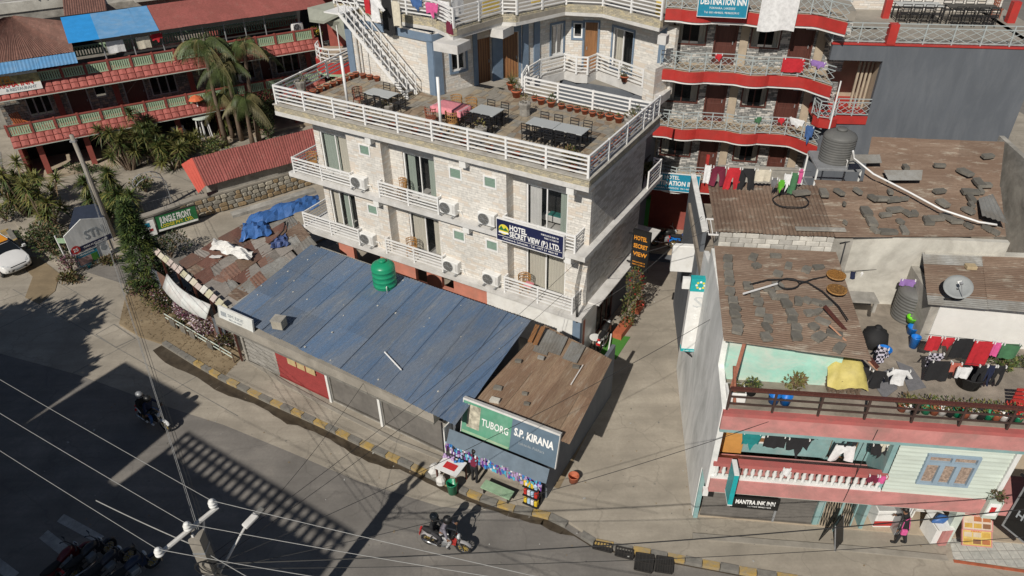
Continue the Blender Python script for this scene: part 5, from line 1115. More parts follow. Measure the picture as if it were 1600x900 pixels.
# the laundry terrace of the teal house
TF = 6.2
t_rail = railing('railing', [(-.05, -1.0, 6.18), (13, -1.0, 6.18)], .82, 3, tea, M('rusty brown iron', (.055, .032, .026), .7, .3, 6, .1), .024, .06, 1.25)
MB().box(-.05, 13, -1.06, -.94, 6.98, 7.05).build('top_plank', mt['darkwood'], tea)
MB().bar((.05, -.6, 6.2), (.35, .1, 7.9), .1, .1).bar((.2, -.8, 6.2), (.12, -.2, 7.2), .08, .08).build('timber_prop', mt['redwood'], tea)
r3 = TEA.thing('rooftop_room', 'white walled rooftop room with a rusty striped sheet roof at the right', 'building')
rg = random.Random(5)
a3, b3, c3, d3 = TEA.g(1450, 476, 7.95), TEA.g(1640, 492, 7.95), TEA.g(1625, 402, 8.35), TEA.g(1440, 396, 8.35)
roof_sheets(a3, b3, c3, d3, 2, 5, [mt['rust'], mt['rust'], mt['zinc']], r3, rg, 'u', .09, .012)
MB().slab4(a3+Vector((.25, .25, -.08)), b3+Vector((0, .25, -.08)), c3+Vector((0, -.1, -.08)), d3+Vector((.25, -.1, -.08)), .06).build('rafters', mt['darkwood'], r3)
MB().box(a3.x+.55, 14, a3.y+.3, a3.y+.48, TF, 7.85).build('wall', M('white lime wash', (.74, .73, .70), .8, .06, 2, .1, stain=(.55, .53, .49), stain_amt=.35), r3)
MB().box(a3.x+.3, a3.x+.549, a3.y+.35, 5.2, TF, 7.85).build('wall', mt['oldconcrete'], r3)
MB().bar(d3+Vector((.05, .0, .03)), c3+Vector((0, 0, .03)), .25, .1).build('mortar_ridge', mt['render'], r3)
t = TEA.thing('satellite_dish', 'grey satellite dish on the rusty roof at the right', 'satellite dish', None, TEA.g(1490, 466, 8.15), 0)
T = Matrix.Translation((0, 0, .42)) @ Matrix.Rotation(R_(-18), 4, 'Y') @ Matrix.Rotation(R_(28), 4, 'X') @ Matrix.Scale(.82, 4)
MB(T).lathe([(.02, -.1), (.2, -.085), (.38, -.04), (.5, .03), (.5, .045), (.37, -.02), (.2, -.06), (.02, -.075)], 28).build('reflector', M('dull grey dish', (.27, .285, .285), .7, .12, 3, .05), t, True)
MB().bar((0, 0, -.05), (0, 0, .36), .05, .05).bar((-.25, 0, -.03), (.25, 0, -.03), .05, .03).build('mount', mt['iron'], t)
MB(T).bar((0, -.48, 0), (0, -.1, .5), .025, .025).box(-.05, .05, -.14, -.04, .46, .56).build('feed_arm', mt['grey_metal'], t); MB(T).box(.05, .2, .1, .25, -.03, -.02).build('sticker', mt['white_paint'], t)
def at(name, lab, cat, px, py, z, rz=0, group=None): return thing(name, lab, cat, G(px, py, z), TEA.rz+rz, group)
t = at('brick', 'single yellowish brick lying on the rusty dish roof', 'brick', 1416, 424, 8.25);
t.location = G(1516, 419, 8.3); bev(MB().box(-.16, .16, -.12, .12, 0, .12).build('brick', M('yellow brick', (.42, .33, .2), .9, .2, 6, .3), t), .01)
def cistern(lab, loc, r, h, m, rings=8, group=None, name='water_tank', cap=True):
 t = thing(name, lab, 'water tank', loc, 0, group); prof = [(r*.97, 0)]
 for k in range(rings): z = h*.8*(k+.5)/rings; prof += [(r*.97, z-h*.03), (r, z-h*.018), (r, z+h*.018), (r*.97, z+h*.03)]
 prof += [(r*.98, h*.8), (r*.9, h*.86), (r*.55, h*.95), (r*.3, h*.97)]
 smooth_angle(MB().lathe(prof, 28).build('tank', m, t), 50)
 if cap: MB().lathe([(r*.3, h*.97), (r*.32, h*.975), (r*.32, h*1.03), (r*.28, h*1.045), (.02, h*1.05)], 18).build('lid', m, t, True)
 MB().tube([(r*.3, -r*.99, h*.2), (r*.3, -r*1.12, h*.2), (r*.3, -r*1.12, -.2)], .025, 6).build('pipe', mt['white_paint'], t); return t
tb = TEA.w(*TEA.g(1304, 249, 9.28)[:2], 0); st = thing('tank_stand', 'rusty pipe stand with jumbled things under the ribbed grey tank', 'stand', Vector((tb.x, tb.y, 6.2)), TEA.rz)
f = MB(); zz = 3.0
for sx in (-1, 1):
 for sy in (-1, 1): MB().bar((sx*.8, sy*.8, 0), (sx*.8, sy*.8, zz), .06, .06).build('leg', mt['sidewall'], st)
for a, b in (((-.8, -.8), (.8, -.8)), ((.8, -.8), (.8, .8)), ((.8, .8), (-.8, .8)), ((-.8, .8), (-.8, -.8))): f.bar((*a, zz), (*b, zz), .07, .07); f.bar((*a, 1.9), (*b, 1.9), .05, .05)
f.box(-.8, .8, -.8, .8, zz+.036, zz+.07); f.build('frame', mt['grey_metal'], st)
cistern('big ribbed dark grey water tank on the pipe stand before the red inn', Vector((tb.x, tb.y, 6.2+zz+.08)), .62, 1.25, mt['tank_black'], 10)
t = thing('pipe', 'white vent pipe standing up behind the ribbed grey tank', 'pipe', Vector((tb.x-.1, tb.y+.9, 9.2)), 0); MB().tube([(0, 0, 0), (0, 0, 2.9)], .03, 6).build('pipe', mt['white_metal'], t)
t = thing('pipe', 'long white water pipe sagging across the brown shed roof', 'pipe', (0, 0, 0)); pp = [G(1333, 236, 10.6), G(1334, 247, 10.0), G(1365, 272, 9.8), G(1420, 300, 9.6), G(1470, 327, 9.5), G(1530, 347, 9.3), G(1557, 351, 9.25), G(1557, 353, 9.15)]
MB().tube(pp, .035, 7).build('pipe', mt['white_metal'], t, True)
t = thing('hose_loop', 'black hose lying in a ring on the brown shed roof', 'hose', G(1235, 315, 9.28)); MB().tube([(.62*cos(2*pi*k/28), .5*sin(2*pi*k/28), .03+.02*sin(k)) for k in range(29)], .022, 6, caps=False).build('hose', mt['rubber'], t)
t = thing('hose', 'black hose coiling over the slabs of the teal house roof', 'hose', (0, 0, 0)); MB().tube([G(x, y, 8.4) for x, y in ((1172, 444), (1200, 437), (1230, 436), (1262, 441), (1285, 455), (1310, 478), (1325, 500))], .022, 6).build('hose', mt['rubber'], t)
t = thing('hose', 'looped black hose by the drying baskets on the teal house roof', 'hose', (0, 0, 0)); MB().tube([G(1232+17*cos(k*.42), 443+8*sin(k*.42), 8.42) for k in range(16)]+[G(1270, 436, 8.4), G(1290, 432, 8.4)], .022, 6).build('hose', mt['rubber'], t)
t = thing('timber', 'long dark timber leaning down the right side of the teal house roof', 'timber', (0, 0, 0)); MB().bar(G(1288, 478, 8.5), G(1372, 575, 7.4), .1, .07).build('beam', mt['darkwood'], t)
t = thing('rod', 'pale copper rod laid beside the dark timber on the teal house roof', 'rod', (0, 0, 0)); MB().bar(G(1296, 508, 8.4), G(1371, 578, 7.3), .035, .035).build('rod', M('copper pipe', (.5, .27, .17), .5, .2, 4, .05), t)
t = thing('rod', 'white rod laid over the second slab row of the teal house roof', 'rod', (0, 0, 0)); MB().bar(G(1161, 459, 8.4), G(1215, 443, 8.45), .04, .04).build('rod', mt['white_metal'], t)
for px, py, lab in ((1306, 432, 'flat round basket of drying orange chillies, upper one'), (1307, 455, 'flat round basket of drying brown chillies, lower one')):
 t = thing('basket', lab, 'basket', G(px, py, 8.48), 0, 'drying baskets'); MB().lathe([(.25, 0), (.3, .05), (.3, .08), (.26, .06)], 22).build('tray', mt['rattan'], t, True)
 c = MB(); rgc = random.Random(px+py); [c.bar(*(lambda a, r_, q: ((cos(a)*r_, sin(a)*r_, .07), (cos(a)*r_+.07*cos(q), sin(a)*r_+.07*sin(q), .09)))(rgc.uniform(0, 6.3), .24*rgc.random()**.5, rgc.uniform(0, 6.3)), .018, .014) for _ in range(150)]; c.build('chillies', M('dried chillies %d' % py, (.26, .12, .025) if py < 440 else (.18, .09, .025), .8, .3, 12, .1), t, kind='stuff')
cistern('dark ribbed water tank half under the dish roof on the laundry terrace', G(1418, 495, TF), .56, 1.3, mt['tank_black'], 9)
t = thing('rubbish_sack', 'shiny black plastic sack on the terrace beside the rusty roof corner', 'sack', G(1363, 540, TF)); o = MB().lathe([(.2, 0), (.4, .1), (.43, .36), (.36, .56), (.16, .7), (.07, .73), (.11, .8), (.03, .83)], 18).build('sack', mt['rubber'], t, True)
rgc = random.Random(2);
for v in o.data.vertices: v.co.x *= 1+rgc.uniform(-.14, .14); v.co.y *= 1+rgc.uniform(-.14, .14)
def washing_line(lab, pts, r=.008):
 t = thing('washing_line', lab, 'washing line', (0, 0, 0)); MB().tube(pts, r, 5).build('line', mt['black_metal'], t)
def line_items(p0, p1, items, z0, z1, ori, grp, tagl, sc=1):
 """items: (px, py, width px, drop, colour, kind, description) placed on a line seen between two pixels"""
 pass
def wash(px0, py0, px1, py1, z, drop, col, kind, name, lab, cat, grp='washing on the rooftop terrace', seed=0, cm=None):
 return cloth_item(name, lab, cat, G(px0, py0, z), G(px1, py1, z), drop, cm or CL[col], grp, kind, seed)
mt['check'] = None
def MCHECK(name, a, b, s):
 m, nt, bb = _nt(name); c = nt.nodes.new('ShaderNodeTexChecker'); c.inputs['Scale'].default_value = s; c.inputs['Color1'].default_value = (*a, 1); c.inputs['Color2'].default_value = (*b, 1)
 nt.links.new(_coord(nt), c.inputs['Vector']); nt.links.new(c.outputs[0], bb.inputs['Base Color']); bb.inputs['Roughness'].default_value = .9; return m
CL['check'] = MCHECK('black and white check', (.02, .02, .03), (.55, .52, .6), 12)
zl = 7.55
washing_line('thin washing line along the white rooftop wall carrying the red cloths', [G(1445, 522, zl), G(1520, 530, zl-.04), G(1598, 541, zl)])
for i, (x0, x1, y0, dr, c, k, d) in enumerate(((1452, 1474, 525, .55, 'red', 'towel', 'crimson towel at the left end of the line below the white rooftop wall'), (1475, 1495, 527, .5, 'red', 'rag', 'crimson cloth second from the left on the line below the white rooftop wall'), (1494, 1525, 529, .75, 'black', 'towel', 'black printed towel hanging left of the large red towel'), (1524, 1555, 533, .95, 'red', 'towel', 'large bright red towel in the middle of the rooftop line'), (1554, 1567, 535, .5, 'pink', 'towel', 'narrow pink towel right of the large red towel'), (1567, 1597, 537, .55, 'green', 'towel', 'dark green towel at the right end of the rooftop line'))):
 wash(x0, y0, x1, y0+1.5, zl, dr, c, k, 'towel', d, 'towel', seed=i)
washing_line('washing line strung low in front of the red towels', [G(1440, 562, 7.2), G(1600, 575, 7.2)])
for i, (x0, x1, y0, dr, c, k, d, nm) in enumerate(((1450, 1478, 552, .55, 'check', 'shirt', 'checked shirt at the left of the low rooftop line', 'shirt'), (1455, 1490, 564, .75, 'black', 'towel', 'black garment with white marks below the checked shirt', 'garment'), (1487, 1505, 567, .5, 'coral', 'rag', 'coral coloured cloth hanging askew on the low rooftop line', 'cloth'), (1497, 1520, 574, .4, 'white', 'towel', 'small white towel over the dark tub', 'towel'), (1530, 1545, 571, .8, 'black', 'trousers', 'black trousers left of the navy pair on the low line', 'trousers'), (1543, 1558, 571, .75, 'navy', 'trousers', 'navy trousers in the middle of the right hand group', 'trousers'), (1558, 1574, 572, .75, 'black', 'trousers', 'black trousers right of the navy pair on the low line', 'trousers'))):
 wash(x0, y0, x1, y0+1, 7.2, dr, c, k, nm, d, 'laundry', seed=20+i)
wash(1372, 540, 1391, 546, 7.3, .6, 'check', 'shirt', 'shirt', 'blue and white checked shirt by the blue basin at the roof corner', 'laundry', seed=40)
wash(1392, 576, 1426, 580, 7.0, .6, 'white', 'shirt', 'shirt', 'white shirt hanging over the dark mat in the middle of the terrace', 'laundry', seed=41)
wash(1340, 572, 1362, 576, 7.1, .75, 'black', 'towel', 'garment', 'black garment hanging at the corner under the rusty roof', 'laundry', seed=42); wash(1362, 578, 1390, 582, 7.0, .7, 'black', 'shirt', 'shirt', 'black shirt left of the white shirt on the terrace', 'laundry', seed=43)
wash(1325, 418, 1342, 420, 7.6, .4, 'navy', 'shirt', 'shirt', 'navy shirt on the short line before the stained wall', 'laundry', seed=44); wash(1342, 420, 1368, 419, 7.6, .5, 'white', 'shirt', 'shirt', 'white shirt right of the navy one before the stained wall', 'laundry', seed=45)
wash(1374, 421, 1391, 420, 7.55, .35, 'pink', 'rag', 'cloth', 'pinkish cloth at the right of the short line before the stained wall', 'laundry', seed=46); wash(1408, 436, 1433, 438, 7.7, .25, 'purple', 'towel', 'towel', 'lilac and cream towel hung above the dark ribbed tank', 'laundry', seed=47)
washing_line('thin line before the stained pale wall with navy and white shirts', [G(1318, 424, 7.62), G(1392, 420, 7.62), G(1440, 413, 7.9)])
for pts, lab, m in ((((1357, 590), (1395, 575), (1402, 608), (1381, 624)), 'dark grey mat spread on the terrace floor under the black washing', 'grey'), (((1400, 565), (1425, 575), (1447, 606), (1420, 612)), 'second grey mat lying under the white shirt', 'grey')):
 t = thing('mat', lab, 'mat', G(*pts[0], TF), 0, 'grey mats on the terrace'); mb = MB(); c0 = G(*pts[0], TF); mb.prism([((G(*q, TF)-c0).x, (G(*q, TF)-c0).y) for q in pts], .005, .03); mb.build('mat', CL[m], t)
def tub(lab, px, py, z, r, h, m, cat='tub', plant=None, grp=None, seed=3):
 t = thing(cat.replace(' ', '_'), lab, cat, G(px, py, z), 0, grp); MB().lathe([(r*.8, 0), (r, h), (r*1.06, h+.01), (r*1.06, h+.03), (r*.94, h+.03), (r*.75, .04)], 18).build('body', m, t, True)
 if plant:
  MB().lathe([(r*.9, h*.8), (r*.9, h*.86)], 12).build('soil', mt['soil'], t); b = MB(); rgp = random.Random(seed); leaves(b, (0, 0, h+plant*.4), (r*1.1, r*1.1, plant*.6), 130, .1, rgp, lambda: rgp.choice((0, 0, 1)), shell=0); b.build('plant', [mt['leaf'], mt['leaf_y']], t)
 return t
mt['blue_plastic'] = P('blue plastic', (.01, .16, .55), .35); mt['lime_plastic'] = P('lime plastic', (.16, .62, .02), .35)
tub('bright blue plastic basin by the checked shirt', 1380, 553, TF+.6, .21, .18, mt['blue_plastic'], 'basin'); tub('lime green basin on the terrace right of the ribbed tank', 1424, 502, TF+.3, .18, .16, mt['lime_plastic'], 'basin'); tub('blue plastic barrel standing beside the white rooftop wall corner', 1426, 542, TF, .15, .4, mt['blue_plastic'], 'barrel'); tub('small blue bucket above the blue barrel on the terrace', 1424, 521, TF, .18, .26, mt['blue_plastic'], 'bucket')
tub('dark plastic tub under the small white towel', 1511, 601, TF, .4, .42, mt['rubber']); tub('black pot with a green plant on the terrace before the mint wall', 1172, 614, TF, .2, .3, mt['rubber'], 'plant pot', .2); tub('blue bucket behind the terrace railing, left one', 1208, 628, TF, .18, .3, mt['blue_plastic'], 'bucket'); tub('blue bucket behind the terrace railing, right one', 1226, 630, TF, .18, .3, mt['blue_plastic'], 'bucket')
t = thing('planter_box', 'grey polystyrene box of soil behind the left end of the terrace railing', 'planter', G(1148, 622, TF), TEA.rz); bev(MB().box(-.28, .28, -.2, .3, 0, .35).build('box', mt['white_paint'], t), .02); MB().box(-.23, .23, -.15, .25, .351, .36).build('soil', mt['soil'], t); b = MB(); rgp = random.Random(4); leaves(b, (0, .05, .42), (.22, .2, .1), 90, .08, rgp, shell=0); b.build('plant', [mt['leaf_y']], t)
bush('dry grassy plant in front of the mint wall on the terrace', G(1242, 606, TF), (.35, .3, .3), 260, .14, [mt['leaf_b'], mt['leaf_y']], (2, 2), 15)
t = thing('firewood_pile', 'pile of cut firewood under a yellow tarpaulin at the mint wall', 'firewood', G(1312, 604, TF), TEA.rz); rgp = random.Random(6)
for i in range(7):
 for j in range(4):
  x, z = -.42+.14*i+rgp.uniform(-.02, .02), .08+.14*j; MB().tube([(x, -.35+rgp.uniform(-.1, .05), z), (x, .4, z)], .06, 6).build('log', mt['bark'], t)
t = thing('tarpaulin', 'crumpled yellow tarpaulin covering the firewood on the terrace', 'tarpaulin', G(1312, 600, TF), TEA.rz); mb = MB(); n = 12
for i in range(n+1):
 for j in range(n+1):
  u, v_ = -1+2*i/n, -1+2*j/n; e = max(abs(u), abs(v_)); mb.v.append((u*.55*(1-.1*v_), v_*.6-.02, 1.0-.45*max(0, e-.7)*2-.42*max(0, -v_-.15)+rgp.uniform(-.03, .03)+.05*sin(u*4)))
mb.f = [(i*(n+1)+j, (i+1)*(n+1)+j, (i+1)*(n+1)+j+1, i*(n+1)+j+1) for i in range(n) for j in range(n)]; mb.m = [0]*len(mb.f)
mb.build('sheet', M('yellow plastic sheet', (.50, .42, .13), .6, .2, 3, .4), t, True)
rgp = random.Random(9)
for k, px in enumerate((1408, 1416, 1430, 1445, 1458, 1470, 1482, 1494, 1506, 1518, 1530, 1542, 1554, 1566, 1576, 1588)):
 py = 640+(px-1400)*.1; fl = k > 12; t = tub('potted plant behind the iron terrace railing, %s from the left of the pot row' % ORD[k], px, py, TF, .14, .22, [mt['terracotta'], mt['white_paint'], mt['rubber'], mt['tank_green']][k % 4], 'plant pot', None, 'potted plants along the iron terrace railing')
 b = MB(); r2 = random.Random(k); leaves(b, (0, 0, .42), (.17, .16, .22), 34 if k % 3 else 80, .1, r2, lambda: r2.choice((0, 0, 1, 1, 2) if not fl else (0, 1, 3, 3)), shell=0); b.build('plant', [mt['leaf'], mt['leaf_y'], mt['leaf_b'], mt['flower_r']], t)
for k in range(3): bush('leafy green plant hanging over the wall below the red towels, %s from the left' % ORD[k], TEA.w(8.0+.75*k, 1.75, TF), (.35, .3, .35), 260, .13, [mt['leaf'], mt['leaf_y']], (2, 1), 90+k, group='plants below the red towels')
t = thing('red_chair', 'bright red plastic armchair at the right end of the iron terrace railing', 'chair', TEA.w(8.35, -.45, TF), TEA.rz)
MB().box(-.25, .25, -.25, .25, .4, .45).build('seat', mt['red'], t); b = MB(); [b.box(-.25, .25, .22, .26, .5+.14*k, .58+.14*k) for k in range(3)]; b.build('backrest', mt['red'], t); [MB().box(sx*.23-.03, sx*.23+.03, sy*.23-.03, sy*.23+.03, 0, .4).build('leg', mt['red'], t) for sx in (-1, 1) for sy in (-1, 1)]
t = thing('stool', 'rough wooden work bench by the dark ribbed tank on the laundry terrace', 'bench', G(1340, 480, 7.0), TEA.rz); MB().box(-.5, .5, -.3, .3, .38, .44).build('top', mt['oldconcrete'], t); [MB().box(sx*.42-.05, sx*.42+.05, sy*.22-.05, sy*.22+.05, 0, .38).build('leg', mt['oldconcrete'], t) for sx in (-1, 1) for sy in (-1, 1)]
t = thing('antenna', 'thin black aerial pole leaning by the stained wall', 'antenna', G(1309, 428, 7.7)); MB().bar((0, 0, 0), (.12, .3, 1.1), .04, .04).bar((-.08, .28, 1.05), (.3, .32, 1.1), .03, .03).build('pole', mt['black_metal'], t)
zz = 5.35
def tw(x, y, z): return TEA.w(x, y, z)
washing_line('washing line high across the teal balcony', [tw(.4, -.7, 5.25), tw(3, -.7, 5.1), tw(5.1, -.7, 5.2)])
for x0, x1, z, dr, c, k, nm, lab in ((.65, 1.25, 5.0, .75, 'teal', 'rag', 'cloth', 'turquoise scarf hanging in points on the teal balcony'), (1.35, 2.0, 4.95, .5, 'black', 'towel', 'towel', 'black towel right of the turquoise scarf on the teal balcony'), (2.0, 2.75, 4.9, .8, 'black', 'rag', 'garment', 'black garment hanging in a point in the middle of the teal balcony'), (2.6, 3.0, 5.2, .3, 'black', 'shirt', 'shirt', 'small black shirt high on the teal balcony line'), (3.75, 4.05, 5.25, .5, 'black', 'trousers', 'trousers', 'small black trousers high on the teal balcony line'), (3.45, 4.1, 4.75, .7, 'white', 'trousers', 'trousers', 'white trousers on the teal balcony'), (4.5, 5.0, 4.9, .6, 'black', 'rag', 'cloth', 'black cloth at the right end of the teal balcony line'), (4.75, 5.1, 5.15, .45, 'cream', 'shirt', 'shirt', 'cream shirt by the boarded bay on the teal balcony')):
 cloth_item(nm, lab, 'laundry', tw(x0, -.72, z), tw(x1, -.72, z), dr, CL[c], 'washing on the teal balcony', k, int(x0*10))
for x0, x1, c, lab in ((4.55, 4.85, 'maroon', 'crimson cloth draped over the white balusters near the boarded bay'), (4.86, 5.1, 'pink', 'pink cloth draped over the white balusters next to the boarded bay'), (2.0, 2.25, 'white', 'white cloth laid over the red balcony handrail')):
 cloth_item('cloth', lab, 'cloth', tw(x0, -1.1, 3.96), tw(x1, -1.1, 3.96), .3, CL[c], 'cloths over the balcony handrail', 'towel', int(x0*9))
t = TEA.thing('shop_sign', 'narrow turquoise light box sign edge on at the left end of the pink balcony', 'sign', None, (.45, -1.5, 2.9)); MB().box(-.07, .07, -.3, .3, 0, 1.35).build('box', mt['teal_face'], t); MB().box(-.075, .075, -.31, .31, -.04, 0).box(-.075, .075, -.31, .31, 1.35, 1.39).build('frame', mt['sidewall'], t); MB().box(-.02, .02, .3, .5, .6, .7).build('bracket', mt['black_metal'], t)
t = TEA.thing('junction_box', 'small black and white box fixed at the alley corner of the teal house', 'box', None, (-.1, -1.05, 2.35)); MB().box(-.15, .02, -.02, .15, 0, .28).build('box', mt['white_paint'], t); MB().box(.021, .2, -.03, .15, 0, .28).build('cover', mt['black_face'], t)
ls = TEA.w(-.62, 4.75, 0); w0 = TEA.v(1065, 548, 4.75); w1 = TEA.v(1078, 435, 4.75); w2 = TEA.v(1110, 435, 4.75)
t = TEA.thing('light_box_sign', 'tall white light box sign with a turquoise top jutting over the alley', 'sign', None, (-.66, 4.75, w0.z)); Hs = w1.z-w0.z; Ws = .66
MB().box(0, Ws, 0, .22, .12, Hs-.55).build('panel', mt['white_paint'], t); MB().box(-.01, Ws+.01, -.012, .23, Hs-.549, Hs).build('cap', mt['teal_face'], t); MB().box(-.02, Ws+.02, -.03, .24, 0, .119).build('foot_band', mt['teal_face'], t)
text('S', .5, M('faded sign print', (.55, .57, .57), .6, .1, 4, 0), t, (.17, -.004, Hs-1.25), width=.34)
for k in range(8): a = k*pi/4; c = MB(Matrix.Translation((.33+.14*cos(a), -.015, Hs-.27+.14*sin(a))) @ Matrix.Rotation(R_(90), 4, 'X')); c.lathe([(.045, 0), (.045, .006)], 8); c.build('petal', mt['yellow_ink'] if k % 2 else mt['white_ink'], t)
text('GUEST HOUSE', .05, mt['white_ink'], t, (.08, -.034, .03), width=.5)
for k in range(5): text('SPA'[k % 3], .2, mt['white_ink'], t, (.25, -.004, .5+.35*k), width=.15)
MB().bar((.1, .1, -.02), (.6, .1, -.45), .05, .05).bar((.05, .1, -.02), (.66, .1, -.02), .05, .05).build('bracket', mt['black_metal'], t)
MB().box(-.3, -.03, .05, .2, Hs-.5, Hs-.05).build('side_box', mt['white_paint'], t)
w0 = TEA.v(1059, 425, 9.0); t = TEA.thing('wall_panel', 'plain white blank sign panel above the alley, behind the turquoise topped sign', 'sign', None, (-.9, 9.0, w0.z)); bev(MB().box(0, .95, 0, .25, 0, TEA.v(1088, 386, 9.0).z-w0.z).build('panel', mt['white_paint'], t), .02)
p0 = TEA.w(.0, 7.7, 7.4); t = TEA.thing('roof_grille', 'white barred grille at the alley edge beside the rusty roofs', 'grille', None, (.0, 6.6, 7.75)); f = MB(); f.bar((0, 0, 0), (.75, 0, 0), .05, .05); f.bar((0, 1.0, .1), (.75, 1.0, .1), .05, .05); fo = f.build('frame', mt['white_metal'], t)
for k in range(6): MB().bar((.15*k, 0, 0), (.15*k, 1.0, .1), .03, .03).build('bar', mt['white_metal'], fo)
zc = 10.15; p0, p1 = G(1100, 258, zc), G(1268, 268, zc)
washing_line('washing line above the back of the brown shed roof', [p0, p0.lerp(p1, .5)-Vector((0, 0, .05)), p1])
for x0, x1, y, dr, c, k, nm, lab in ((1102, 1112, 258, .7, 'white', 'towel', 'towel', 'white towel at the left end of the line over the shed roof'), (1113, 1136, 260, .75, 'maroon', 'trousers', 'trousers', 'maroon trousers on the line over the shed roof'), (1136, 1159, 262, .95, 'red', 'trousers', 'trousers', 'bright red trousers on the line over the shed roof'), (1158, 1182, 263, .95, 'black', 'trousers', 'trousers', 'black trousers right of the red ones over the shed roof'), (1182, 1206, 265, .45, 'cream', 'towel', 'towel', 'cream towel in the middle of the line over the shed roof'), (1206, 1216, 278, .5, 'grey', 'rag', 'cloth', 'small grey cloth on the line over the shed roof'), (1226, 1238, 272, .7, 'white', 'rag', 'cloth', 'white cloth hanging askew near the tank stand'), (1217, 1228, 281, .55, 'lime', 'rag', 'cloth', 'lime green cloth near the tank stand'), (1236, 1249, 270, .8, 'green', 'towel', 'towel', 'dark green towel near the tank stand'), (1249, 1257, 264, .55, 'pink', 'towel', 'towel', 'pink towel beside the tank stand')):
 cloth_item(nm, lab, 'laundry', G(x0, y, zc), G(x1, y+.8, zc), dr, CL[c], 'washing over the brown shed roof', k, x0)
t = thing('bright_line_post', 'red painted post at the left end of the shed roof washing line', 'post', G(1100, 285, 9.3)); MB().box(-.05, .05, -.05, .05, -.3, 1.1).build('post', mt['red'], t)
# the red lodge at the back left
lod = LOD.thing('lodge', 'long red and grey stone lodge with green balustrade balconies and tiled skirts', 'lodge')
YL = 1.9; XA, XB = .55, 21.6
gp_ = M('pale green balustrade board', (.36, .50, .33), .75, .2, 4, .1, stain=(.45, .48, .34), stain_amt=.5)
tl_src = MB().add([(.02, 0, 0), (.45, 0, 0), (.45, .21, .265), (.02, .21, .265), (.02, -.02, .06), (.235, -.04, .09), (.45, -.02, .06), (.02, .19, .32), (.235, .17, .345), (.45, .19, .32)], [(0, 1, 6, 5, 4), (4, 5, 8, 7), (5, 6, 9, 8), (1, 2, 9, 6), (0, 4, 7, 3)])
tsrc = None
for zb in (2.5, 5.62):
 sk = MB().slab4((XA, 0, zb), (XB, 0, zb), (XB, .5, zb+.6), (XA, .5, zb+.6), .08).box(XA, XB, -.03, .02, zb-.1, zb-.005).build('balcony_slab', mt['lodge_red'], lod)
 MB().box(XA, XB, -.045, -.031, zb-.09, zb-.04).build('pale_edge', mt['siding'], sk)
 for r in range(2):
  n = int((XB-XA)/.49)
  for k in range(n):
   p = (XA+.49*k+(.0 if r else .0), .02+.24*r-.01*(1-r), zb+.005+.29*r)
   if tsrc is None: tsrc = tl_src.build('roof_tile', mt['lodge_tile'], sk, loc=p)
   else: share('roof_tile', tsrc, sk, p)
 zf = zb+.62; MB().box(XA, XB, .5, YL, zf-.2, zf-.05).build('balcony_floor', mt['lodge_red'], lod)
 n = int((XB-XA)/1.38); psrc = None
 rl = MB().box(XA, XB, .42, .56, zf-.04, zf+.03).box(XA, XB, .42, .56, zf+.66, zf+.74).build('balustrade', mt['lodge_red'], lod)
 for k in range(n+1): MB().box(XA+1.38*k-.07, XA+1.38*k+.07, .40, .58, zf+.031, zf+.78).build('pier', mt['lodge_red'], rl)
 for k in range(n):
  x0 = XA+1.38*k+.07; f = MB() if psrc is None else None
  if psrc is None:
   f.box(0, 1.24, .0, .07, .0, .07); f.box(0, 1.24, 0, .07, .54, .62)
   for j in range(9): f.box(.02+.137*j, .11+.137*j, .0, .06, .07, .54)
   psrc = f.build('balustrade_panel', gp_, rl, loc=(x0, .455, zf+.035))
  else: share('balustrade_panel', psrc, rl, (x0, .455, zf+.035))
def lx(px, py): return LOD.v(px, py, YL).x
zf = 3.12; its = [('w', 43, 83, 168, 3), ('d', 108, 141, 160, 1), ('w', 148, 167, 146, 1), ('d', 197, 230, 148, 1), ('w', 235, 277, 135, 3), ('d', 341, 363, 120, 1), ('w', 366, 398, 112, 3), ('w', 430, 470, 102, 3), ('d', 408, 424, 110, 1)]
ho = []
for kd, a, b, yy, n in its:
 xa, xb = lx(a, yy), lx(b, yy); ho.append((xa, xb, zf+(.0 if kd == 'd' else .55 if n > 1 else 1.1), zf+(2.05 if kd == 'd' or n > 1 else 2.0)))
mb = MB(); wall(XA, 23.5, zf-.1, 5.5, YL, YL+.25, ho, mb); mb.build('wall', mt['lodge_stone'], lod)
for (kd, a, b, yy, n), h in zip(its, ho):
 if kd == 'w': window(lod, h[0], h[1], h[2], h[3], YL-.02, mt['grey_metal'], n, .07, 'window', None, mull=.09)
 else:
  fr = MB(); fr.box(h[0]-.05, h[0]+.03, YL-.03, YL+.1, h[2], h[3]); fr.box(h[1]-.03, h[1]+.05, YL-.03, YL+.1, h[2], h[3]); do = MB().box(h[0]+.03, h[1]-.03, YL+.12, YL+.16, h[2], h[3]).build('door', mt['darkwood'], lod); fr.build('frame', mt['grey_metal'], do); MB().box(h[1]-.15, h[1]-.11, YL+.06, YL+.119, h[2]+.95, h[2]+1.08).build('handle', mt['grey_metal'], do)
for px, yy in ((92, 160), (184, 148), (300, 130), (482, 95)): xx = lx(px, yy); MB().box(xx-.18, xx+.18, YL-.08, YL-.002, zf-.1, 5.5).build('pilaster', mt['lodge_red'], lod)
mb = MB(); wall(XA+.1, 22, 0, 2.4, 3.8, 4.0, [], mb); mb.build('wall', mt['dark'], lod); MB().box(XA+.1, XA+.3, .9, 3.8, 0, 2.4).build('wall', mt['lodge_red'], lod)  # shade of the porch is put into the rear wall's dark colour
for x in (1.9, 4.7, 7.5, 10.6, 13.4, 16.2, 19.0): MB().box(x-.17, x+.17, .5, .84, 0, 2.45).build('pillar', mt['lodge_red'], lod)
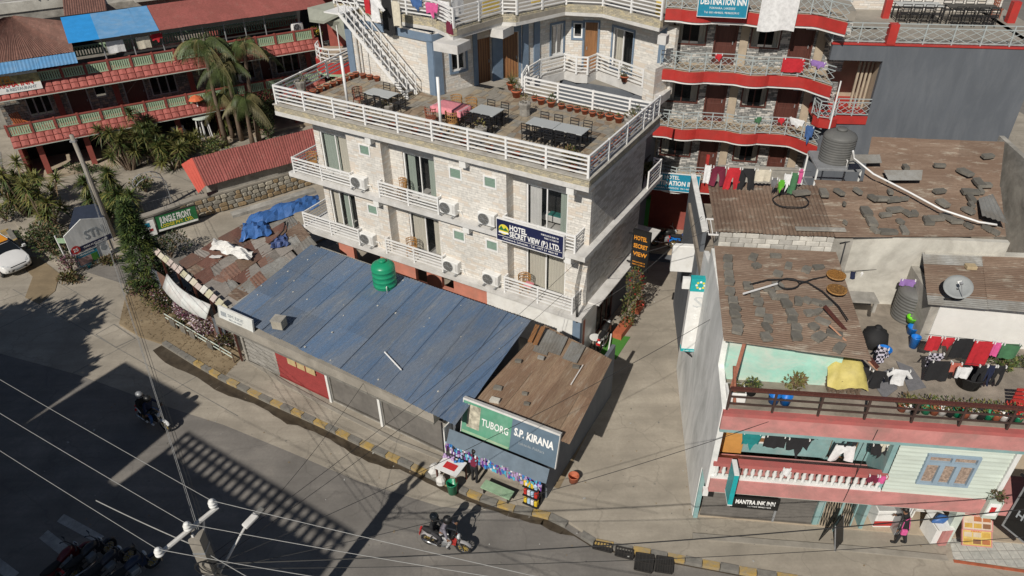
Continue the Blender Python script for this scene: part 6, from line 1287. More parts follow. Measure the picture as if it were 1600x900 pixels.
MB().box(XA, 22, .0, 4, -.02, .18).build('porch_floor', mt['beige'], lod); MB().box(XA, 22, YL+.26, 7, 2.2, 2.3).box(XA, 22, YL+.26, 7, 5.4, 5.55).box(22, 22.2, YL, 7, 0, 8).build('core', mt['dark'], lod)
zt = 6.2
for x in (7.5, 9.3, 11.1, 12.4, 13.8, 15.2, 16.6, 18.0): MB().tube([(x, .62, zt), (x, .62, 8.5)], .045, 7).build('post', mt['grey_metal'], lod)
f = MB(); f.box(5.7, 21.5, 5.2, 5.3, zt+.6, zt+.7); f.box(5.7, 21.5, 5.2, 5.3, zt, zt+.06)
for k in range(84): f.box(5.75+.187*k, 5.85+.187*k, 5.21, 5.28, zt+.061, zt+.6)
f.build('rear_balustrade', gp_, lod, kind='stuff')
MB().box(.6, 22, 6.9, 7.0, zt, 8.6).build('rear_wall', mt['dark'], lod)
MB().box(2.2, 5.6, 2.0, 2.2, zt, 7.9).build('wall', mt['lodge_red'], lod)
zr0, zr1, yf, ybk = 8.45, 9.15, -.1, 4.0
rg = random.Random(8)
def rsec(x0, x1, n, m, pitch=.16):
 for k in range(n):
  a, b = x0+(x1-x0)*k/n, x0+(x1-x0)*(k+1)/n+.03; sheet((a, yf+.04*a*.3, zr0+.012*(k % 2)), (b, yf+.04*b*.3, zr0+.012*(k % 2)), (b, ybk+.02*b, zr1+.012*(k % 2)), (a, ybk+.02*a, zr1+.012*(k % 2)), m, lod, 'roof_sheet', pitch, .016, 'u')
rsec(5.65, 7.4, 1, mt['bright_blue']); rsec(7.43, 11.0, 3, mt['sky_blue']); rsec(11.05, 22.6, 8, mt['red_roof'])
ap = LOD.g(16, 26, 9.1); e0, e1 = Vector((.3, .6, 7.75)), Vector((5.75, .6, 7.75)); bk = Vector((5.9, 5.2, 8.6)); lf = Vector((-3.5, 2.2, 7.75))
rg = random.Random(31)
def tri_sheets(a, b, top0, top1, n, m):
 for k in range(n): sheet(a.lerp(b, k/n), a.lerp(b, (k+1)/n)+Vector((.03, 0, .004)), top0.lerp(top1, (k+1)/n), top0.lerp(top1, k/n), m, lod, 'roof_sheet', .14, .016)
tri_sheets(e0, e1, ap+Vector((-.1, 0, 0)), ap+Vector((.1, 0, 0)), 7, mt['rust_red']); tri_sheets(e1, bk, ap+Vector((.1, 0, 0)), ap+Vector((.2, .2, 0)), 5, mt['rust_red']); tri_sheets(Vector((-5, .6, 7.75)), e0, ap+Vector((-.4, 0, 0)), ap+Vector((-.1, 0, 0)), 5, mt['rust_red'])
for k in range(6): a = -1.0+1.13*k; sheet((a, -.35, 7.28), (a+1.15, -.35, 7.28), (a+1.15, .65, 7.72), (a, .65, 7.72), mt['sky_blue'], lod, 'skirt_sheet', .2, .01)
o = LOD.v(0, 118, .3); t = LOD.thing('sign_board', 'colourful restaurant board fixed before the upper lodge balcony at the left edge', 'sign', None, (-1.6, .1, 5.95)); W_, H_ = 5.0, 1.15
T = Matrix.Rotation(R_(-12), 4, 'X'); board(t, 0, W_, 0, H_, mt['white_paint'], None, .06, T=T); MB(T).box(0, W_, -.006, -.001, .45, 1.0).build('photo_band', M('flower photo print', (.42, .33, .14), .5, .8, 3, 0), t)
text('HOTEL', .42, mt['orange_ink'], t, (2.0, -.012, .62), width=1.6, T=T, bold=.04); text('GURKHA INN', .26, mt['red_ink'], t, (2.1, -.012, .36), width=2.5, T=T, bold=.03); text('& RESTAURANT', .18, mt['grey_ink'], t, (3.0, -.012, .12), width=1.7, T=T, bold=.02)
cloth_item('towel', 'white towel hanging under the blue sheet roof of the lodge', 'towel', LOD.w(7.7, .4, 8.1), LOD.w(8.75, .4, 8.1), .75, CL['white']); cloth_item('towel', 'cream towel hanging under the blue sheet roof of the lodge', 'towel', LOD.w(9.5, .4, 8.1), LOD.w(10.35, .4, 8.1), .75, CL['cream']); cloth_item('garment', 'red garment hanging right of the cream towel on the lodge', 'laundry', LOD.w(10.4, .4, 8.15), LOD.w(11.2, .4, 8.2), .6, CL['red'], kind='rag')
t = LOD.thing('deck_chair', 'orange wooden deck chair on the first floor lodge balcony at the left', 'chair', None, (1.4, 1.1, 3.12), .5); mo = M('orange wood', (.42, .12, .04), .6, .2, 5, .1)
MB().add([(-.3, -.4, .35), (.3, -.4, .35), (.3, .1, .3), (-.3, .1, .3), (-.3, -.4, .39), (.3, -.4, .39), (.3, .1, .34), (-.3, .1, .34)], [(3, 2, 1, 0), (4, 5, 6, 7), (0, 1, 5, 4), (1, 2, 6, 5), (2, 3, 7, 6), (3, 0, 4, 7)]).build('seat', mo, t); b = MB(); [b.bar((-.26+.13*k, .1, .32), (-.26+.13*k, .55, 1.15), .07, .03) for k in range(5)]; b.build('backrest', mo, t)
for sx in (-1, 1): MB().bar((sx*.3, -.4, 0), (sx*.3, -.35, .6), .05, .05).build('leg', mo, t); MB().bar((sx*.3, .3, 0), (sx*.3, .2, .6), .05, .05).build('leg', mo, t); MB().bar((sx*.32, -.45, .6), (sx*.32, .3, .6), .08, .03).build('armrest', mo, t)
for px, py, lab, y in ((464, 42, 'white square wall clock box on the lodge upper floor at the right', .9), (382, 120, 'white air conditioner unit fixed on the lodge wall beside the right palm', 1.5), (278, 203, 'white air conditioner unit on the lodge ground floor behind the plants', 1.0)):
 q = LOD.v(px, py, y); ac_unit(LOD, q.x, q.y, q.z-.4, lab, .3, 'white units on the lodge')
pz = 6.3; q = HOT.g(519, 92, pz); c0 = G(515, 98, 5.6)
t = thing('round_balcony', 'round red balcony with white rails between the lodge and the white hotel', 'balcony', Vector((c0.x+.6, c0.y+1.0, 0))); mb = MB(); R1 = 1.75
pl = [(R1*cos(R_(a)), R1*sin(R_(a))) for a in range(165, 376, 15)]; mb.prism(pl+[(R1*.9, 2.5), (-R1, 2.5)], 5.0, 5.75); mb.build('slab', mt['red'], t); MB().prism([(p[0]*1.02, p[1]*1.02) for p in pl]+[(R1*.9, 2.4), (-R1, 2.4)], 4.85, 4.999).build('trim', mt['lodge_green'], t)
railing('railing', [(p[0]*.93, p[1]*.93, 5.75) for p in pl[::2]], .95, 3, t, mt['white_metal'], .03, .06, 1.0); MB().prism([(p[0]*.9, p[1]*.9) for p in pl]+[(R1*.9, 2.4), (-R1, 2.4)], 5.751, 5.77).build('floor', mt['beige'], t); MB().box(-1.2, 2.5, 2.4, 2.6, 0, 8.2).build('rear_wall', mt['lodge_red'], t); MB().box(-.5, .9, .2, 1.4, 0, 4.85).build('column', mt['dark'], t)
for k, (x, y) in enumerate(((-1.0, -.6), (.3, -1.2))): MB().tube([(x, y, 5.75), (x, y, 8.2)], .04, 6).build('post', mt['white_metal'], t)
for pts, lab in ((((480, 12, 9.0), (520, 2, 9.4), (531, 20, 9.1), (505, 33, 8.5), (483, 30, 8.5)), 'grey green canvas awning at the right end of the lodge roof'), (((510, 33, 8.4), (535, 20, 9.0), (548, 28, 9.0), (540, 60, 7.6), (525, 45, 7.9)), 'drooping grey canvas awning beside the blue hotel pillar')):
 t = thing('awning', lab, 'awning', (0, 0, 0), 0, 'grey canvas awnings'); P_ = [G(*q) for q in pts]; mb = MB(); c = sum(P_, Vector())/len(P_)+Vector((0, 0, .15)); vs = [c]+P_+[p-Vector((0, 0, .18)) for p in P_]; n = len(P_)
 mb.add(vs, [(0, 1+i, 1+(i+1) % n) for i in range(n)]+[(1+i, 1+n+i, 1+n+(i+1) % n, 1+(i+1) % n) for i in range(n)]); mb.build('canvas', M('grey green canvas', (.27, .28, .235), .9, .12, 2, .1), t)
bush('yellow flowering bush at the right end of the lodge balcony', LOD.w(*LOD.v(492, 50, .8)[:2], 6.3), (.5, .5, .45), 300, .14, [mt['leaf_y'], mt['leaf'], M('yellow flowers', (.55, .4, .03), .8, .2, 4, 0)], (2, 2, 2), 52)
bb = LOD.thing('old_building', 'mouldy pale concrete building with a blue tank behind the lodge', 'building', None, (0, 12, 0))
MB().box(-12, 8.5, 0, 6, 0, 8.2).build('wall', mt['oldconcrete'], bb); MB().box(-12, 8.7, -.1, .3, 8.201, 8.9).build('parapet', mt['render'], bb); MB().box(8.7, 34, 2, 9, 0, 7.6).build('wall', mt['oldconcrete'], bb); MB().box(11, 15.5, 1.2, 5, 7.6, 8.7).build('roof_block', mt['render'], bb)
sheet((5.8, -5.6, 8.4), (8.6, -4.8, 8.4), (9.0, .5, 9.0), (6.2, .5, 9.0), mt['rust_red'], bb, 'roof_sheet', .16, .016);
t = LOD.thing('plastic_tank', 'square bright blue plastic tank on the old wall at the top left', 'water tank', None, (2.2, 13.5, 8.9)); bev(MB().box(-.2, 2.4, -.1, 1.6, 0, 1.6).build('tank', mt['blue_plastic'], t), .08, 2); MB().box(.6, 1.1, .3, .8, 1.6, 1.7).build('lid', mt['blue_plastic'], t)
for k in range(3): MB().box(3.5+.5*k+1.0, 3.56+.5*k+1.0, -.2, -.14, 8.9, 10.5).build('white_post', mt['white_metal'], bb)
bc = LOD.thing('tiled_house', 'red tiled house roof behind the long red sheet roof', 'house', None, (16, 7, 0))
MB().box(0, 11, 1.5, 8, 0, 8.4).build('wall', mt['lodge_red'], bc); sk = MB().slab4((-.3, .2, 8.3), (11, .2, 8.3), (11, 2.6, 9.4), (-.3, 2.6, 9.4), .1).build('roof', mt['lodge_red'], bc)
for r in range(5):
 for k in range(23): share('roof_tile', tsrc, sk, (-.3+.49*k, .22+.42*r, 8.32+.192*r), (R_(-22), 0, 0))
def palm(label, loc, h, lean, nf, Lf, seed, mats):
 rg = random.Random(seed); t = thing('palm_tree', label, 'palm tree', loc, 0, 'palms before the lodge'); top = Vector((lean[0], lean[1], h)); pts = [Vector((lean[0]*k*k, lean[1]*k*k, h*k)) for k in (0, .25, .5, .75, 1)]
 MB().tube(pts, [.2, .15, .13, .12, .13], 10).build('trunk', mt['bark'], t, True); fr = None; stem = MB()
 for k in range(nf):
  a = 2*pi*k/nf+rg.uniform(-.25, .25); e = rg.uniform(.15, 1.15); L_ = Lf*rg.uniform(.8, 1.1); d = Vector((cos(a)*cos(e), sin(a)*cos(e), sin(e))); sd = d.cross(Vector((0, 0, 1))).normalized(); f = MB(); prev = None; m = 14
  for i in range(m+1):
   tt = i/m; p = top+d*L_*tt+Vector((0, 0, -.95*L_*tt**2.2))
   if prev is not None:
    f.bar(prev, p, .035*(1-tt*.7), .03)
    tan = (p-prev).normalized(); ll = .62*sin(pi*(.12+.83*tt))+.1
    for s in (-1, 1):
     for q in (0, .33, .67): blade(f, prev.lerp(p, q), (sd*s*1.0+tan*.55+Vector((0, 0, -.25))), ll*rg.uniform(.8, 1.15), .036, .5, 0, 2)
   prev = p
  f.build('frond', mats[rg.choice((0, 0, 1))], t)
 return t
pmats = [M('palm frond green', (.07, .095, .028), .55, .3, 2, 0, rnd=.25), M('palm frond dry', (.17, .15, .06), .6, .3, 2, 0, rnd=.2)]
palm('tall feathery palm before the lodge, left and larger one of the pair', LOD.w(13.3, -.6, 0), 7.2, (.1, .1), 19, 2.9, 1, pmats); palm('feathery palm before the lodge, right one of the pair', LOD.w(15.6, -1.0, 0), 6.8, (.3, .2), 16, 2.6, 2, pmats); palm('young feathery palm between the two larger palms before the lodge', LOD.w(14.5, -.2, 0), 5.6, (.2, -.2), 13, 2.4, 3, pmats)
DG = 'spiky dracaena plants of the lodge garden'; dm = [mt['leaf_y'], mt['leaf'], mt['leaf_b']]; dmd = [mt['leaf'], mt['leaf_y'], mt['leaf_d']]; rgd = random.Random(14)
def heads(n, r, z0, z1): return [(rgd.uniform(-r, r), rgd.uniform(-r, r), rgd.uniform(z0, z1)) for _ in range(n)]
for px, py, n, r, z0, z1, mm, lab, sd in ((204, 264, 15, 1.15, 1.0, 3.3, dm, 'yellowish spiky dracaena clump left of the lodge parasol, left one', 1), (248, 256, 16, 1.2, 1.2, 3.7, dmd, 'green spiky dracaena clump left of the lodge parasol, middle one', 2), (275, 262, 9, .9, .6, 1.9, dm, 'small yellowish dracaena right of the green dracaena clump', 3), (45, 335, 14, 1.1, 1.1, 3.4, dm, 'yellow tipped dracaena clump at the far left beside the lane', 4), (75, 360, 13, 1.1, 1.0, 3.2, dm, 'yellowish dracaena clump left of the notice board', 5), (175, 338, 13, 1.1, 1.0, 3.2, dmd, 'dark spiky dracaena clump behind the leaning street pole', 6), (203, 345, 11, 1.0, .7, 2.4, dmd, 'dark spiky dracaena clump left of the garden arch', 7), (300, 238, 6, .6, .6, 1.6, dm, 'spiky plant at the left of the red shed roof', 8), (352, 212, 7, .6, .5, 1.5, dm, 'yellowish spiky plant right of the parasol table', 9)):
 spiky(lab, G(px, py, 0), heads(n, r, z0, z1), DG, mm, .78, .075, 64, seed=sd)
bush('dark green bush by the lodge at the right of the palms', LOD.w(16.3, -.9, 0), (1.1, 1.1, 2.3), 2200, .2, [mt['leaf'], mt['leaf_d']], (3, 2), 61, clumps=9); bush('dark bush between the notice boards and the car', G(85, 398, 0), (1.4, 1.0, 1.2), 1500, .18, [mt['leaf_d'], mt['leaf_b'], mt['leaf']], (3, 2, 2), 62, clumps=10); bush('reddish leafy shrub under the notice boards', G(113, 425, 0), (.45, .45, .65), 500, .12, [mt['flower_p'], mt['leaf_b'], mt['leaf_d']], (2, 2, 1), 63); bush('low shrub under the palms by the lodge porch', G(345, 232, 0), (.9, .7, .6), 600, .15, [mt['leaf'], mt['leaf_y']], (2, 1), 64); bush('low hedge before the lodge porch at the left', G(128, 270, 0), (1.6, .5, .4), 700, .14, [mt['leaf_d'], mt['leaf']], (2, 2), 65); bush('dry grass tuft at the road edge under the notice boards', G(105, 440, -.1), (.8, .5, .25), 500, .16, [mt['leaf_b'], mt['leaf_y'], mt['leaf']], (3, 1, 1), 66); bush('dry weeds at the road edge right of the notice boards', G(165, 412, -.1), (.8, .4, .25), 400, .16, [mt['leaf_b'], mt['leaf_y'], mt['leaf']], (3, 1, 1), 67)
t = thing('parasol', 'orange parasol over a high round table on white legs before the lodge', 'parasol', G(325, 226, 0)); MB().lathe([(.02, 3.75), (.36, 3.6), (.52, 3.42), (.49, 3.4), (.33, 3.55), (.02, 3.68)], 10).build('canopy', M('orange cloth', (.55, .13, .05), .8, .2, 4, .1), t); MB().tube([(0, 0, 0), (0, 0, 3.7)], .05, 8).build('pole', mt['white_metal'], t); MB().lathe([(.62, 2.1), (.62, 2.2), (.57, 2.22)], 24).build('tabletop', mt['siding'], t)
for k in range(5): a = 2*pi*k/5; MB().tube([(.38*cos(a), .38*sin(a), 2.1), (.56*cos(a), .56*sin(a), 0)], .045, 7).build('leg', mt['white_metal'], t)
t = thing('garden_arch', 'grey iron garden arch at the lodge gate behind the green sign', 'arch', G(250, 334, 0), R_(35))
for y in (0, .9):
 b = MB(); b.tube([(-.85, y, 0), (-.85, y, 1.9)]+[(-.85*cos(pi*k/8), y, 1.9+.55*sin(pi*k/8)) for k in range(1, 8)]+[(.85, y, 1.9), (.85, y, 0)], .03, 6); b.build('hoop', mt['grey_metal'], t)
for k in range(9): c = MB(); x, z = -.85*cos(pi*k/8), 1.9+.55*sin(pi*k/8); c.bar((x, 0, z), (x, .9, z), .025, .025); c.build('cross_bar', mt['grey_metal'], t)
g_ = MB(); [g_.bar((-.8+.2*k, .1, 0), (-.8+.2*k, .1, .9), .02, .02) for k in range(9)]; g_.bar((-.85, .1, .9), (.85, .1, .9), .03, .03); g_.build('gate', mt['grey_metal'], t)
wtop = [G(200, 346, 1.25), G(240, 334, 1.25), G(302, 312, 1.25), G(380, 291, 1.25), G(455, 269, 1.25), G(505, 254, 1.25)]
sw_ = thing('stone_wall', 'rough fieldstone wall with a cement coping between garden and yard', 'wall', (0, 0, 0)); bk_ = offset(wtop, .45); mb = MB(); cp = MB()
for i in range(len(wtop)-1):
 mb.prism([(wtop[i].x, wtop[i].y), (wtop[i+1].x, wtop[i+1].y), (bk_[i+1].x, bk_[i+1].y), (bk_[i].x, bk_[i].y)], 0, 1.14); cp.prism([(wtop[i].x, wtop[i].y-.05), (wtop[i+1].x, wtop[i+1].y-.05), (bk_[i+1].x, bk_[i+1].y), (bk_[i].x, bk_[i].y)], 1.141, 1.25)
mb.build('core', mt['oldconcrete'], sw_); cp.build('coping', mt['concrete'], sw_)
fs = [M('field stone %s' % n, c, .9, .25, 4, .4, rnd=.25) for n, c in (('grey', (.24, .225, .19)), ('brown', (.26, .19, .11)), ('pale', (.34, .31, .25)))]; rgs2 = random.Random(17); WLn = [0]
for i in range(1, len(wtop)): WLn.append(WLn[-1]+(wtop[i]-wtop[i-1]).length)
for r in range(4):
 s = 2.6+.1*r
 while s < WLn[-1]-.2:
  l = rgs2.uniform(.28, .55); a, b = along(wtop, WLn, s), along(wtop, WLn, s+l-.04); tt = (b-a).normalized(); nn = Vector((tt.y, -tt.x, 0)); z0 = .03+.275*r; c = (a+b)/2; c.z = z0+.13
  T = Matrix.Translation(c) @ Matrix.Rotation(math.atan2(tt.y, tt.x), 4, 'Z'); hw = (l-.04)/2; pl = [(-hw*rgs2.uniform(.7, 1), -.12), (hw*rgs2.uniform(.6, 1), -.125), (hw, rgs2.uniform(-.05, .06)), (hw*rgs2.uniform(.5, .95), .125), (-hw*rgs2.uniform(.5, 1), .12), (-hw, rgs2.uniform(-.06, .05))]
  st_ = MB(T); st_.vprism(pl, -rgs2.uniform(.04, .09), .02); bev(st_.build('stone', rgs2.choice(fs), sw_), .025); s += l
sh = thing('garden_shed', 'long low shed with a red sheet roof behind the stone wall', 'shed', (0, 0, 0)); A, B, C_, D = G(321, 291, 2.0), G(510, 240, 2.0), G(500, 198, 2.75), G(300, 247, 2.75)
roof_sheets(A, B, C_, D, 6, 1, [mt['red_roof']], sh, random.Random(3), 'v', .15, .016); E_, F2 = G(283, 257, 2.2), G(310, 302, 1.75); sheet(F2, A+Vector((0, 0, .02)), D+Vector((0, 0, .02)), E_, M('fresh red sheet', (.52, .1, .07), .5, .1, 2, .05), sh, 'end_sheet', .15, .012)
inr = Vector((.4, .7, 0)); mb = MB(); a, b = A+inr, B+inr; mb.prism([(a.x, a.y), (b.x, b.y), (C_.x-.3, C_.y-.3), (D.x+.5, D.y-.3)], 0, 1.85); mb.build('wall', mt['oldconcrete'], sh)
t = thing('green_sign', 'green lodge name sign with white and yellow letters fixed on the stone wall', 'sign', (0, 0, 0)); a, b = G(240, 338, 1.2), G(303, 320, 1.2); dd = (b-a); nrm_ = Vector((dd.y, -dd.x, 0)).normalized(); a = a+nrm_*.12-Vector((0, 0, 1.0)); t.location = a; t.rotation_euler = (0, 0, math.atan2(dd.y, dd.x)); W_ = Vector((dd.x, dd.y, 0)).length; H_ = 1.02
board(t, 0, W_, 0, H_, mt['green_face'], mt['iron'], .08, fr=.03); MB().box(.02, W_-.02, -.008, -.002, .02, .14).build('white_strip', mt['white_ink'], t); text('JUNGLE FRONT', .42, mt['white_ink'], t, (.2, -.008, .47), width=W_-.5, bold=.03); text('LODGE PVT. LTD.', .2, mt['yellow_ink'], t, (.2, -.008, .21), width=W_-.45, bold=.02)
t2 = thing('small_sign', 'small pale printed board left of the green lodge sign', 'sign', a-dd.normalized()*.95+Vector((0, 0, -.1)), math.atan2(dd.y, dd.x)); board(t2, 0, .85, 0, .95, mt['white_ink'], None, .05); MB().box(.05, .6, -.008, -.001, .6, .85).build('print', mt['inn_blue'], t2); MB().box(.5, .7, -.008, -.001, .3, .45).build('mark', mt['red_ink'], t2)
a, b = G(112, 400, .9), G(176, 372, .9); dd = b-a; rz = math.atan2(dd.y, dd.x); W_ = Vector((dd.x, dd.y, 0)).length
t = thing('notice_board', 'big whitish peaked billboard with a dark lower band and red circle by the lane', 'sign', a, rz); T = None
mb = MB(); mb.vprism([(0, 0), (W_, 0), (W_, 1.3), (W_*.48, 1.75), (0, 1.2)], 0, .06); mb.build('panel', mt['sidewall'], t); MB().box(.02, W_-.02, -.008, -.001, .02, .32).build('dark_band', mt['navy'], t)
c = MB(Matrix.Translation((.3, -.012, .22)) @ Matrix.Rotation(R_(90), 4, 'X')); c.lathe([(.24, 0), (.24, .006)], 20); c.build('red_disc', mt['red_ink'], t); text('25', .2, mt['white_ink'], t, (.17, -.022, .13), width=.26, bold=.02); text('YEARS IN ADVENTURE', .1, mt['white_ink'], t, (.7, -.012, .12), width=W_-.95); text('STN', .5, mt['grey_ink'], t, (W_*.42, -.008, .55), width=W_*.45, bold=.02)
for x in (.15, W_-.15): MB().box(x-.04, x+.04, .07, .14, -.9, 1.2).build('post', mt['grey_metal'], t)
for lab, x, z, w_, h_, m, wd in (('blue and pink scenic poster board below the big billboard', .25, -.85, 1.15, .75, mt['inn_blue'], 'PARAGLIDING'), ('small white poster with a round emblem right of the scenic poster', 1.45, -.8, .55, .85, mt['white_ink'], 'TOURS'), ('small green poster below the scenic poster board', .6, -1.25, .75, .38, mt['teal_face'], 'RENT')):
 t = thing('poster_board', lab, 'sign', a+dd.normalized()*x+Vector((0, -.12, z+.05)), rz); board(t, 0, w_, 0, h_, m, mt['grey_metal'], .04, fr=.02); text(wd, h_*.14, mt['white_ink'] if m is not mt['white_ink'] else mt['grey_ink'], t, (w_*.1, -.006, h_*.8), width=w_*.75)
 if m is mt['inn_blue']: MB().box(.05, .75, -.007, -.001, .05, .5).build('picture', P('pinkish picture', (.45, .28, .26)), t); MB().box(.75, 1.1, -.007, -.001, .05, .5).build('picture', mt['grassmat'], t)
 if m is mt['white_ink']: c = MB(Matrix.Translation((.32, -.003, .5)) @ Matrix.Rotation(R_(90), 4, 'X')); c.lathe([(.17, 0), (.17, .004)], 20); c.build('emblem', mt['grey_ink'], t)
t = thing('poster_roof', 'dark blue lean to sheet roof behind the peaked billboard', 'roof', (0, 0, 0)); q = [G(*p) for p in ((105, 366, 1.4), (165, 343, 1.4), (150, 318, 1.6), (116, 324, 1.6))]; MB().slab4(*q, .06).build('sheet', M('dark blue sheet', (.03, .04, .065), .6, .2, 3, .1), t); [MB().bar((p.x, p.y, 0), (p.x, p.y, p.z-.06), .06, .06).build('post', mt['grey_metal'], t) for p in q]
t = thing('post_sign', 'thin white post with a small green plate at the left of the notice boards', 'sign', G(108, 415, 0)); MB().tube([(0, 0, 0), (-.1, 0, 1.9)], .04, 7).build('post', mt['white_metal'], t); MB().box(-.05, .55, -.03, .0, 1.45, 1.75).build('plate', mt['lodge_green'], t)
t = thing('booth', 'small pale booth with a sheet roof at the left edge before the lodge', 'booth', G(-2, 305, 0), LOD.rz); MB().box(-1.6, .7, 0, 1.6, 0, 1.9).build('wall', mt['render'], t); MB().slab4((-1.8, -.3, 1.95), (.9, -.3, 1.95), (.9, 1.8, 2.15), (-1.8, 1.8, 2.15), .06).build('roof', mt['zinc'], t); MB().box(-.6, .1, -.03, -.001, .05, 1.7).build('door', mt['sky_blue'], t)
for px, py, lab, k in ((305, 205, 'dark leafy shrub between the dracaenas and the parasol table', 1), (330, 250, 'low dark shrub behind the red shed roof', 2), (10, 345, 'low green shrub at the left edge before the pale booth', 3), (38, 320, 'bushy shrub behind the yellow tipped dracaena at the far left', 6), (62, 385, 'leafy shrub beside the lane right of the taxi', 7), (228, 300, 'low shrub in front of the garden arch', 4), (395, 205, 'low yellowish shrub at the foot of the right palm', 5)):
 bush(lab, G(px, py, 0), (.9, .8, .75), 800, .16, [mt['leaf_d'], mt['leaf'], mt['leaf_y'], mt['leaf_b']], (2, 3, 1+k % 2, 1), 200+k, group='shrubs of the lodge garden')
palm('low bushy palm at the foot of the left palm', LOD.w(14.0, .2, 0), 3.4, (-.3, .1), 15, 2.2, 5, pmats); palm('low bushy palm between the palm trunks', LOD.w(15.0, -1.5, 0), 3.4, (.2, -.1), 15, 2.2, 6, pmats)
spiky('tall green dracaena behind the parasol table under the palms', G(362, 205, 0), heads(12, 1.0, 1.2, 3.4), DG, dmd, .78, .075, 64, seed=31)
# the row of shops with the blue sheet roof
sho = SHO.thing('shop_row', 'low row of shuttered shops under a big faded blue corrugated roof', 'shop')
def S(px, py, z): return SHO.l(G(px, py, z))
fA, fB = S(352, 488, 3.1), S(707, 663, 3.1); bA, bB = S(486, 383, 3.55), S(826, 500, 3.55)
rg = random.Random(41)
roof_sheets(fA, fB, bB, bA, 11, 3, [mt['blue_roof']], sho, rg, 'v', .14, .02, .03, .1)
MB().slab4(fA+Vector((.05, .3, -.1)), fB+Vector((-.05, .3, -.1)), bB+Vector((-.05, -.05, -.1)), bA+Vector((.05, -.05, -.1)), .08).build('rafters', mt['dark'], sho)
LN = 11.35
MB().box(-.25, LN+.05, -.75, .15, 2.42, 2.95).build('canopy', mt['concrete'], sho); MB().box(-.25, LN+.05, -.78, -.751, 2.42, 2.5).build('canopy_lip', mt['grey_kerb'], sho)
mb = MB(); ob = [(.15, 2.05), (2.2, 5.2), (5.35, 8.0), (8.15, 11.2)]; wall(0, LN, 0, 2.42, 0, .25, [(a, b, .05, 2.3) for a, b in ob], mb); mb.box(0, .2, .25, 5.4, 0, 3.1); mb.box(LN-.2, LN, .25, 5.4, 0, 3.05); mb.box(.2, LN-.2, 5.2, 5.4, 0, 3.3); mb.build('wall', mt['oldconcrete'], sho)
shutter(sho, .15, 2.05, .05, 2.3, .05, M('grey sheet shutter', (.24, .23, .21), .7, .2, 3, .1, stain=(.13, .12, .1), stain_amt=.5), .2); shutter(sho, 2.2, 5.2, .05, 2.3, -.02, mt['shutter_red'], .16); shutter(sho, 5.35, 8.0, .05, 2.3, .05, mt['shutter'], .075); shutter(sho, 8.15, 11.2, .05, 2.3, .05, mt['shutter'], .075)
for x in (5.275, 8.075): MB().box(x-.06, x+.06, -.1, -.001, 0, 2.41).build('post', mt['white_paint'], sho)
w_ = MB().box(3.0, 4.6, -.06, -.03, 1.15, 1.6).build('window_sheet', M('yellowish panel', (.45, .35, .18), .8, .25, 5, .1), sho)
for k in range(1, 3): MB().box(3.0+.53*k-.03, 3.0+.53*k+.03, -.075, -.061, 1.15, 1.6).build('mullion', mt['shutter_red'], w_)
t = SHO.thing('shop_board', 'long whitish faded sign board at the left end of the blue roof', 'sign', None, (fA.x-.12, fA.y-.25, 2.9), 0); T = Matrix.Rotation(R_(-8), 4, 'X')
board(t, 0, 2.05, -.0, .62, M('faded white sign face', (.66, .68, .66), .6, .1, 3, .05, stain=(.5, .48, .42), stain_amt=.4), mt['white_paint'], .06, T=T, fr=.02); text('SIM RIDE', .16, mt['grey_ink'], t, (.55, -.008, .27), width=.95, T=T); text('BIKE ON RENT', .08, mt['grey_ink'], t, (.6, -.008, .12), width=.8, T=T); MB(T).box(.12, .45, -.008, -.002, .2, .42).build('emblem', mt['grey_ink'], t)
q = S(437, 508, 3.3); t = SHO.thing('box', 'grey wooden box sitting on the blue roof near its left front edge', 'box', None, (q.x, q.y, 3.22), .3); bev(MB().box(-.24, .24, -.22, .22, 0, .4).build('box', M('weathered crate', (.36, .33, .27), .8, .2, 3, .2), t), .015); MB().box(-.255, .255, -.235, .235, .4, .44).build('lid', mt['oldconcrete'], t); MB().bar((-.35, .1, .02), (-.3, .1, .3), .05, .05).build('bracket', mt['black_metal'], t)
q = G(602, 445, 3.52); t = cistern('green plastic water tank on the blue roof against the hotel', q, .52, 1.25, mt['tank_green'], 4)
for px0, py0, px1, py1, lab, m in ((601, 550, 627, 578, 'white plastic pipe lying on the blue roof', 'white_metal'), (628, 470, 640, 462, 'short dark stick lying on the blue roof right of the green tank', 'iron')):
 t = thing('stick', lab, 'stick', (0, 0, 0)); MB().tube([G(px0, py0, 3.3), G(px1, py1, 3.28)], .03, 6).build('rod', mt[m], t)
litter = MB(); rgl = random.Random(12)
for _ in range(34):
 u, v_ = rgl.random(), rgl.random(); p = fA.lerp(fB, u).lerp(bA.lerp(bB, u), v_); a = rgl.uniform(0, 6); s_ = rgl.uniform(.01, .032); litter.box(p.x-s_, p.x+s_, p.y-s_, p.y+s_, p.z+.02, p.z+.045)
tag(litter.build('roof_litter', mt['render'], None), kind='stuff'); bpy.data.objects['roof_litter'].location = SHO.o; bpy.data.objects['roof_litter'].rotation_euler = (0, 0, SHO.rz); bpy.data.objects['roof_litter']['label'] = 'pale litter scattered over the blue roof'; bpy.data.objects['roof_litter']['category'] = 'litter'
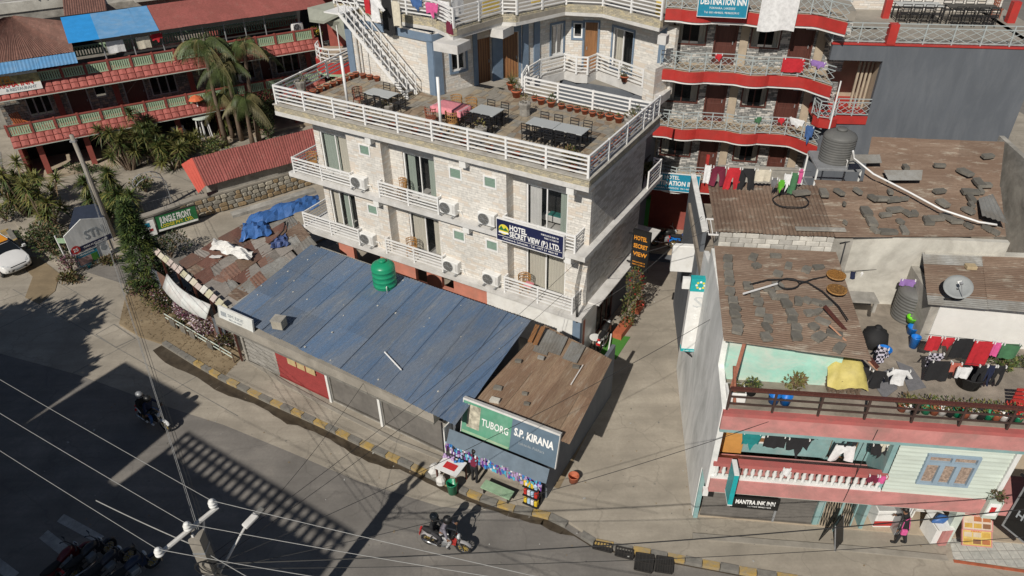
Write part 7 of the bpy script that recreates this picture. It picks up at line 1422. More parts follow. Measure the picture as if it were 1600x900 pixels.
# corner grocery with the striped rusty roof
kir = KIR.thing('grocery_shop', 'corner grocery shop with a striped rusty roof beside the alley', 'shop')
def K(px, py, z): return KIR.l(G(px, py, z))
a, b, c, d = K(727, 637, 3.05)+Vector((.05, .22, 0)), K(882, 700, 3.05)+Vector((.05, .22, 0)), K(955, 562, 2.85), K(850, 508, 2.95)
roof_sheets(a, b, c, d, 7, 2, [mt['rust2']], kir, random.Random(6), 'v', .11, .016, .08, .1)
for k, (q0, q1) in enumerate((((848, 512), (832, 548)), ((866, 520), (852, 548)), ((893, 533), (878, 560)))):
 p, r = K(*q0, 3.06), K(*q1, 3.06); sheet(r, r+Vector((.62, 0, 0)), p+Vector((.62, 0, 0)), p, mt['zinc'], kir, 'loose_sheet', .12, .014)
fw = 3.95
mb = MB(); mb.box(fw-.15, fw, .0, 6.2, 0, 2.75); mb.box(.0, .12, .0, 5, 0, 2.9); mb.box(.12, fw-.15, 2.2, 2.3, 0, 2.8); mb.build('wall', mt['greywall'], kir); MB().box(.1, fw-.15, .1, 5, -.05, .15).build('floor', mt['concrete'], kir)
sb = MB(); sb.box(fw+.005, fw+.04, .6, 4.2, 2.0, 2.75); so = sb.build('side_board', mt['purple_face'] if 'purple_face' in mt else P('purple shop board', (.06, .03, .10), .5), kir)
T_k = Matrix.Translation((fw+.045, .7, 0)) @ Matrix.Rotation(R_(90), 4, 'Z'); text('S.P. KIRANA STORE', .34, P('lilac letters', (.42, .34, .48), .5), kir, (.1, 0, 2.2), width=3.2, T=T_k, name='side_lettering')
s0, s1 = K(718, 660, 2.35), K(868, 735, 2.35)
t = KIR.thing('shop_sign', 'long green and grey front sign of the corner grocery shop', 'sign', None, (.5, -.2, 1.98)); T = Matrix.Rotation(R_(-14), 4, 'X'); W_, H_ = 3.82, 1.36
gf = M('faded green sign face', (.10, .29, .19), .55, .15, 2, .05, stain=(.3, .42, .34), stain_amt=.4); bf = M('faded slate sign face', (.11, .16, .21), .55, .12, 2, .05)
MB(T).box(0, 2.0, 0, .06, 0, H_).build('green_panel', gf, t); MB(T).box(2.001, W_, 0, .06, 0, H_).build('grey_panel', bf, t); MB(T).box(-.03, W_+.03, -.03, .12, H_+.001, H_+.08).box(-.03, -.001, -.02, .08, 0, H_).box(W_+.001, W_+.03, -.02, .08, 0, H_).build('frame', mt['slab'], t)
text('TUBORG', .30, mt['white_ink'], t, (.80, -.008, .58), width=1.1, T=T, bold=.01); text('S.P. KIRANA', .30, mt['white_ink'], t, (2.12, -.008, .72), width=1.55, T=T, bold=.035); text('Lakeside, Pokhara', .11, mt['grey_ink'], t, (2.35, -.008, .42), width=1.0, T=T); MB(T).box(.2, .72, -.008, -.002, .3, 1.25).build('picture', M('faded print', (.45, .42, .33), .7, .6, 4, 0), t)
MB(T).box(.02, 1.98, -.006, -.001, .02, .12).build('yellow_rule', mt['lodge_green'], t)
t = KIR.thing('awning', 'greyish blue plastic awning sheet under the grocery sign', 'awning', None, (.1, -.42, 1.55)); mb = MB(); n = 20
for i in range(n+1):
 x = 4.1*i/n; mb.v += [(x, .05, .52), (x, -.22+.03*sin(i*1.7), .0+.03*sin(i*2.3))]
mb.f = [(2*i, 2*i+1, 2*i+3, 2*i+2) for i in range(n)]; mb.m = [0]*n; mb.build('sheet', M('blue grey plastic', (.12, .16, .20), .6, .15, 3, .1), t, True)
pk = [P('packet %s' % n, c, .35) for n, c in (('blue', (.04, .2, .5)), ('purple', (.16, .05, .28)), ('white', (.65, .65, .68)), ('lilac', (.42, .3, .5)), ('cyan', (.1, .42, .55)), ('pale blue', (.4, .55, .7)), ('black', (.03, .02, .03)))]; rgk = random.Random(5)
t = KIR.thing('packet_strips', 'row of shiny snack packet strips hanging along the grocery front', 'packets', None, (-.05, -.62, -.08))
for k in range(58):
 x = .1+4.0*k/58
 for j in range(3): z = 1.66-.17*j-rgk.uniform(0, .05); o = MB(Matrix.Translation((x, rgk.uniform(-.03, .05), z)) @ Matrix.Rotation(rgk.uniform(-.5, .5), 4, 'Z') @ Matrix.Rotation(rgk.uniform(-.3, .3), 4, 'X')).box(-.035, .035, -.012, .012, -.13, 0).build('packet', rgk.choice(pk if k < 20 else pk[:5]), t)
t = KIR.thing('side_panel', 'white side panel at the left end of the grocery front', 'panel', None, (-.1, -.5, .1)); MB().box(0, .05, 0, .9, 0, 2.0).build('panel', mt['white_paint'], t); MB().box(-.05, -.001, -.03, .0, -.1, 2.3).build('post', mt['black_metal'], t); [MB().box(-.008, -.001, .2, .6, .4+.55*k, .75+.55*k).build('print', pk[4], t) for k in range(3)]
p = K(730, 708, .8); t = KIR.thing('stall_table', 'white topped stall table with a red print before the grocery', 'table', None, (.42, -.95, .0)); MB().box(-.42, .5, -.38, .38, .82, .86).build('top', mt['white_paint'], t); MB().box(-.2, .3, -.2, .1, .861, .868).build('print', mt['red_ink'], t); [MB().box(sx*.42+.04-.03, sx*.42+.04+.03, sy*.33-.03, sy*.33+.03, 0, .82).build('leg', mt['darkwood'], t) for sx in (-1, 1) for sy in (-1, 1)]
for k, (x, y, c, lab) in enumerate(((.05, -.72, 3, 'pile of orange fruit bags at the back of the stall table, left'), (.35, -.7, 3, 'pile of orange fruit bags at the back of the stall table, middle'), (.65, -.7, 0, 'blue packet pile at the back of the stall table, right'))):
 t = KIR.thing('goods', lab, 'goods', 'goods on the stall table', (x, y, .87)); rr = random.Random(k); [MB().lathe([(.02, z0), (.07, z0+.05), (.02, z0+.11)], 8, (rr.uniform(-.12, .12), rr.uniform(-.08, .08))).build('item', pk[c], t, True) for z0 in (0, 0, .02, .06, .08)]
tub('green plastic bin under the stall table by the standing woman', *[0, 0], 0, .2, .5, mt['tank_green'], 'bin').location = KIR.w(.75, -1.4, 0)
t = thing('paper_sack', 'crumpled white sack on the pavement left of the stall table', 'sack', KIR.w(-.3, -1.0, 0)); o = MB().lathe([(.1, 0), (.22, .05), (.24, .3), (.14, .5), (.03, .55)], 10).build('sack', mt['tarp_white'], t)
for v in o.data.vertices: v.co.x *= 1+rgk.uniform(-.3, .3); v.co.y *= 1+rgk.uniform(-.3, .3)
t = thing('paper_sack', 'second white sack under the stall table legs', 'sack', KIR.w(.15, -1.25, 0)); o = MB().lathe([(.1, 0), (.18, .05), (.19, .25), (.1, .4), (.03, .42)], 10).build('sack', mt['tarp_white'], t)
t = KIR.thing('drinks_rack', 'rack of yellow and green packets at the right end of the grocery front', 'rack', None, (3.6, -.55, 0)); MB().box(-.3, .3, .2, .24, 0, 1.5).build('back', mt['black_metal'], t); [MB().box(-.3, .3, -.15, .2, .1+.45*k, .13+.45*k).build('shelf', mt['black_metal'], t) for k in range(3)]
py = [P('packet yellow', (.65, .45, .02)), pk[5], P('packet red', (.5, .03, .02)), pk[2]]; rr = random.Random(3)
for k in range(3):
 for j in range(4): bev(MB().box(-.28+.14*j, -.16+.14*j, -.1, .08, .135+.45*k, .38+.45*k).build('packet', py[(j+2*k+rr.randint(0, 1)) % 4] if k < 2 else py[0 if j < 3 else 1], t), .02)
tub('round reddish tub standing alone in the alley by the grocery corner', 896, 752, 0, .2, .3, mt['terracotta'], 'tub')
t = KIR.thing('bench', 'low green bench of goods under the grocery packets', 'bench', None, (2.3, -.75, 0)); MB().box(-.6, .6, -.2, .2, .3, .36).build('seat', mt['lodge_green'], t); [MB().box(sx*.5-.03, sx*.5+.03, -.15, .15, 0, .3).build('leg', mt['black_metal'], t) for sx in (-1, 1)]
KG = 'stones weighing down the grocery roof'
for px, py_, l, m, lab in ((773, 627, .42, 'render', 'pale flat block on the striped grocery roof near the sign'), (778, 607, .4, 'slate', 'round grey slab with a wire on the striped grocery roof'), (820, 616, .25, 'slate', 'small grey stone on the grocery roof, upper one of the pair near the middle'), (823, 632, .25, 'slate', 'small grey stone on the grocery roof, lower one of the pair near the middle'), (900, 574, .32, 'slate', 'round grey stone on the grocery roof near the green mat'), (810, 565, .3, 'slate', 'grey stone on the grocery roof near its upper left edge'), (845, 560, .3, 'zinc', 'pale slab on the grocery roof below the loose sheets')): slab_stone(KIR, px, py_, 3.07, l, l*.6, .2, lab, KG, m, .12 if m == 'render' else .08)
t = thing('rod', 'thin white rod lying on the striped grocery roof', 'rod', (0, 0, 0)); MB().bar(G(892, 601, 3.1), G(911, 570, 3.08), .03, .03).build('rod', mt['white_metal'], t)
for k, (x0, y0, x1, y1) in enumerate(((828, 534, 840, 508), (836, 538, 849, 511))):
 t = thing('timber', 'rough orange timber offcut leaning at the back of the grocery roof, %s' % ('left one' if k == 0 else 'right one'), 'timber', (0, 0, 0), 0, 'timber offcuts'); MB().bar(G(x0, y0, 3.2), G(x1, y1, 3.3), .18, .06).build('board', mt['wood'], t)
for q, lab in ((((953, 523), (985, 527), (962, 562), (938, 552)), 'green turf mat on the alley floor at the hotel side entrance'), (((1031, 384), (1061, 384), (1059, 397), (1030, 396)), 'green turf mat in front of the inn porch')):
 t = thing('turf_mat', lab, 'mat', (0, 0, 0), 0, 'green turf mats'); MB().prism([(G(*p, 0).x, G(*p, 0).y) for p in q], .004, .03).build('mat', mt['grassmat'], t)
t = thing('white_strip', 'white painted strip along the green mat at the hotel entrance', 'strip', (0, 0, 0)); MB().bar(G(955, 522, .2), G(949, 557, .2), .06, .06).build('strip', mt['white_metal'], t)
pb = thing('planter', 'red planter box with a tall climber at the hotel side entrance', 'planter', HOT.w(.55, 3.6, 0), HOT.rz+R_(90)); MB().box(-.7, .8, -.22, .22, 0, .35).build('box', mt['terracotta'], pb); b = MB(); rgv = random.Random(4)
for k in range(9): leaves(b, (.2+.16*k*.5, rgv.uniform(-.15, .15), .6+.28*k), (.35, .32, .3), 90, .14, rgv, lambda: rgv.choice((0, 0, 1, 1, 2)))
leaves(b, (.95, -.1, 2.4), (.4, .4, .5), 150, .13, rgv, lambda: rgv.choice((0, 3, 3))); b.build('climber', [mt['leaf'], mt['leaf_y'], mt['leaf_b'], mt['flower_r']], pb); MB().tube([(.2, 0, .3), (.4, 0, 1.5), (.9, 0, 2.6)], .03, 5).build('stem', mt['bark'], pb)
t = thing('planter', 'small red planter box further along the hotel side wall', 'planter', HOT.w(.5, 5.6, 0), HOT.rz+R_(90)); MB().box(-.4, .4, -.2, .2, 0, .3).build('box', mt['terracotta'], t); b = MB(); leaves(b, (0, 0, .7), (.4, .25, .4), 150, .13, rgv, lambda: rgv.choice((0, 1, 2))); b.build('plant', [mt['leaf'], mt['flower_r'], mt['leaf_b']], t)
t = thing('stool', 'round white topped stool by the hotel side entrance', 'stool', HOT.w(-.05, 1.7, 0)); MB().lathe([(.25, .7), (.25, .74)], 18).build('seat', mt['white_paint'], t); [MB().bar((.18*cos(k*1.57), .18*sin(k*1.57), 0), (.1*cos(k*1.57), .1*sin(k*1.57), .7), .03, .03).build('leg', mt['black_metal'], t) for k in range(4)]
# low patchwork roof left of the blue one
pat = thing('patch_shed', 'low wide shed roofed with a patchwork of brown and grey sheets', 'shed', (0, 0, 0))
z0 = 2.75; A, B, C_, D = G(277, 408, z0), G(352, 484, z0-.1), G(492, 384, z0+.1), G(440, 318, z0+.15); rgp2 = random.Random(19)
tp_ = M('taupe sheet', (.25, .225, .20), .7, .2, 3, .15, rnd=.25); pm_ = [mt['rust_red'], mt['brownsheet'], mt['zinc'], tp_, tp_, mt['rust']]
nu, nv = 6, 9
for i in range(nu):
 for j in range(nv):
  u0, u1, v0, v1 = i/nu, (i+1)/nu, j/nv, (j+1)/nv; e = lambda: rgp2.uniform(-.035, .035)
  def pt(u, v): return A.lerp(B, u).lerp(D.lerp(C_, u), v)
  o = Vector((0, 0, rgp2.uniform(0, .035)+.01*j)); sheet(pt(max(0, u0+e()), v0+e())+o, pt(u1+.03+e()*.5, v0+e())+o, pt(u1+.03, min(1.02, v1+.03+e()))+o, pt(max(0, u0), min(1.02, v1+.03+e()))+o, rgp2.choice(pm_), pat, 'roof_sheet', .2, .008, rgp2.choice('uv'))
mb = MB(); ctr = (A+B+C_+D)/4; ins = [p.lerp(ctr, .07) for p in (A, B, C_, D)]; mb.prism([(p.x, p.y) for p in ins], 0, z0-.25); mb.build('wall', mt['oldconcrete'], pat)
A2, B2 = G(250, 432, 2.3), G(318, 502, 2.3)
def tarp(lab, px, z, m, puff, seed, name='tarpaulin', nx=16, ny=8):
 P_ = [G(x, y, z) for x, y in px]; t = thing(name, lab, 'tarpaulin', P_[0]); rt = random.Random(seed); mb = MB()
 for i in range(nx+1):
  for j in range(ny+1):
   u, v_ = i/nx, j/ny; p = P_[0].lerp(P_[1], u).lerp(P_[3].lerp(P_[2], u), v_)-P_[0]; e = min(u, 1-u, v_*1, 1-v_)*2; p.z += puff*(min(1, e*1.6))+rt.uniform(-.06, .06)*(1 if e > 0 else .5)+.06*sin(u*17+v_*5+seed); p.x += rt.uniform(-.05, .05); p.y += rt.uniform(-.05, .05); mb.v.append(tuple(p))
 mb.f = [(i*(ny+1)+j, (i+1)*(ny+1)+j, (i+1)*(ny+1)+j+1, i*(ny+1)+j+1) for i in range(nx) for j in range(ny)]; mb.m = [0]*len(mb.f); mb.build('sheet', m, t); return t
tarp('long crumpled blue tarpaulin over the ridge beside the white hotel', ((376, 362), (500, 322), (497, 303), (388, 339)), 3.05, mt['tarp_blue'], .35, 2, nx=22); tarp('bunched end of the blue tarpaulin sagging onto the patchwork roof', ((373, 378), (425, 366), (418, 345), (380, 350)), 3.0, mt['tarp_blue'], .3, 3, nx=10); tarp('dark blue plastic scraps on the patchwork roof', ((420, 390), (455, 382), (445, 366), (428, 372)), 2.98, M('dark blue plastic', (.05, .08, .2), .6, .4, 5, .2), .08, 5, nx=8)
tarp('crumpled white plastic sheet tied over a beam on the patchwork roof', ((328, 388), (388, 408), (396, 395), (335, 372)), 3.0, mt['tarp_white'], .25, 4, nx=12)
t = thing('beam', 'long grey beam capping the ridge beside the blue tarpaulin', 'beam', (0, 0, 0)); MB().bar(G(362, 336, 3.0), G(492, 297, 3.15), .5, .16).build('beam', mt['oldconcrete'], t)
t = thing('cable', 'black cable curving over the patchwork roof below the blue tarpaulin', 'cable', (0, 0, 0)); MB().tube([G(446, 346, 3.1), G(443, 360, 3.1), G(432, 372, 3.05), G(420, 382, 3.0)], .03, 6).build('cable', mt['rubber'], t)
t = thing('white_rag', 'small white rag spilled on the patchwork roof', 'rag', G(337, 401, 2.92)); MB().prism([(-.3, -.06), (-.1, -.14), (.25, -.12), (.32, .04), (.1, .1), (-.05, .05), (-.2, .12)], 0, .03).build('rag', mt['tarp_white'], t)
# flower bed with boards along the road
t = thing('bent_sign', 'bowed white billboard with faint prints lying over the flower bed edge', 'sign', (0, 0, 0)); P0, P1 = G(262, 428, 2.5), G(330, 476, 2.5); mb = MB(); n = 10
for i in range(n+1):
 u = i/n; p = P0.lerp(P1, u); q_ = (P1-P0).normalized(); nn = Vector((q_.y, -q_.x, 0)); bow = .22*sin(pi*u); mb.v += [tuple(p+nn*bow), tuple(p+nn*(bow+.4)+Vector((0, 0, -.6)))]
mb.f = [(2*i, 2*i+2, 2*i+3, 2*i+1) for i in range(n)]; mb.m = [0]*n; o = mb.build('panel', M('pale print', (.62, .64, .62), .6, .1, 3, .03, stain=(.45, .3, .28), stain_amt=.45, stain_sc=2.5), t, True); o.modifiers.new('thick', 'SOLIDIFY').thickness = .05
e0, e1 = G(226, 384, 2.6), G(352, 488, 2.9); bs = [P('cream board', (.55, .5, .4)), P('white board', (.62, .6, .55)), P('pinkish board', (.5, .42, .38)), P('yellowish board', (.48, .45, .32))]; n = 17; rgb_ = random.Random(2); d_ = (e1-e0); rz = math.atan2(d_.y, d_.x); ef = thing('board_row', 'leaning row of small pale painted boards along the patchwork roof edge', 'fence', e0, rz); Lb = Vector((d_.x, d_.y, 0)).length
for k in range(n):
 z = d_.z*k/n; x = Lb*k/n; hh = rgb_.uniform(.22, .34); MB(Matrix.Translation((x, 0, z)) @ Matrix.Rotation(R_(-55), 4, 'X')).box(.02, Lb/n-rgb_.uniform(.02, .14), 0, .03, 0, hh).build('board', rgb_.choice(bs), ef)
MB().bar((0, .05, -.03), (Lb, .05, d_.z-.03), .06, .06).build('rail', mt['darkwood'], ef); [MB().box(Lb*k/5-.04, Lb*k/5+.04, .08, .16, -2.5, d_.z*k/5-.05).build('post', mt['darkwood'], ef) for k in range(6)]
eb = G(238, 438, 1.0); ec = G(350, 515, 1.0); t = thing('sheet_fence', 'dark sheet fence behind the flower bed below the bowed billboard', 'fence', eb, math.atan2((ec-eb).y, (ec-eb).x)); Lf_ = (ec-eb).length
for k in range(7): MB().box(Lf_*k/7+.01, Lf_*(k+1)/7-.01, .0, .04, -1, .9).build('panel', mt['brownsheet'] if k % 2 else mt['greywall'], t)
FBm = [mt['leaf_d'], mt['leaf_b'], mt['flower_w'], mt['flower_p'], mt['leaf_y']]
for k, (px, py_, r, mats, w_, n, lab) in enumerate(((232, 470, (.9, .7, .6), FBm, (3, 2, 0, 1, 2), 900, 'greenish brown shrub at the left end of the flower bed under the conifer'), (262, 482, (.9, .6, .55), FBm, (3, 2, 0, 1, 2), 900, 'brownish green shrub in the flower bed below the bowed billboard'), (282, 488, (.8, .5, .6), FBm, (4, 1, 2, 1, 1), 800, 'shrub dotted with pale flowers in the middle of the flower bed'), (306, 502, (.9, .5, .55), FBm, (1, 1, 3, 3, 0), 1000, 'purple leaved shrub with pale pink flowers in the flower bed'), (335, 522, (1.0, .5, .65), FBm, (1, 1, 4, 3, 1), 1200, 'large pale pink flowering shrub at the right end of the flower bed'), (362, 540, (.6, .4, .4), FBm, (3, 2, 1, 1, 1), 500, 'low leafy shrub at the shop corner beside the flower bed'))):
 bush(lab, G(px, py_, 0), (r[0]*1.15, r[1]*1.3, r[2]*1.35), int(n*1.9), .13, mats, w_, 130+k, group='shrubs of the flower bed')
spiky('bright green grassy plant in the flower bed behind the hanging slates', G(283, 500, 0), [(0, 0, .4), (.2, .1, .45)], None, [mt['leaf'], mt['leaf_y'], mt['leaf']], .6, .05, 40, seed=22)
f0, f1 = G(256, 490, .55), G(362, 552, .55); t = thing('rail_fence', 'thin bamboo rail fence along the flower bed', 'fence', (0, 0, 0)); [MB().tube([f0+Vector((0, 0, dz)), f1+Vector((0, 0, dz-.05))], .025, 6).build('rail', mt['siding'], t) for dz in (0, -.22)]; [MB().tube([f0.lerp(f1, k/6)-Vector((0, 0, .55)), f0.lerp(f1, k/6)+Vector((0, 0, .05))], .03, 6).build('post', mt['bark'], t) for k in range(7)]
for k, u in enumerate((.12, .28, .42, .68)):
 p = f0.lerp(f1, u); t = thing('hanging_slate', 'small dark slate board hanging on the bamboo rail, %s from the left' % ORD[k], 'board', p+Vector((0, -.05, -.05)), math.atan2((f1-f0).y, (f1-f0).x), 'slate boards on the bamboo rail'); bev(MB().box(-.2, .22, -.04, 0, -.42, 0).build('slate', mt['slate'], t), .01); MB().tube([(-.15, 0, 0), (0, .03, .06), (.15, 0, 0)], .01, 4).build('cord', mt['bark'], t)
gr = MB(); rgq = random.Random(44)
for _ in range(4200):
 px, py_ = rgq.uniform(190, 385), rgq.uniform(445, 590)
 if not inpoly(px, py_, vp): continue
 if rgq.random() > .25+.75*max(0, 1-abs((py_-(462+(px-200)*.52)))/28): continue
 p = G(px, py_, -.02); blade(gr, p, (rgq.uniform(-1, 1), rgq.uniform(-1, 1), 1.3), rgq.uniform(.1, .24), .03, .4, 0, 2)
tag(gr.build('dry_grass', mt['leaf_b']), 'dry grass scattered over the dirt verge', 'grass', kind='stuff')
def conifer(label, loc, h, r, seed):
 rg = random.Random(seed); t = thing('conifer', label, 'tree', loc); MB().tube([(0, 0, 0), (.05, 0, h*.5), (0, 0, h)], [.13, .08, .02], 8).build('trunk', mt['bark'], t); cr = MB()
 for _ in range(620):
  z = rg.uniform(.04, 1)**.9; a = rg.uniform(0, 2*pi); rr = r*(min(1, .55+z*1.6) if z < .25 else (1-z)**.85*1.3)*rg.uniform(.45, 1.08)+.05; p = Vector((cos(a)*rr, sin(a)*rr, z*h)); bs_ = 0 if rg.random() < .45 else (1 if rg.random() < .62 else 2)
  for _ in range(13):
   d = Vector((cos(a)+rg.uniform(-.8, .8), sin(a)+rg.uniform(-.8, .8), rg.uniform(-.1, 1.1))).normalized(); blade(cr, p+Vector((rg.uniform(-.14, .14), rg.uniform(-.14, .14), rg.uniform(-.14, .14))), d, rg.uniform(.2, .36), .06, .2, bs_, 2)
 cr.build('crown', [M('conifer dark', (.03, .052, .016), .6, .4, 2, 0), M('conifer green', (.06, .10, .026), .6, .4, 2, 0), M('conifer tips', (.12, .15, .035), .6, .3, 2, 0)], t); return t
conifer('tall dark green conifer at the road corner between the notice boards and flower bed', G(243, 458, 0), 5.3, 1.0, 3)
bush('dark bush under the green lodge sign', G(268, 402, 0), (1.1, .9, .8), 900, .15, [mt['leaf_d'], mt['leaf'], mt['leaf_b']], (4, 1, 1), 141)
# washing on the hotel's upper railing
zh = PT+1.35
def hw(px, py, z=zh): return G(px, py, z)
for x0, y0, x1, y1, dr, c, k, nm, lab in ((568, -4, 577, -2, .7, 'red', 'towel', 'towel', 'red towel on the upper hotel railing near the stair head'), (573, -3, 596, 1, 1.0, 'white', 'shirt', 'shirt', 'white shirt on the upper hotel railing left of the long black garment'), (595, -6, 612, -2, 1.7, 'black', 'towel', 'garment', 'long black garment hanging over the upper hotel railing'), (611, 1, 624, 3, 1.1, 'cream', 'towel', 'towel', 'cream towel right of the long black garment'), (640, -4, 660, -1, .6, 'blue', 'rag', 'cloth', 'pale blue cloth on the upper hotel railing'), (664, 3, 684, 6, .7, 'pink', 'rag', 'cloth', 'pink cloth on the upper hotel railing'), (684, 0, 702, 4, .9, 'white', 'towel', 'towel', 'white towel near the front corner of the upper hotel railing'), (704, 2, 724, -3, .7, 'white', 'towel', 'towel', 'white towel just past the front corner of the upper hotel railing'), (697, 32, 706, 36, .5, 'maroon', 'towel', 'towel', 'small dark red towel low at the front corner of the upper hotel railing')):
 cloth_item(nm, lab, 'laundry', hw(x0, y0), hw(x1, y1), dr, CL[c], 'washing on the upper hotel railing', k, x0)
# vehicles
mt['chrome'] = M('dull chrome', (.5, .5, .5), .25, .05, 4, 0, metal=.9); mt['car_white'] = M('white car paint', (.72, .72, .71), .25, .03, 2, 0); mt['car_orange'] = M('orange roof vinyl', (.70, .27, .015), .35, .08, 3, 0); mt['car_glass'] = P('dark car glass', (.012, .015, .018), .05); mt['lamp'] = P('lamp glass', (.55, .57, .58), .1)
def torus(R, r, n=24, m=8, T=None, mi=0, mb=None, sy=1.):
 mb = mb or MB(); vs = []; fs = []
 for i in range(n):
  a = 2*pi*i/n
  for j in range(m):
   b = 2*pi*j/m; rr = R+r*cos(b); v = Vector((rr*cos(a), r*sin(b)*sy, rr*sin(a))); vs.append(T @ v if T is not None else v)
 for i in range(n):
  for j in range(m): fs.append((i*m+j, i*m+(j+1) % m, ((i+1) % n)*m+(j+1) % m, ((i+1) % n)*m+j))
 mb.add(vs, fs, mi); return mb
def motorbike(label, loc, rz, body, group, white=None, scooter=False):
 t = thing('motorbike', label, 'motorbike', loc, rz, group); R = .29
 for x in (-.62, .64):
  T = Matrix.Translation((x, 0, R)); w_ = torus(R-.045, .05, 26, 8, T).build('wheel', mt['rubber'], t, True)
  rb = torus(R-.095, .014, 24, 6, T); o = rb.build('rim', mt['chrome'], w_)
  sp = MB(); [sp.bar((x-.19*cos(pi*k/5), 0, R-.19*sin(pi*k/5)), (x+.19*cos(pi*k/5), 0, R+.19*sin(pi*k/5)), .022, .02) for k in range(5)]; sp.build('spokes', M('gold wheel', (.35, .25, .06), .4, .1, 4, 0), w_)
 f = MB(); [f.tube([(.64, s*.075, R), (.46, s*.085, .82), (.42, s*.085, .95)], .024, 8) for s in (-1, 1)]; f.build('fork', mt['chrome'], t)
 f = MB(); [f.tube([(-.62, s*.09, R), (-.15, s*.1, .33), (.1, s*.11, .36), (.36, s*.06, .78)], .022, 6) for s in (-1, 1)]; [f.tube([(-.55, s*.13, .38), (-.42, s*.13, .68)], .028, 7) for s in (-1, 1)]; f.build('frame', mt['iron'], t)
 bev(MB().box(-.12, .2, -.12, .12, .26, .56).build('engine', mt['grey_metal'], t), .04, 2)
 b = MB(); b.tube([(-.22, 0, .74), (-.1, 0, .8), (.12, 0, .86), (.3, 0, .84), (.4, 0, .76)], [.08, .13, .155, .14, .06], 12); smooth_angle(b.build('tank', body, t), 60)
 b = MB(); b.tube([(-.8, 0, .86), (-.6, 0, .8), (-.3, 0, .76), (-.16, 0, .78)], [.07, .125, .13, .1], 10); o = smooth_angle(b.build('seat', mt['rubber'], t), 60)
 for s in (-1, 1): MB().add([(-.82, s*.08, .78), (-.3, s*.13, .70), (-.25, s*.13, .55), (-.6, s*.13, .62), (-.82, s*.06, .74), (-.3, s*.09, .70), (-.25, s*.09, .55), (-.6, s*.09, .62)], [(0, 1, 2, 3), (7, 6, 5, 4), (0, 4, 5, 1), (1, 5, 6, 2), (2, 6, 7, 3), (3, 7, 4, 0)]).build('side_cover', white or body, t); MB().add([(.2, s*.14, .8), (.48, s*.12, .84), (.42, s*.14, .5), (.25, s*.15, .52), (.2, s*.1, .8), (.48, s*.08, .84), (.42, s*.1, .5), (.25, s*.11, .52)], [(0, 1, 2, 3), (7, 6, 5, 4), (0, 4, 5, 1), (1, 5, 6, 2), (2, 6, 7, 3), (3, 7, 4, 0)]).build('fairing', body, t)
 for x, a0, a1 in ((.64, 30, 150), (-.62, 30, 140)):
  g = MB(); n = 9; vs = []
  for k in range(n+1): a = R_(a0+(a1-a0)*k/n); vs += [(x+(R+.03)*cos(a), -.065, R+(R+.03)*sin(a)), (x+(R+.05)*cos(a), 0, R+(R+.05)*sin(a)), (x+(R+.03)*cos(a), .065, R+(R+.03)*sin(a))]
  g.add(vs, [(3*k+j, 3*k+j+1, 3*k+j+4, 3*k+j+3) for k in range(n) for j in (0, 1)]); g.build('mudguard', white or body, t, True)
 h = MB(); h.tube([(.3, -.36, 1.0), (.38, -.2, 1.03), (.4, 0, 1.0), (.38, .2, 1.03), (.3, .36, 1.0)], .016, 6); [h.tube([(.3, s*.36, 1.0), (.25, s*.38, .99)], .022, 6) for s in (-1, 1)]; h.build('handlebar', mt['iron'], t)
 for s in (-1, 1): m_ = MB(); m_.tube([(.36, s*.22, 1.03), (.4, s*.3, 1.17)], .008, 5); m_.box(.385, .405, s*.3-.06, s*.3+.06, 1.15, 1.22); m_.build('mirror', mt['black_face'], t)
 MB(Matrix.Translation((.5, 0, .86)) @ Matrix.Rotation(R_(80), 4, 'Y')).lathe([(.06, -.05), (.1, 0), (.1, .04), (.03, .06)], 14).build('headlight', mt['lamp'], t, True)
 MB().tube([(.05, -.14, .3), (-.25, -.16, .28), (-.45, -.17, .34), (-.78, -.17, .44)], [.022, .024, .045, .05], 8).build('exhaust', mt['chrome'], t, True)
 MB().box(-.9, -.84, -.06, .06, .74, .82).build('tail_light', mt['red_ink'], t); MB().box(-.93, -.91, -.09, .09, .5, .62).build('number_plate', mt['red_ink'], t)
 return t
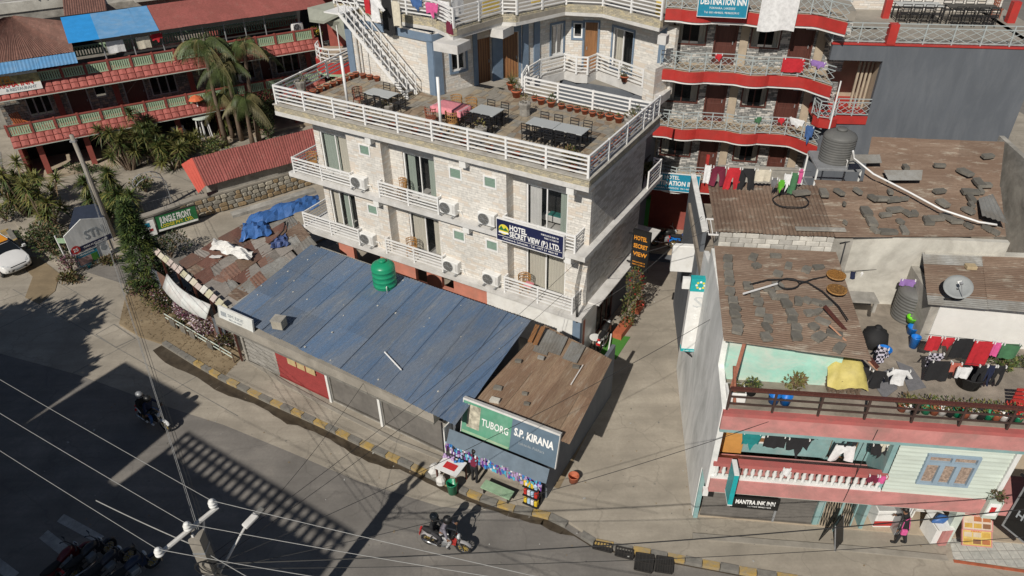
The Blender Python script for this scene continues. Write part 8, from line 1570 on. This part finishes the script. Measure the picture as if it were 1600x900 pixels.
def person(label, loc, rz, J, regions, hair, hair_m, group=None, face=True, helmet=None, extra=None):
 """one continuous body grown round a skeleton; J: name -> (x,y,z,r)"""
 t = thing('person', label, 'person', loc, rz, group)
 names = list(J); idx = {n: i for i, n in enumerate(names)}
 E_ = [('pelvis', 'waist'), ('waist', 'chest'), ('chest', 'neck'), ('neck', 'head'), ('head', 'crown')]
 for s in 'lr': E_ += [('chest', 'sh_'+s), ('sh_'+s, 'el_'+s), ('el_'+s, 'wr_'+s), ('wr_'+s, 'hd_'+s), ('pelvis', 'hip_'+s), ('hip_'+s, 'kn_'+s), ('kn_'+s, 'an_'+s), ('an_'+s, 'toe_'+s)]
 me = bpy.data.meshes.new('body'); me.from_pydata([J[n][:3] for n in names], [(idx[a], idx[b]) for a, b in E_], []); o = bpy.data.objects.new('body', me); COL.objects.link(o)
 m = o.modifiers.new('s', 'SKIN'); sk = me.skin_vertices[0].data
 for n in names: r = J[n][3]; sk[idx[n]].radius = r if isinstance(r, tuple) else (r, r)
 sk[idx['pelvis']].use_root = True; sb = o.modifiers.new('u', 'SUBSURF'); sb.levels = 2; sb.render_levels = 2
 bpy.context.view_layer.update(); m2 = bpy.data.meshes.new_from_object(o.evaluated_get(bpy.context.evaluated_depsgraph_get())); bpy.data.objects.remove(o)
 mats = []; rm = {}
 for k, mm in regions.items():
  if mm not in mats: mats.append(mm)
  rm[k] = mats.index(mm)
 for mm in mats: m2.materials.append(mm)
 segs = [(Vector(J[a][:3]), Vector(J[b][:3]), b) for a, b in E_]
 def reg(b):
  k = b.split('_')[0]
  return {'waist': 'top', 'chest': 'top', 'neck': 'top', 'head': 'skin', 'crown': 'skin', 'sh': 'top', 'el': 'top', 'wr': 'sleeve', 'hd': 'skin', 'hip': 'legs', 'kn': 'legs', 'an': 'legs', 'toe': 'shoes'}[k]
 for p in m2.polygons:
  c = p.center; best = None
  for a, b, n in segs:
   d = b-a; q = max(0, min(1, (c-a).dot(d)/max(1e-9, d.length_squared))); dd = (c-(a+d*q)).length
   if best is None or dd < best[0]: best = (dd, n)
  p.material_index = rm[reg(best[1])]; p.use_smooth = True
 bo = bpy.data.objects.new('body', m2); COL.objects.link(bo); bo.parent = t
 H_ = Vector(J['head'][:3]); U_ = (Vector(J['crown'][:3])-H_).normalized(); Fw = Vector(extra.get('look', (1, 0, 0))) if extra else Vector((1, 0, 0)); Fw = (Fw-U_*Fw.dot(U_)).normalized(); Sd = U_.cross(Fw)
 TH = Matrix((( Fw.x, Sd.x, U_.x, H_.x), (Fw.y, Sd.y, U_.y, H_.y), (Fw.z, Sd.z, U_.z, H_.z), (0, 0, 0, 1)))
 if face:
  fc = MB(TH); [fc.lathe([(.004, .03), (.012, .036), (.004, .042)], 6, (.088, s*.034)) for s in (-1, 1)]; fc.build('eyes', mt['black_face'], t)
  fc = MB(TH); fc.add([(.085, -.014, -.01), (.085, .014, -.01), (.112, 0, -.008), (.088, 0, .035)], [(0, 1, 2), (0, 2, 3), (2, 1, 3)]); [fc.box(-.015, .02, s*.085-.01, s*.085+.01, -.02, .03) for s in (-1, 1)]; fc.build('nose_and_ears', regions['skin'], t); fc = MB(TH); fc.box(.078, .092, -.025, .025, -.052, -.043).build('mouth', mt['darkwood'], t)
 if helmet:
  hb = MB(TH); hb.lathe([(.125, -.06), (.14, .0), (.14, .06), (.115, .13), (.06, .17), (.01, .18)], 18, sx=1.12); smooth_angle(hb.build('helmet', helmet, t), 70); MB(TH).add([(.13, -.1, .0), (.13, .1, .0), (.155, .08, .07), (.155, -.08, .07), (.165, 0, .03)], [(0, 1, 4), (1, 2, 4), (2, 3, 4), (3, 0, 4)]).build('visor', mt['car_glass'], t)
 elif hair:
  hb = MB(TH); pr = [(.098, -.02), (.108, .04), (.1, .09), (.065, .125), (.01, .135)] if hair == 'short' else [(.06, -.28), (.095, -.2), (.105, -.05), (.112, .04), (.103, .09), (.065, .127), (.01, .137)]
  hb.lathe(pr, 16, (-.024, 0), sx=1.0, sy=.95); smooth_angle(hb.build('hair', hair_m, t), 70)
 for s in 'lr':
  w_, h_ = Vector(J['wr_'+s][:3]), Vector(J['hd_'+s][:3]); d = (h_-w_).normalized(); sd = d.cross(Vector((0, 0, 1))); sd = sd.normalized() if sd.length > .1 else Vector((0, 1, 0)); up = sd.cross(d); hm = MB()
  for k, (off, ln) in enumerate(((-.028, .06), (-.010, .072), (.010, .068), (.028, .054))):
   b0 = h_+sd*off; hm.tube([b0, b0+d*ln*.55-up*.012, b0+d*ln*.8-up*.038], [.010, .009, .007], 6)
  b0 = w_.lerp(h_, .55)+sd*.035; hm.tube([b0, b0+sd*.03+d*.03, b0+sd*.03+d*.065-up*.015], [.012, .010, .008], 6); hm.build('hand', regions['skin'], t, True)
 return t
def stand(lean=0, ar=None, al=None, step=.0):
 J = {'pelvis': (0, 0, .93, (.15, .12)), 'waist': (.01+lean*.15, 0, 1.08, (.14, .11)), 'chest': (.02+lean*.5, 0, 1.32, (.16, .12)), 'neck': (.02+lean*.8, 0, 1.49, .055), 'head': (.05+lean*.95, 0, 1.60, (.092, .1)), 'crown': (.05+lean*1.0, 0, 1.70, (.075, .08))}
 for s, sg in (('l', 1), ('r', -1)):
  a = (al if s == 'l' else ar) or ((.0, .25, 1.12), (.08, .25, .88), (.12, .24, .80))
  J['sh_'+s] = (.02+lean*.55, sg*.18, 1.40, .065); J['el_'+s] = (a[0][0]+lean*.5, sg*a[0][1], a[0][2], .048); J['wr_'+s] = (a[1][0]+lean*.5, sg*a[1][1], a[1][2], .034); J['hd_'+s] = (a[2][0]+lean*.5, sg*a[2][1], a[2][2], (.032, .02))
  q = step*sg; J['hip_'+s] = (0, sg*.1, .86, .095); J['kn_'+s] = (.03+q*.5, sg*.1, .48, .062); J['an_'+s] = (-.02+q, sg*.1, .09, .045); J['toe_'+s] = (.14+q, sg*.11, .04, (.045, .03))
 return J
def ride(lean=.25, pil=False):
 x = -.45 if pil else -.1; z = .84
 J = {'pelvis': (x, 0, z+.06, (.15, .13)), 'waist': (x+.05, 0, z+.22, (.14, .12)), 'chest': (x+lean*.6, 0, z+.46, (.16, .13)), 'neck': (x+lean*.8, 0, z+.62, .055), 'head': (x+lean*.95, 0, z+.73, (.092, .1)), 'crown': (x+lean, 0, z+.83, (.075, .08))}
 for s, sg in (('l', 1), ('r', -1)):
  J['sh_'+s] = (x+lean*.62, sg*.19, z+.53, .065)
  if pil: J['el_'+s] = (x+.12, sg*.25, z+.3, .048); J['wr_'+s] = (x+.33, sg*.18, z+.2, .034); J['hd_'+s] = (x+.4, sg*.14, z+.2, (.032, .02))
  else: J['el_'+s] = (x+.3, sg*.32, z+.3, .048); J['wr_'+s] = (.22, sg*.34, 1.02, .034); J['hd_'+s] = (.29, sg*.36, 1.03, (.032, .02))
  J['hip_'+s] = (x+.02, sg*.11, z+.03, .095); J['kn_'+s] = (x+.4, sg*.22, z-.08, .062); J['an_'+s] = (x+.22, sg*.2, .38, .045); J['toe_'+s] = (x+.36, sg*.2, .33, (.045, .03))
 return J
SK = M('brown skin', (.22, .11, .06), .55, .08, 6, 0); HR = M('black hair', (.012, .010, .009), .5, .2, 8, .1)
def head_to(a, b): d = b-a; return math.atan2(d.y, d.x)
BR = Vector(G(671, 850, RZ)); BF = Vector(G(724, 864, RZ)); mid = (BR+BF)/2; rz = head_to(BR, BF)
motorbike('black motorbike with red trim ridden along the sunlit road by two people', mid, rz, P('dark bike paint', (.02, .02, .022), .3), 'motorbikes on the road', P('pale mudguard', (.36, .35, .35), .4))
for ch in bpy.data.objects:
 if ch.parent and ch.parent.get('label', '').startswith('black motorbike with red') and ch.name.startswith('fairing'): ch.data.materials[0] = P('red trim', (.36, .03, .025), .35)
person('motorbike rider with dark helmet, grey jacket and pale trousers on the sunlit bike', mid, rz, ride(), dict(skin=SK, top=M('grey jacket', (.17, .16, .19), .8, .1, 5, .1), sleeve=M('grey jacket sleeve', (.15, .14, .17), .8, .1, 5, .1), legs=M('pale trousers', (.42, .42, .42), .85, .1, 5, .1), shoes=mt['black_face']), None, None, None, True, mt['black_face'])
person('pillion rider in a black jacket and shiny black helmet behind the grey rider', mid, rz, ride(.12, True), dict(skin=SK, top=CL['black'], sleeve=CL['black'], legs=M('dark trousers', (.03, .03, .035), .85, .1, 5, .1), shoes=mt['black_face']), None, None, None, True, mt['car_glass'])
BR = Vector(G(222, 655, RZ)); BF = Vector(G(267, 676, RZ)); mid = (BR+BF)/2; rz = head_to(BR, BF)
motorbike('dark motorbike with two riders in the building shadow on the road', mid, rz, P('black bike paint', (.02, .02, .022), .25), 'motorbikes on the road', mt['sidewall'])
person('rider in dark clothes on the shaded motorbike, front one', mid, rz, ride(), dict(skin=SK, top=CL['navy'], sleeve=CL['navy'], legs=CL['blue'], shoes=mt['white_paint']), None, None, None, True, mt['black_face'])
person('passenger in dark clothes with a grey helmet on the shaded motorbike', mid, rz, ride(.12, True), dict(skin=SK, top=CL['black'], sleeve=CL['black'], legs=CL['black'], shoes=mt['white_paint']), None, None, None, True, mt['grey_metal'])
for k, (px, py, a, c, lab) in enumerate(((112, 893, 1.15, (.12, .01, .014), 'dark red motorbike parked in the dark near corner, leftmost'), (148, 884, 1.05, (.02, .02, .025), 'black motorbike parked in the dark near corner, second from the left'), (178, 898, 1.0, (.03, .03, .04), 'dark motorbike parked in the dark near corner, third from the left'), (215, 905, .9, (.02, .03, .06), 'dark blue motorbike parked in the dark near corner, rightmost'))):
 motorbike(lab, G(px, py, RZ), a, P('bike paint %d' % k, c, .3), 'parked motorbikes at the near corner')
motorbike('dark motorbike parked inside the inn porch at the end of the alley, left one', DES.w(.6, .9, .25), .1, P('bike paint a', (.02, .02, .02), .3), 'motorbikes in the inn porch'); motorbike('motorbike with blue side panels parked inside the inn porch, right one', DES.w(1.6, .8, .25), .1, P('bike paint b', (.02, .06, .25), .3), 'motorbikes in the inn porch', mt['blue_plastic'])
motorbike('scooter with white panels parked at the hotel side entrance beside the green mat', HOT.w(.15, 2.4, 0), 1.1, P('bike paint c', (.02, .02, .02), .3), None, mt['white_paint'])
person('woman in a maroon cardigan and dark dress standing at the grocery stall', G(742, 754, 0), KIR.rz+R_(80), stand(.05, ((.12, .27, 1.1), (.3, .2, 1.02), (.38, .18, 1.02)), ((.12, .27, 1.1), (.32, .2, 1.0), (.4, .18, 1.0))), dict(skin=SK, top=CL['maroon'], sleeve=CL['grey'], legs=CL['black'], shoes=mt['black_face']), 'long', HR)
person('person in black clothes bending at the shop front under the pink balcony', G(1405, 850, 0), TEA.rz+R_(150), stand(.22, ((.1, .3, 1.15), (.28, .26, .95), (.36, .25, .92)), None, .14), dict(skin=SK, top=CL['black'], sleeve=CL['black'], legs=CL['black'], shoes=mt['black_face']), 'short', HR)
t = thing('shoulder_bag', 'pink shoulder bag carried by the person in black', 'bag', G(1411, 835, .8), TEA.rz); bev(MB().box(-.1, .1, -.06, .06, 0, .24).build('bag', CL['pink'], t), .04, 2); MB().tube([(-.12, 0, .3), (-.1, .05, .6), (.05, .08, .75), (.12, 0, .3)], .015, 5).build('strap', CL['pink'], t)
cf = Vector((.82, -.572, 0)).normalized(); cc = (G(15, 438, RZ)+G(57, 421, RZ))/2-cf*1.8; t = thing('car', 'white hatchback taxi with an orange roof at the left edge of the lane', 'car', cc, math.atan2(cf.y, cf.x))
ST = [(-1.80, .62, .42, .80, .80), (-1.72, .74, .30, 1.0, 1.02), (-1.45, .80, .22, 1.02, 1.42), (-.9, .82, .2, .98, 1.50), (-.1, .83, .2, .96, 1.50), (.35, .83, .2, .95, 1.42), (.98, .82, .2, .95, .97), (1.45, .79, .22, .86, .88), (1.72, .70, .28, .72, .74), (1.82, .58, .36, .56, .58)]
vs = []; fs = []; ns = 12
for x, hw_, zb, zs, zt in ST:
 tw_ = hw_*.76 if zt-zs > .1 else hw_*.88
 sec = [(-hw_*.86, zb), (-hw_, zb+.16), (-hw_*1.0, (zb+zs)/2+.1), (-hw_*.97, zs), (-tw_, zt-.04), (-tw_*.7, zt), (tw_*.7, zt), (tw_, zt-.04), (hw_*.97, zs), (hw_, (zb+zs)/2+.1), (hw_, zb+.16), (hw_*.86, zb)]
 vs += [(x, y, z) for y, z in sec]
for i in range(len(ST)-1):
 for k in range(ns): k2 = (k+1) % ns; fs.append((i*ns+k, i*ns+k2, (i+1)*ns+k2, (i+1)*ns+k))
fs.append(tuple(range(ns-1, -1, -1))); fs.append(tuple((len(ST)-1)*ns+k for k in range(ns)))
o = MB().add(vs, [f[::-1] for f in fs]).build('body', mt['car_white'], t, True); sb = o.modifiers.new('s', 'SUBSURF'); sb.levels = sb.render_levels = 2
bpy.context.view_layer.update(); dg = bpy.context.evaluated_depsgraph_get(); car_ = o
def stick(pts, name, m, out=.012):
 q = []
 for p in pts:
  ok, c, n_, _ = car_.closest_point_on_mesh(Vector(p), depsgraph=dg); q.append((c+n_*out, c-n_*.02))
 k = len(pts); mb = MB(); mb.add([a for a, b in q]+[b for a, b in q], [tuple(range(k)), tuple(range(2*k-1, k-1, -1))]+[(i, k+i, k+(i+1) % k, (i+1) % k) for i in range(k)]); return mb.build(name, m, t)
def gl(pts, name='window', m=None, out=.012):
 P_ = [Vector(p) for p in pts]; nn = (P_[1]-P_[0]).cross(P_[3]-P_[0]).normalized(); mb = MB(); mb.add([p+nn*out for p in P_]+[p-nn*.02 for p in P_], [(0, 1, 2, 3), (7, 6, 5, 4)]+[(i, 4+i, 4+(i+1) % 4, (i+1) % 4) for i in range(4)]); return mb.build(name, m or mt['car_glass'], t)
gl([(.95, -.66, .99), (.95, .66, .99), (.36, .56, 1.41), (.36, -.56, 1.41)], 'windscreen'); gl([(-1.72, .62, 1.05), (-1.72, -.62, 1.05), (-1.5, -.55, 1.38), (-1.5, .55, 1.38)], 'rear_window')
for s in (-1, 1):
 for x0, x1, x2, x3 in ((.82, -.1, -.12, .33), (-.16, -1.2, -1.15, -.18)):
  q = [(x0, s*.79, 1.0), (x1, s*.80, 1.0), (x2, s*.66, 1.4), (x3, s*.66, 1.4)]; gl(q[::-1] if s > 0 else q, 'side_window')
 q = [(1.75, s*.40, .72), (1.72, s*.56, .72), (1.58, s*.72, .76), (1.42, s*.76, .84), (1.55, s*.62, .84), (1.68, s*.46, .80)]; stick(q if s > 0 else q[::-1], 'headlight', mt['lamp'])
 q = [(1.78, s*.52, .45), (1.72, s*.68, .45), (1.72, s*.68, .54), (1.78, s*.52, .54)]; stick(q if s > 0 else q[::-1], 'fog_lamp', mt['black_face'])
 MB().box(.68, .80, s*.98-.09, s*.98+.07, 1.0, 1.12).box(.72, .78, s*.82-.04, s*.9+.04, 1.0, 1.04).build('mirror', mt['car_white'], t); MB().tube([(.2, s*.55, 1.53), (-1.2, s*.55, 1.55)], .018, 6).build('roof_rail', mt['car_white'], t)
 for x in (-1.12, 1.12):
  T = Matrix.Translation((x, s*.73, .29)); w_ = torus(.23, .075, 26, 8, T).build('wheel', mt['rubber'], t, True); c = MB(T @ Matrix.Rotation(R_(90), 4, 'X')); c.lathe([(.17, -.07), (.17, .07)], 16); c.build('rim', mt['chrome'], w_)
bev(MB().box(-1.35, .3, -.52, .52, 1.485, 1.515).build('orange_roof', mt['car_orange'], t), .01); stick([(1.85, -.42, .36), (1.85, .42, .36), (1.85, .38, .5), (1.85, -.38, .5)], 'lower_grille', mt['black_face'], .01); stick([(1.8, -.4, .64), (1.8, .4, .64), (1.8, .4, .70), (1.8, -.4, .70)], 'grille', mt['black_face']); stick([(1.86, -.22, .40), (1.86, .22, .40), (1.86, .22, .49), (1.86, -.22, .49)], 'number_plate', mt['grey_ink'], .03); MB().add([(1.55, -.05, .81), (1.55, .05, .81), (1.6, .05, .79), (1.6, -.05, .79)], [(0, 1, 2, 3)]).build('badge', mt['chrome'], t)
t = thing('low_kerb', 'low yellow painted kerb behind the taxi', 'kerb', (0, 0, 0)); q = [G(2, 364, 0), G(14, 361, 0), G(24, 376, 0), G(33, 390, 0)]
for k in range(3): MB().bar(q[k], q[k+1], .25, .25).build('kerb_stone', mt['yellow_kerb'] if k != 1 else mt['grey_kerb'], t)
# poles and wires
px0, py0 = -7.75, 11.15
pole = thing('utility_pole', 'concrete utility pole with a cross arm and white insulators at the near edge', 'utility pole', (px0, py0, RZ))
MB().box(-.14, .14, -.16, .16, 0, 6.75).build('shaft', mt['concrete'], pole)
for k in range(5): MB().box(-.15, .15, -.17, .17, 6.2-.9*k, 6.26-.9*k).build('band', mt['grey_metal'], pole)
ia, ic = G(330, 782, 7.25), G(246, 858, 7.0); ib = G(291, 818, 7.15)
l = lambda v: Vector(v)-pole.location
e0, e1 = l(G(340, 792, 6.95)), l(G(250, 865, 6.8)); MB().tube([e0, e1], .06, 8).build('cross_arm', mt['slab'], pole)
for p in (ia, ib, ic):
 q = l(p); o = MB().lathe([(.025, q.z-.28), (.05, q.z-.22), (.10, q.z-.2), (.105, q.z-.15), (.05, q.z-.13), (.10, q.z-.1), (.10, q.z-.06), (.05, q.z-.03), (.075, q.z), (.03, q.z+.03)], 14, (q.x, q.y)).build('insulator', mt['white_paint'], pole, True); MB().lathe([(.02, q.z-.42), (.02, q.z-.28)], 6, (q.x, q.y)).build('pin', mt['iron'], o)
br = MB(); br.bar(l(G(300, 835, 6.7)), l(G(318, 870, 5.9)), .05, .05); br.bar(e0.lerp(e1, .25), (0, 0, 6.0), .04, .04); br.build('brace', mt['slab'], pole)
la, lb = Vector((.1, .1, 5.0)), l(G(384, 822, 5.75)); lam = thing('street_lamp', 'slim street lamp arm with a grey lantern fixed to the utility pole', 'street lamp', pole.location); MB().tube([la, la.lerp(lb, .5)+Vector((.03, .03, .06)), lb], .035, 8).build('arm', mt['slab'], lam, True)
d = (lb-la); d.z *= .2; d.normalize(); T = Matrix.Translation(lb) @ Matrix.Rotation(math.atan2(d.y, d.x), 4, 'Z') @ Matrix.Rotation(R_(-15), 4, 'Y'); bev(MB(T).box(-.05, .38, -.1, .1, -.03, .07).build('lantern', mt['slab'], lam), .03, 2); bev(MB(T).box(.34, .6, -.085, .085, -.02, .05).build('lantern_cap', mt['tank_black'], lam), .03, 2)
t = thing('pole_box', 'bundle of cables and a small junction box tied to the utility pole', 'junction box', pole.location); MB().box(-.2, .2, -.3, -.161, 4.9, 5.3).build('box', mt['oldconcrete'], t); rgw = random.Random(3); [torus(.22+.03*k, .012, 18, 5, Matrix.Translation((.15, -.3-.03*k, 5.9)) @ Matrix.Rotation(rgw.uniform(-.4, .4), 4, 'Z')).build('coil', mt['rubber'], t) for k in range(3)]
far = Vector((-23.35, 37.0, 0)); fp = thing('leaning_pole', 'pale concrete street pole rising between the lodge plants', 'utility pole', far); MB().tube([(0, 0, -.1), (-.25, 0, 6.3)], [.15, .11], 10).build('shaft', mt['concrete'], fp, True); MB().box(-.4, -.1, -.12, .12, 5.9, 6.0).build('band', mt['grey_metal'], fp)
def wire(lab, a, b, sag, r=.008, m='wire_pale', group=None, n=18):
 a, b = Vector(a), Vector(b); t = thing('power_line', lab, 'wire', a, 0, group or 'overhead wires'); MB().tube([a.lerp(b, k/n)-a-Vector((0, 0, sag*4*(k/n)*(1-k/n))) for k in range(n+1)], r, 5).build('wire', mt[m], t); return t
mt['wire_pale'] = P('pale aluminium wire', (.30, .30, .29), .5); mt['wire_black'] = P('black cable', (.02, .02, .02), .6)
def ext(a, b, k): return Vector(a)+(Vector(b)-Vector(a))*k
wire('pale power line from the far insulator up to the left', ia, ext(ia, G(-2, 591, 7.2), 1.3), .05); wire('pale power line from the middle insulator up to the left', ib, ext(ib, G(22, 658, 7.1), 1.4), .05); wire('pale power line from the near insulator up to the left', ic, ext(ic, G(-2, 702, 7.0), 1.4), .05)
wire('thicker pale cable running left just below the power lines', pole.location+Vector((-.1, 0, 6.3)), ext(pole.location+Vector((-.1, 0, 6.3)), G(150, 782, 6.5), 1.0), .05, .014)
wire('pale power line from the far insulator out to the right', ia, ext(ia, G(700, 868, 7.1), 1.5), .04); wire('pale power line from the middle insulator out to the right', ib, ext(ib, G(600, 872, 7.1), 1.5), .04); wire('pale power line from the near insulator out to the right', ic, ext(ic, G(450, 893, 6.95), 1.5), .04)
for k, (dz, dx, lab) in enumerate(((5.9, .0, 'cable from the near pole to the far pole, uppermost of the bundle'), (5.6, .1, 'cable from the near pole to the far pole, second of the bundle'), (5.4, -.08, 'cable from the near pole to the far pole, third of the bundle'), (5.0, .16, 'cable from the near pole to the far pole, slightly apart on the right'))):
 wire(lab, pole.location+Vector((dx, .1, dz)), far+Vector((-.2+dx, 0, 5.4-.3*k)), .35+.12*k, .009 if k < 2 else .007, 'wire_pale' if k % 2 == 0 else 'wire_black', 'cable bundle between the poles')
pl = pole.location
cs = [(pl+Vector((.1, 0, 5.6)), TEA.w(12, -2.0, 5.2), .5, .018, 'wire_black', 'thick black cable crossing low over the pavement to the right edge'), (pl+Vector((.1, 0, 5.4)), TEA.w(12, -2.6, 4.6), .5, .009, 'wire_black', 'thin black cable below the thick one over the pavement'),
      (pl+Vector((.1, .1, 5.2)), TEA.w(1.2, -1.1, 5.9), .45, .009, 'wire_black', 'thin cable from the pole to the teal house terrace'), (pl+Vector((.1, .1, 5.4)), TEA.w(-.05, 3.0, 6.6), .4, .009, 'wire_black', 'thin cable from the pole to the pale alley wall'), (pl+Vector((.1, .1, 5.8)), HOT.w(-.4, .0, 5.6), .4, .008, 'wire_black', 'thin cable from the pole to the hotel corner, upper one'), (pl+Vector((.1, .1, 5.5)), HOT.w(-.9, .0, 3.9), .4, .008, 'wire_black', 'thin cable from the pole to the hotel corner, lower one'),
      (pl+Vector((0, .1, 5.3)), SHO.w(8.1, -.7, 2.9), .3, .008, 'wire_black', 'thin cable from the pole to the blue roofed shops'), (HOT.w(-.4, .0, 5.6), TEA.w(0, 6.5, 8.0), .3, .01, 'wire_black', 'thin cable across the alley from the hotel corner'), (HOT.w(-.2, .3, 3.0), TEA.w(.0, 8.6, 7.4), .5, .01, 'wire_black', 'lower thin cable across the alley'), (TEA.w(4.3, -1.1, 5.9), TEA.w(4.1, -1.1, 2.7), -.05, .014, 'wire_black', 'black cable hanging down the pink balcony front'),
      (far+Vector((-.2, 0, 6)), LOD.w(9, .5, 5.5), .3, .008, 'wire_black', 'cable from the far pole to the lodge, right one'), (far+Vector((-.2, 0, 6)), LOD.w(1.5, .5, 5.4), .3, .008, 'wire_black', 'cable from the far pole to the lodge, left one'), (pl+Vector((.1, 0, 6.0)), (9, 2, 7.0), .4, .010, 'wire_pale', 'pale cable leaving the pole to the lower right'), (pl+Vector((.1, 0, 5.2)), (14, 6, 6.4), .6, .009, 'wire_black', 'black cable sagging along the bottom edge')]
for a, b, s, r, m, lab in cs: wire(lab, a, b, s, r, m)
wr = MB(); [wr.tube([HOT.w(-.2, .05, 5.7)+Vector((.03*k, 0, 0)), HOT.w(-.35, -.05, 4.4)+Vector((.05*k, 0, 0)), HOT.w(-.25, .02, 2.6)+Vector((.02*k, 0, 0))], .014, 5) for k in range(4)]
t = thing('cable_drop', 'bundle of cables dropping down the hotel corner by the lower railing', 'cable', (0, 0, 0)); wr.build('cables', mt['wire_black'], t)
# the street's near side, behind the camera: houses and a tree whose shade falls on the road
SD = Vector((-sin(SUN_AZ), -cos(SUN_AZ), 0))/math.tan(SUN_EL)
def top(px, py, h): s = G(px, py, RZ); return s-SD*(h-RZ)+Vector((0, 0, h))
def near_house(label, a, b, depth, h, rail=None, cols=3):
 a, b = Vector((a.x, a.y, 0)), Vector((b.x, b.y, 0)); d = (b-a).normalized(); n = Vector((d.y, -d.x, 0)); L_ = (b-a).length
 t = thing('house', label, 'house', a, math.atan2(d.y, d.x), 'houses on the near side of the street'); mb = MB(); nst = int(h/3.1); ho = [(L_*(k+.25)/cols, L_*(k+.7)/cols, .9+3.1*j, 2.3+3.1*j) for k in range(cols) for j in range(nst)]
 mb2 = MB(); wall(0, L_, 0, h, -.25, 0, ho, mb2); mb2.box(0, .25, -depth, -.25, 0, h); mb2.box(L_-.25, L_, -depth, -.25, 0, h); mb2.box(.25, L_-.25, -depth, -depth+.25, 0, h); mb2.build('wall', mt['render'], t); MB().box(.25, L_-.25, -depth+.25, -.25, h-.25, h-.01).build('roof', mt['concrete'], t)
 for q in ho: MB().box(q[0], q[1], -.15, -.12, q[2], q[3]).build('window', mt['car_glass'], t)
 if rail:
  r = MB(); [r.box(.0, L_, -.05, 0, h+z, h+z+.14) for z in (.42, .86)]; n_ = int(L_/.42); [r.box(L_*k/n_, L_*k/n_+.2, -.045, -.005, h, h+.9) for k in range(n_)]; r.build('roof_railing', mt['white_metal'], t)
 if rail: MB().box(-2.2, .0, -depth, -2.1, 0, h).build('wing', mt['render'], t)
 return t
hA = 13.0; a1, a2 = top(196, 565, hA), top(315, 631, hA); near_house('plain house on the near side of the street, middle one', a1, a2, 8.5, hA)
b1, b2 = top(290, 676, 13.9), top(553, 836, 13.9); near_house('plain house with a roof railing on the near side of the street, right one', b1, b2, 9, 13.0, True, 4)
c1 = top(133, 597, hA); dr = (a2-a1).normalized(); nA = Vector((dr.y, -dr.x, 0)); near_house('plain house on the near side of the street, left one', c1-dr*16, c1, 9, hA, None, 5)
def broad_tree(label, loc, h, r, seed, n=26):
 rg = random.Random(seed); t = thing('tree', label, 'tree', loc); tr = MB(); tr.tube([(0, 0, 0), (.1, 0, h*.45), (0, .1, h*.75)], [.25, .18, .1], 8); cr = MB()
 for _ in range(n):
  a, q, z = rg.uniform(0, 2*pi), rg.uniform(.1, .85)*r, rg.uniform(-.6, .6)*r; c = (q*cos(a), q*sin(a), h*.72+z); tr.tube([(0, 0, h*.5), (c[0]*.6, c[1]*.6, h*.6), c], [.08, .05, .02], 5); leaves(cr, c, (r*.34, r*.34, r*.28), 200, .42, rg, lambda: rg.choice((0, 0, 1)))
 tr.build('trunk', mt['bark'], t); cr.build('crown', [mt['leaf'], mt['leaf_y']], t); return t
for k, (px, py, h, r) in enumerate(((48, 535, 9.5, 2.2), (70, 585, 9.0, 1.6), (-15, 530, 10, 2.6))): s = G(px, py, RZ)-SD*(h*.75); broad_tree('leafy street tree on the near side, %s' % ('right one', 'middle one', 'left one')[k], Vector((s.x, s.y, RZ)), h, r, 70+k)
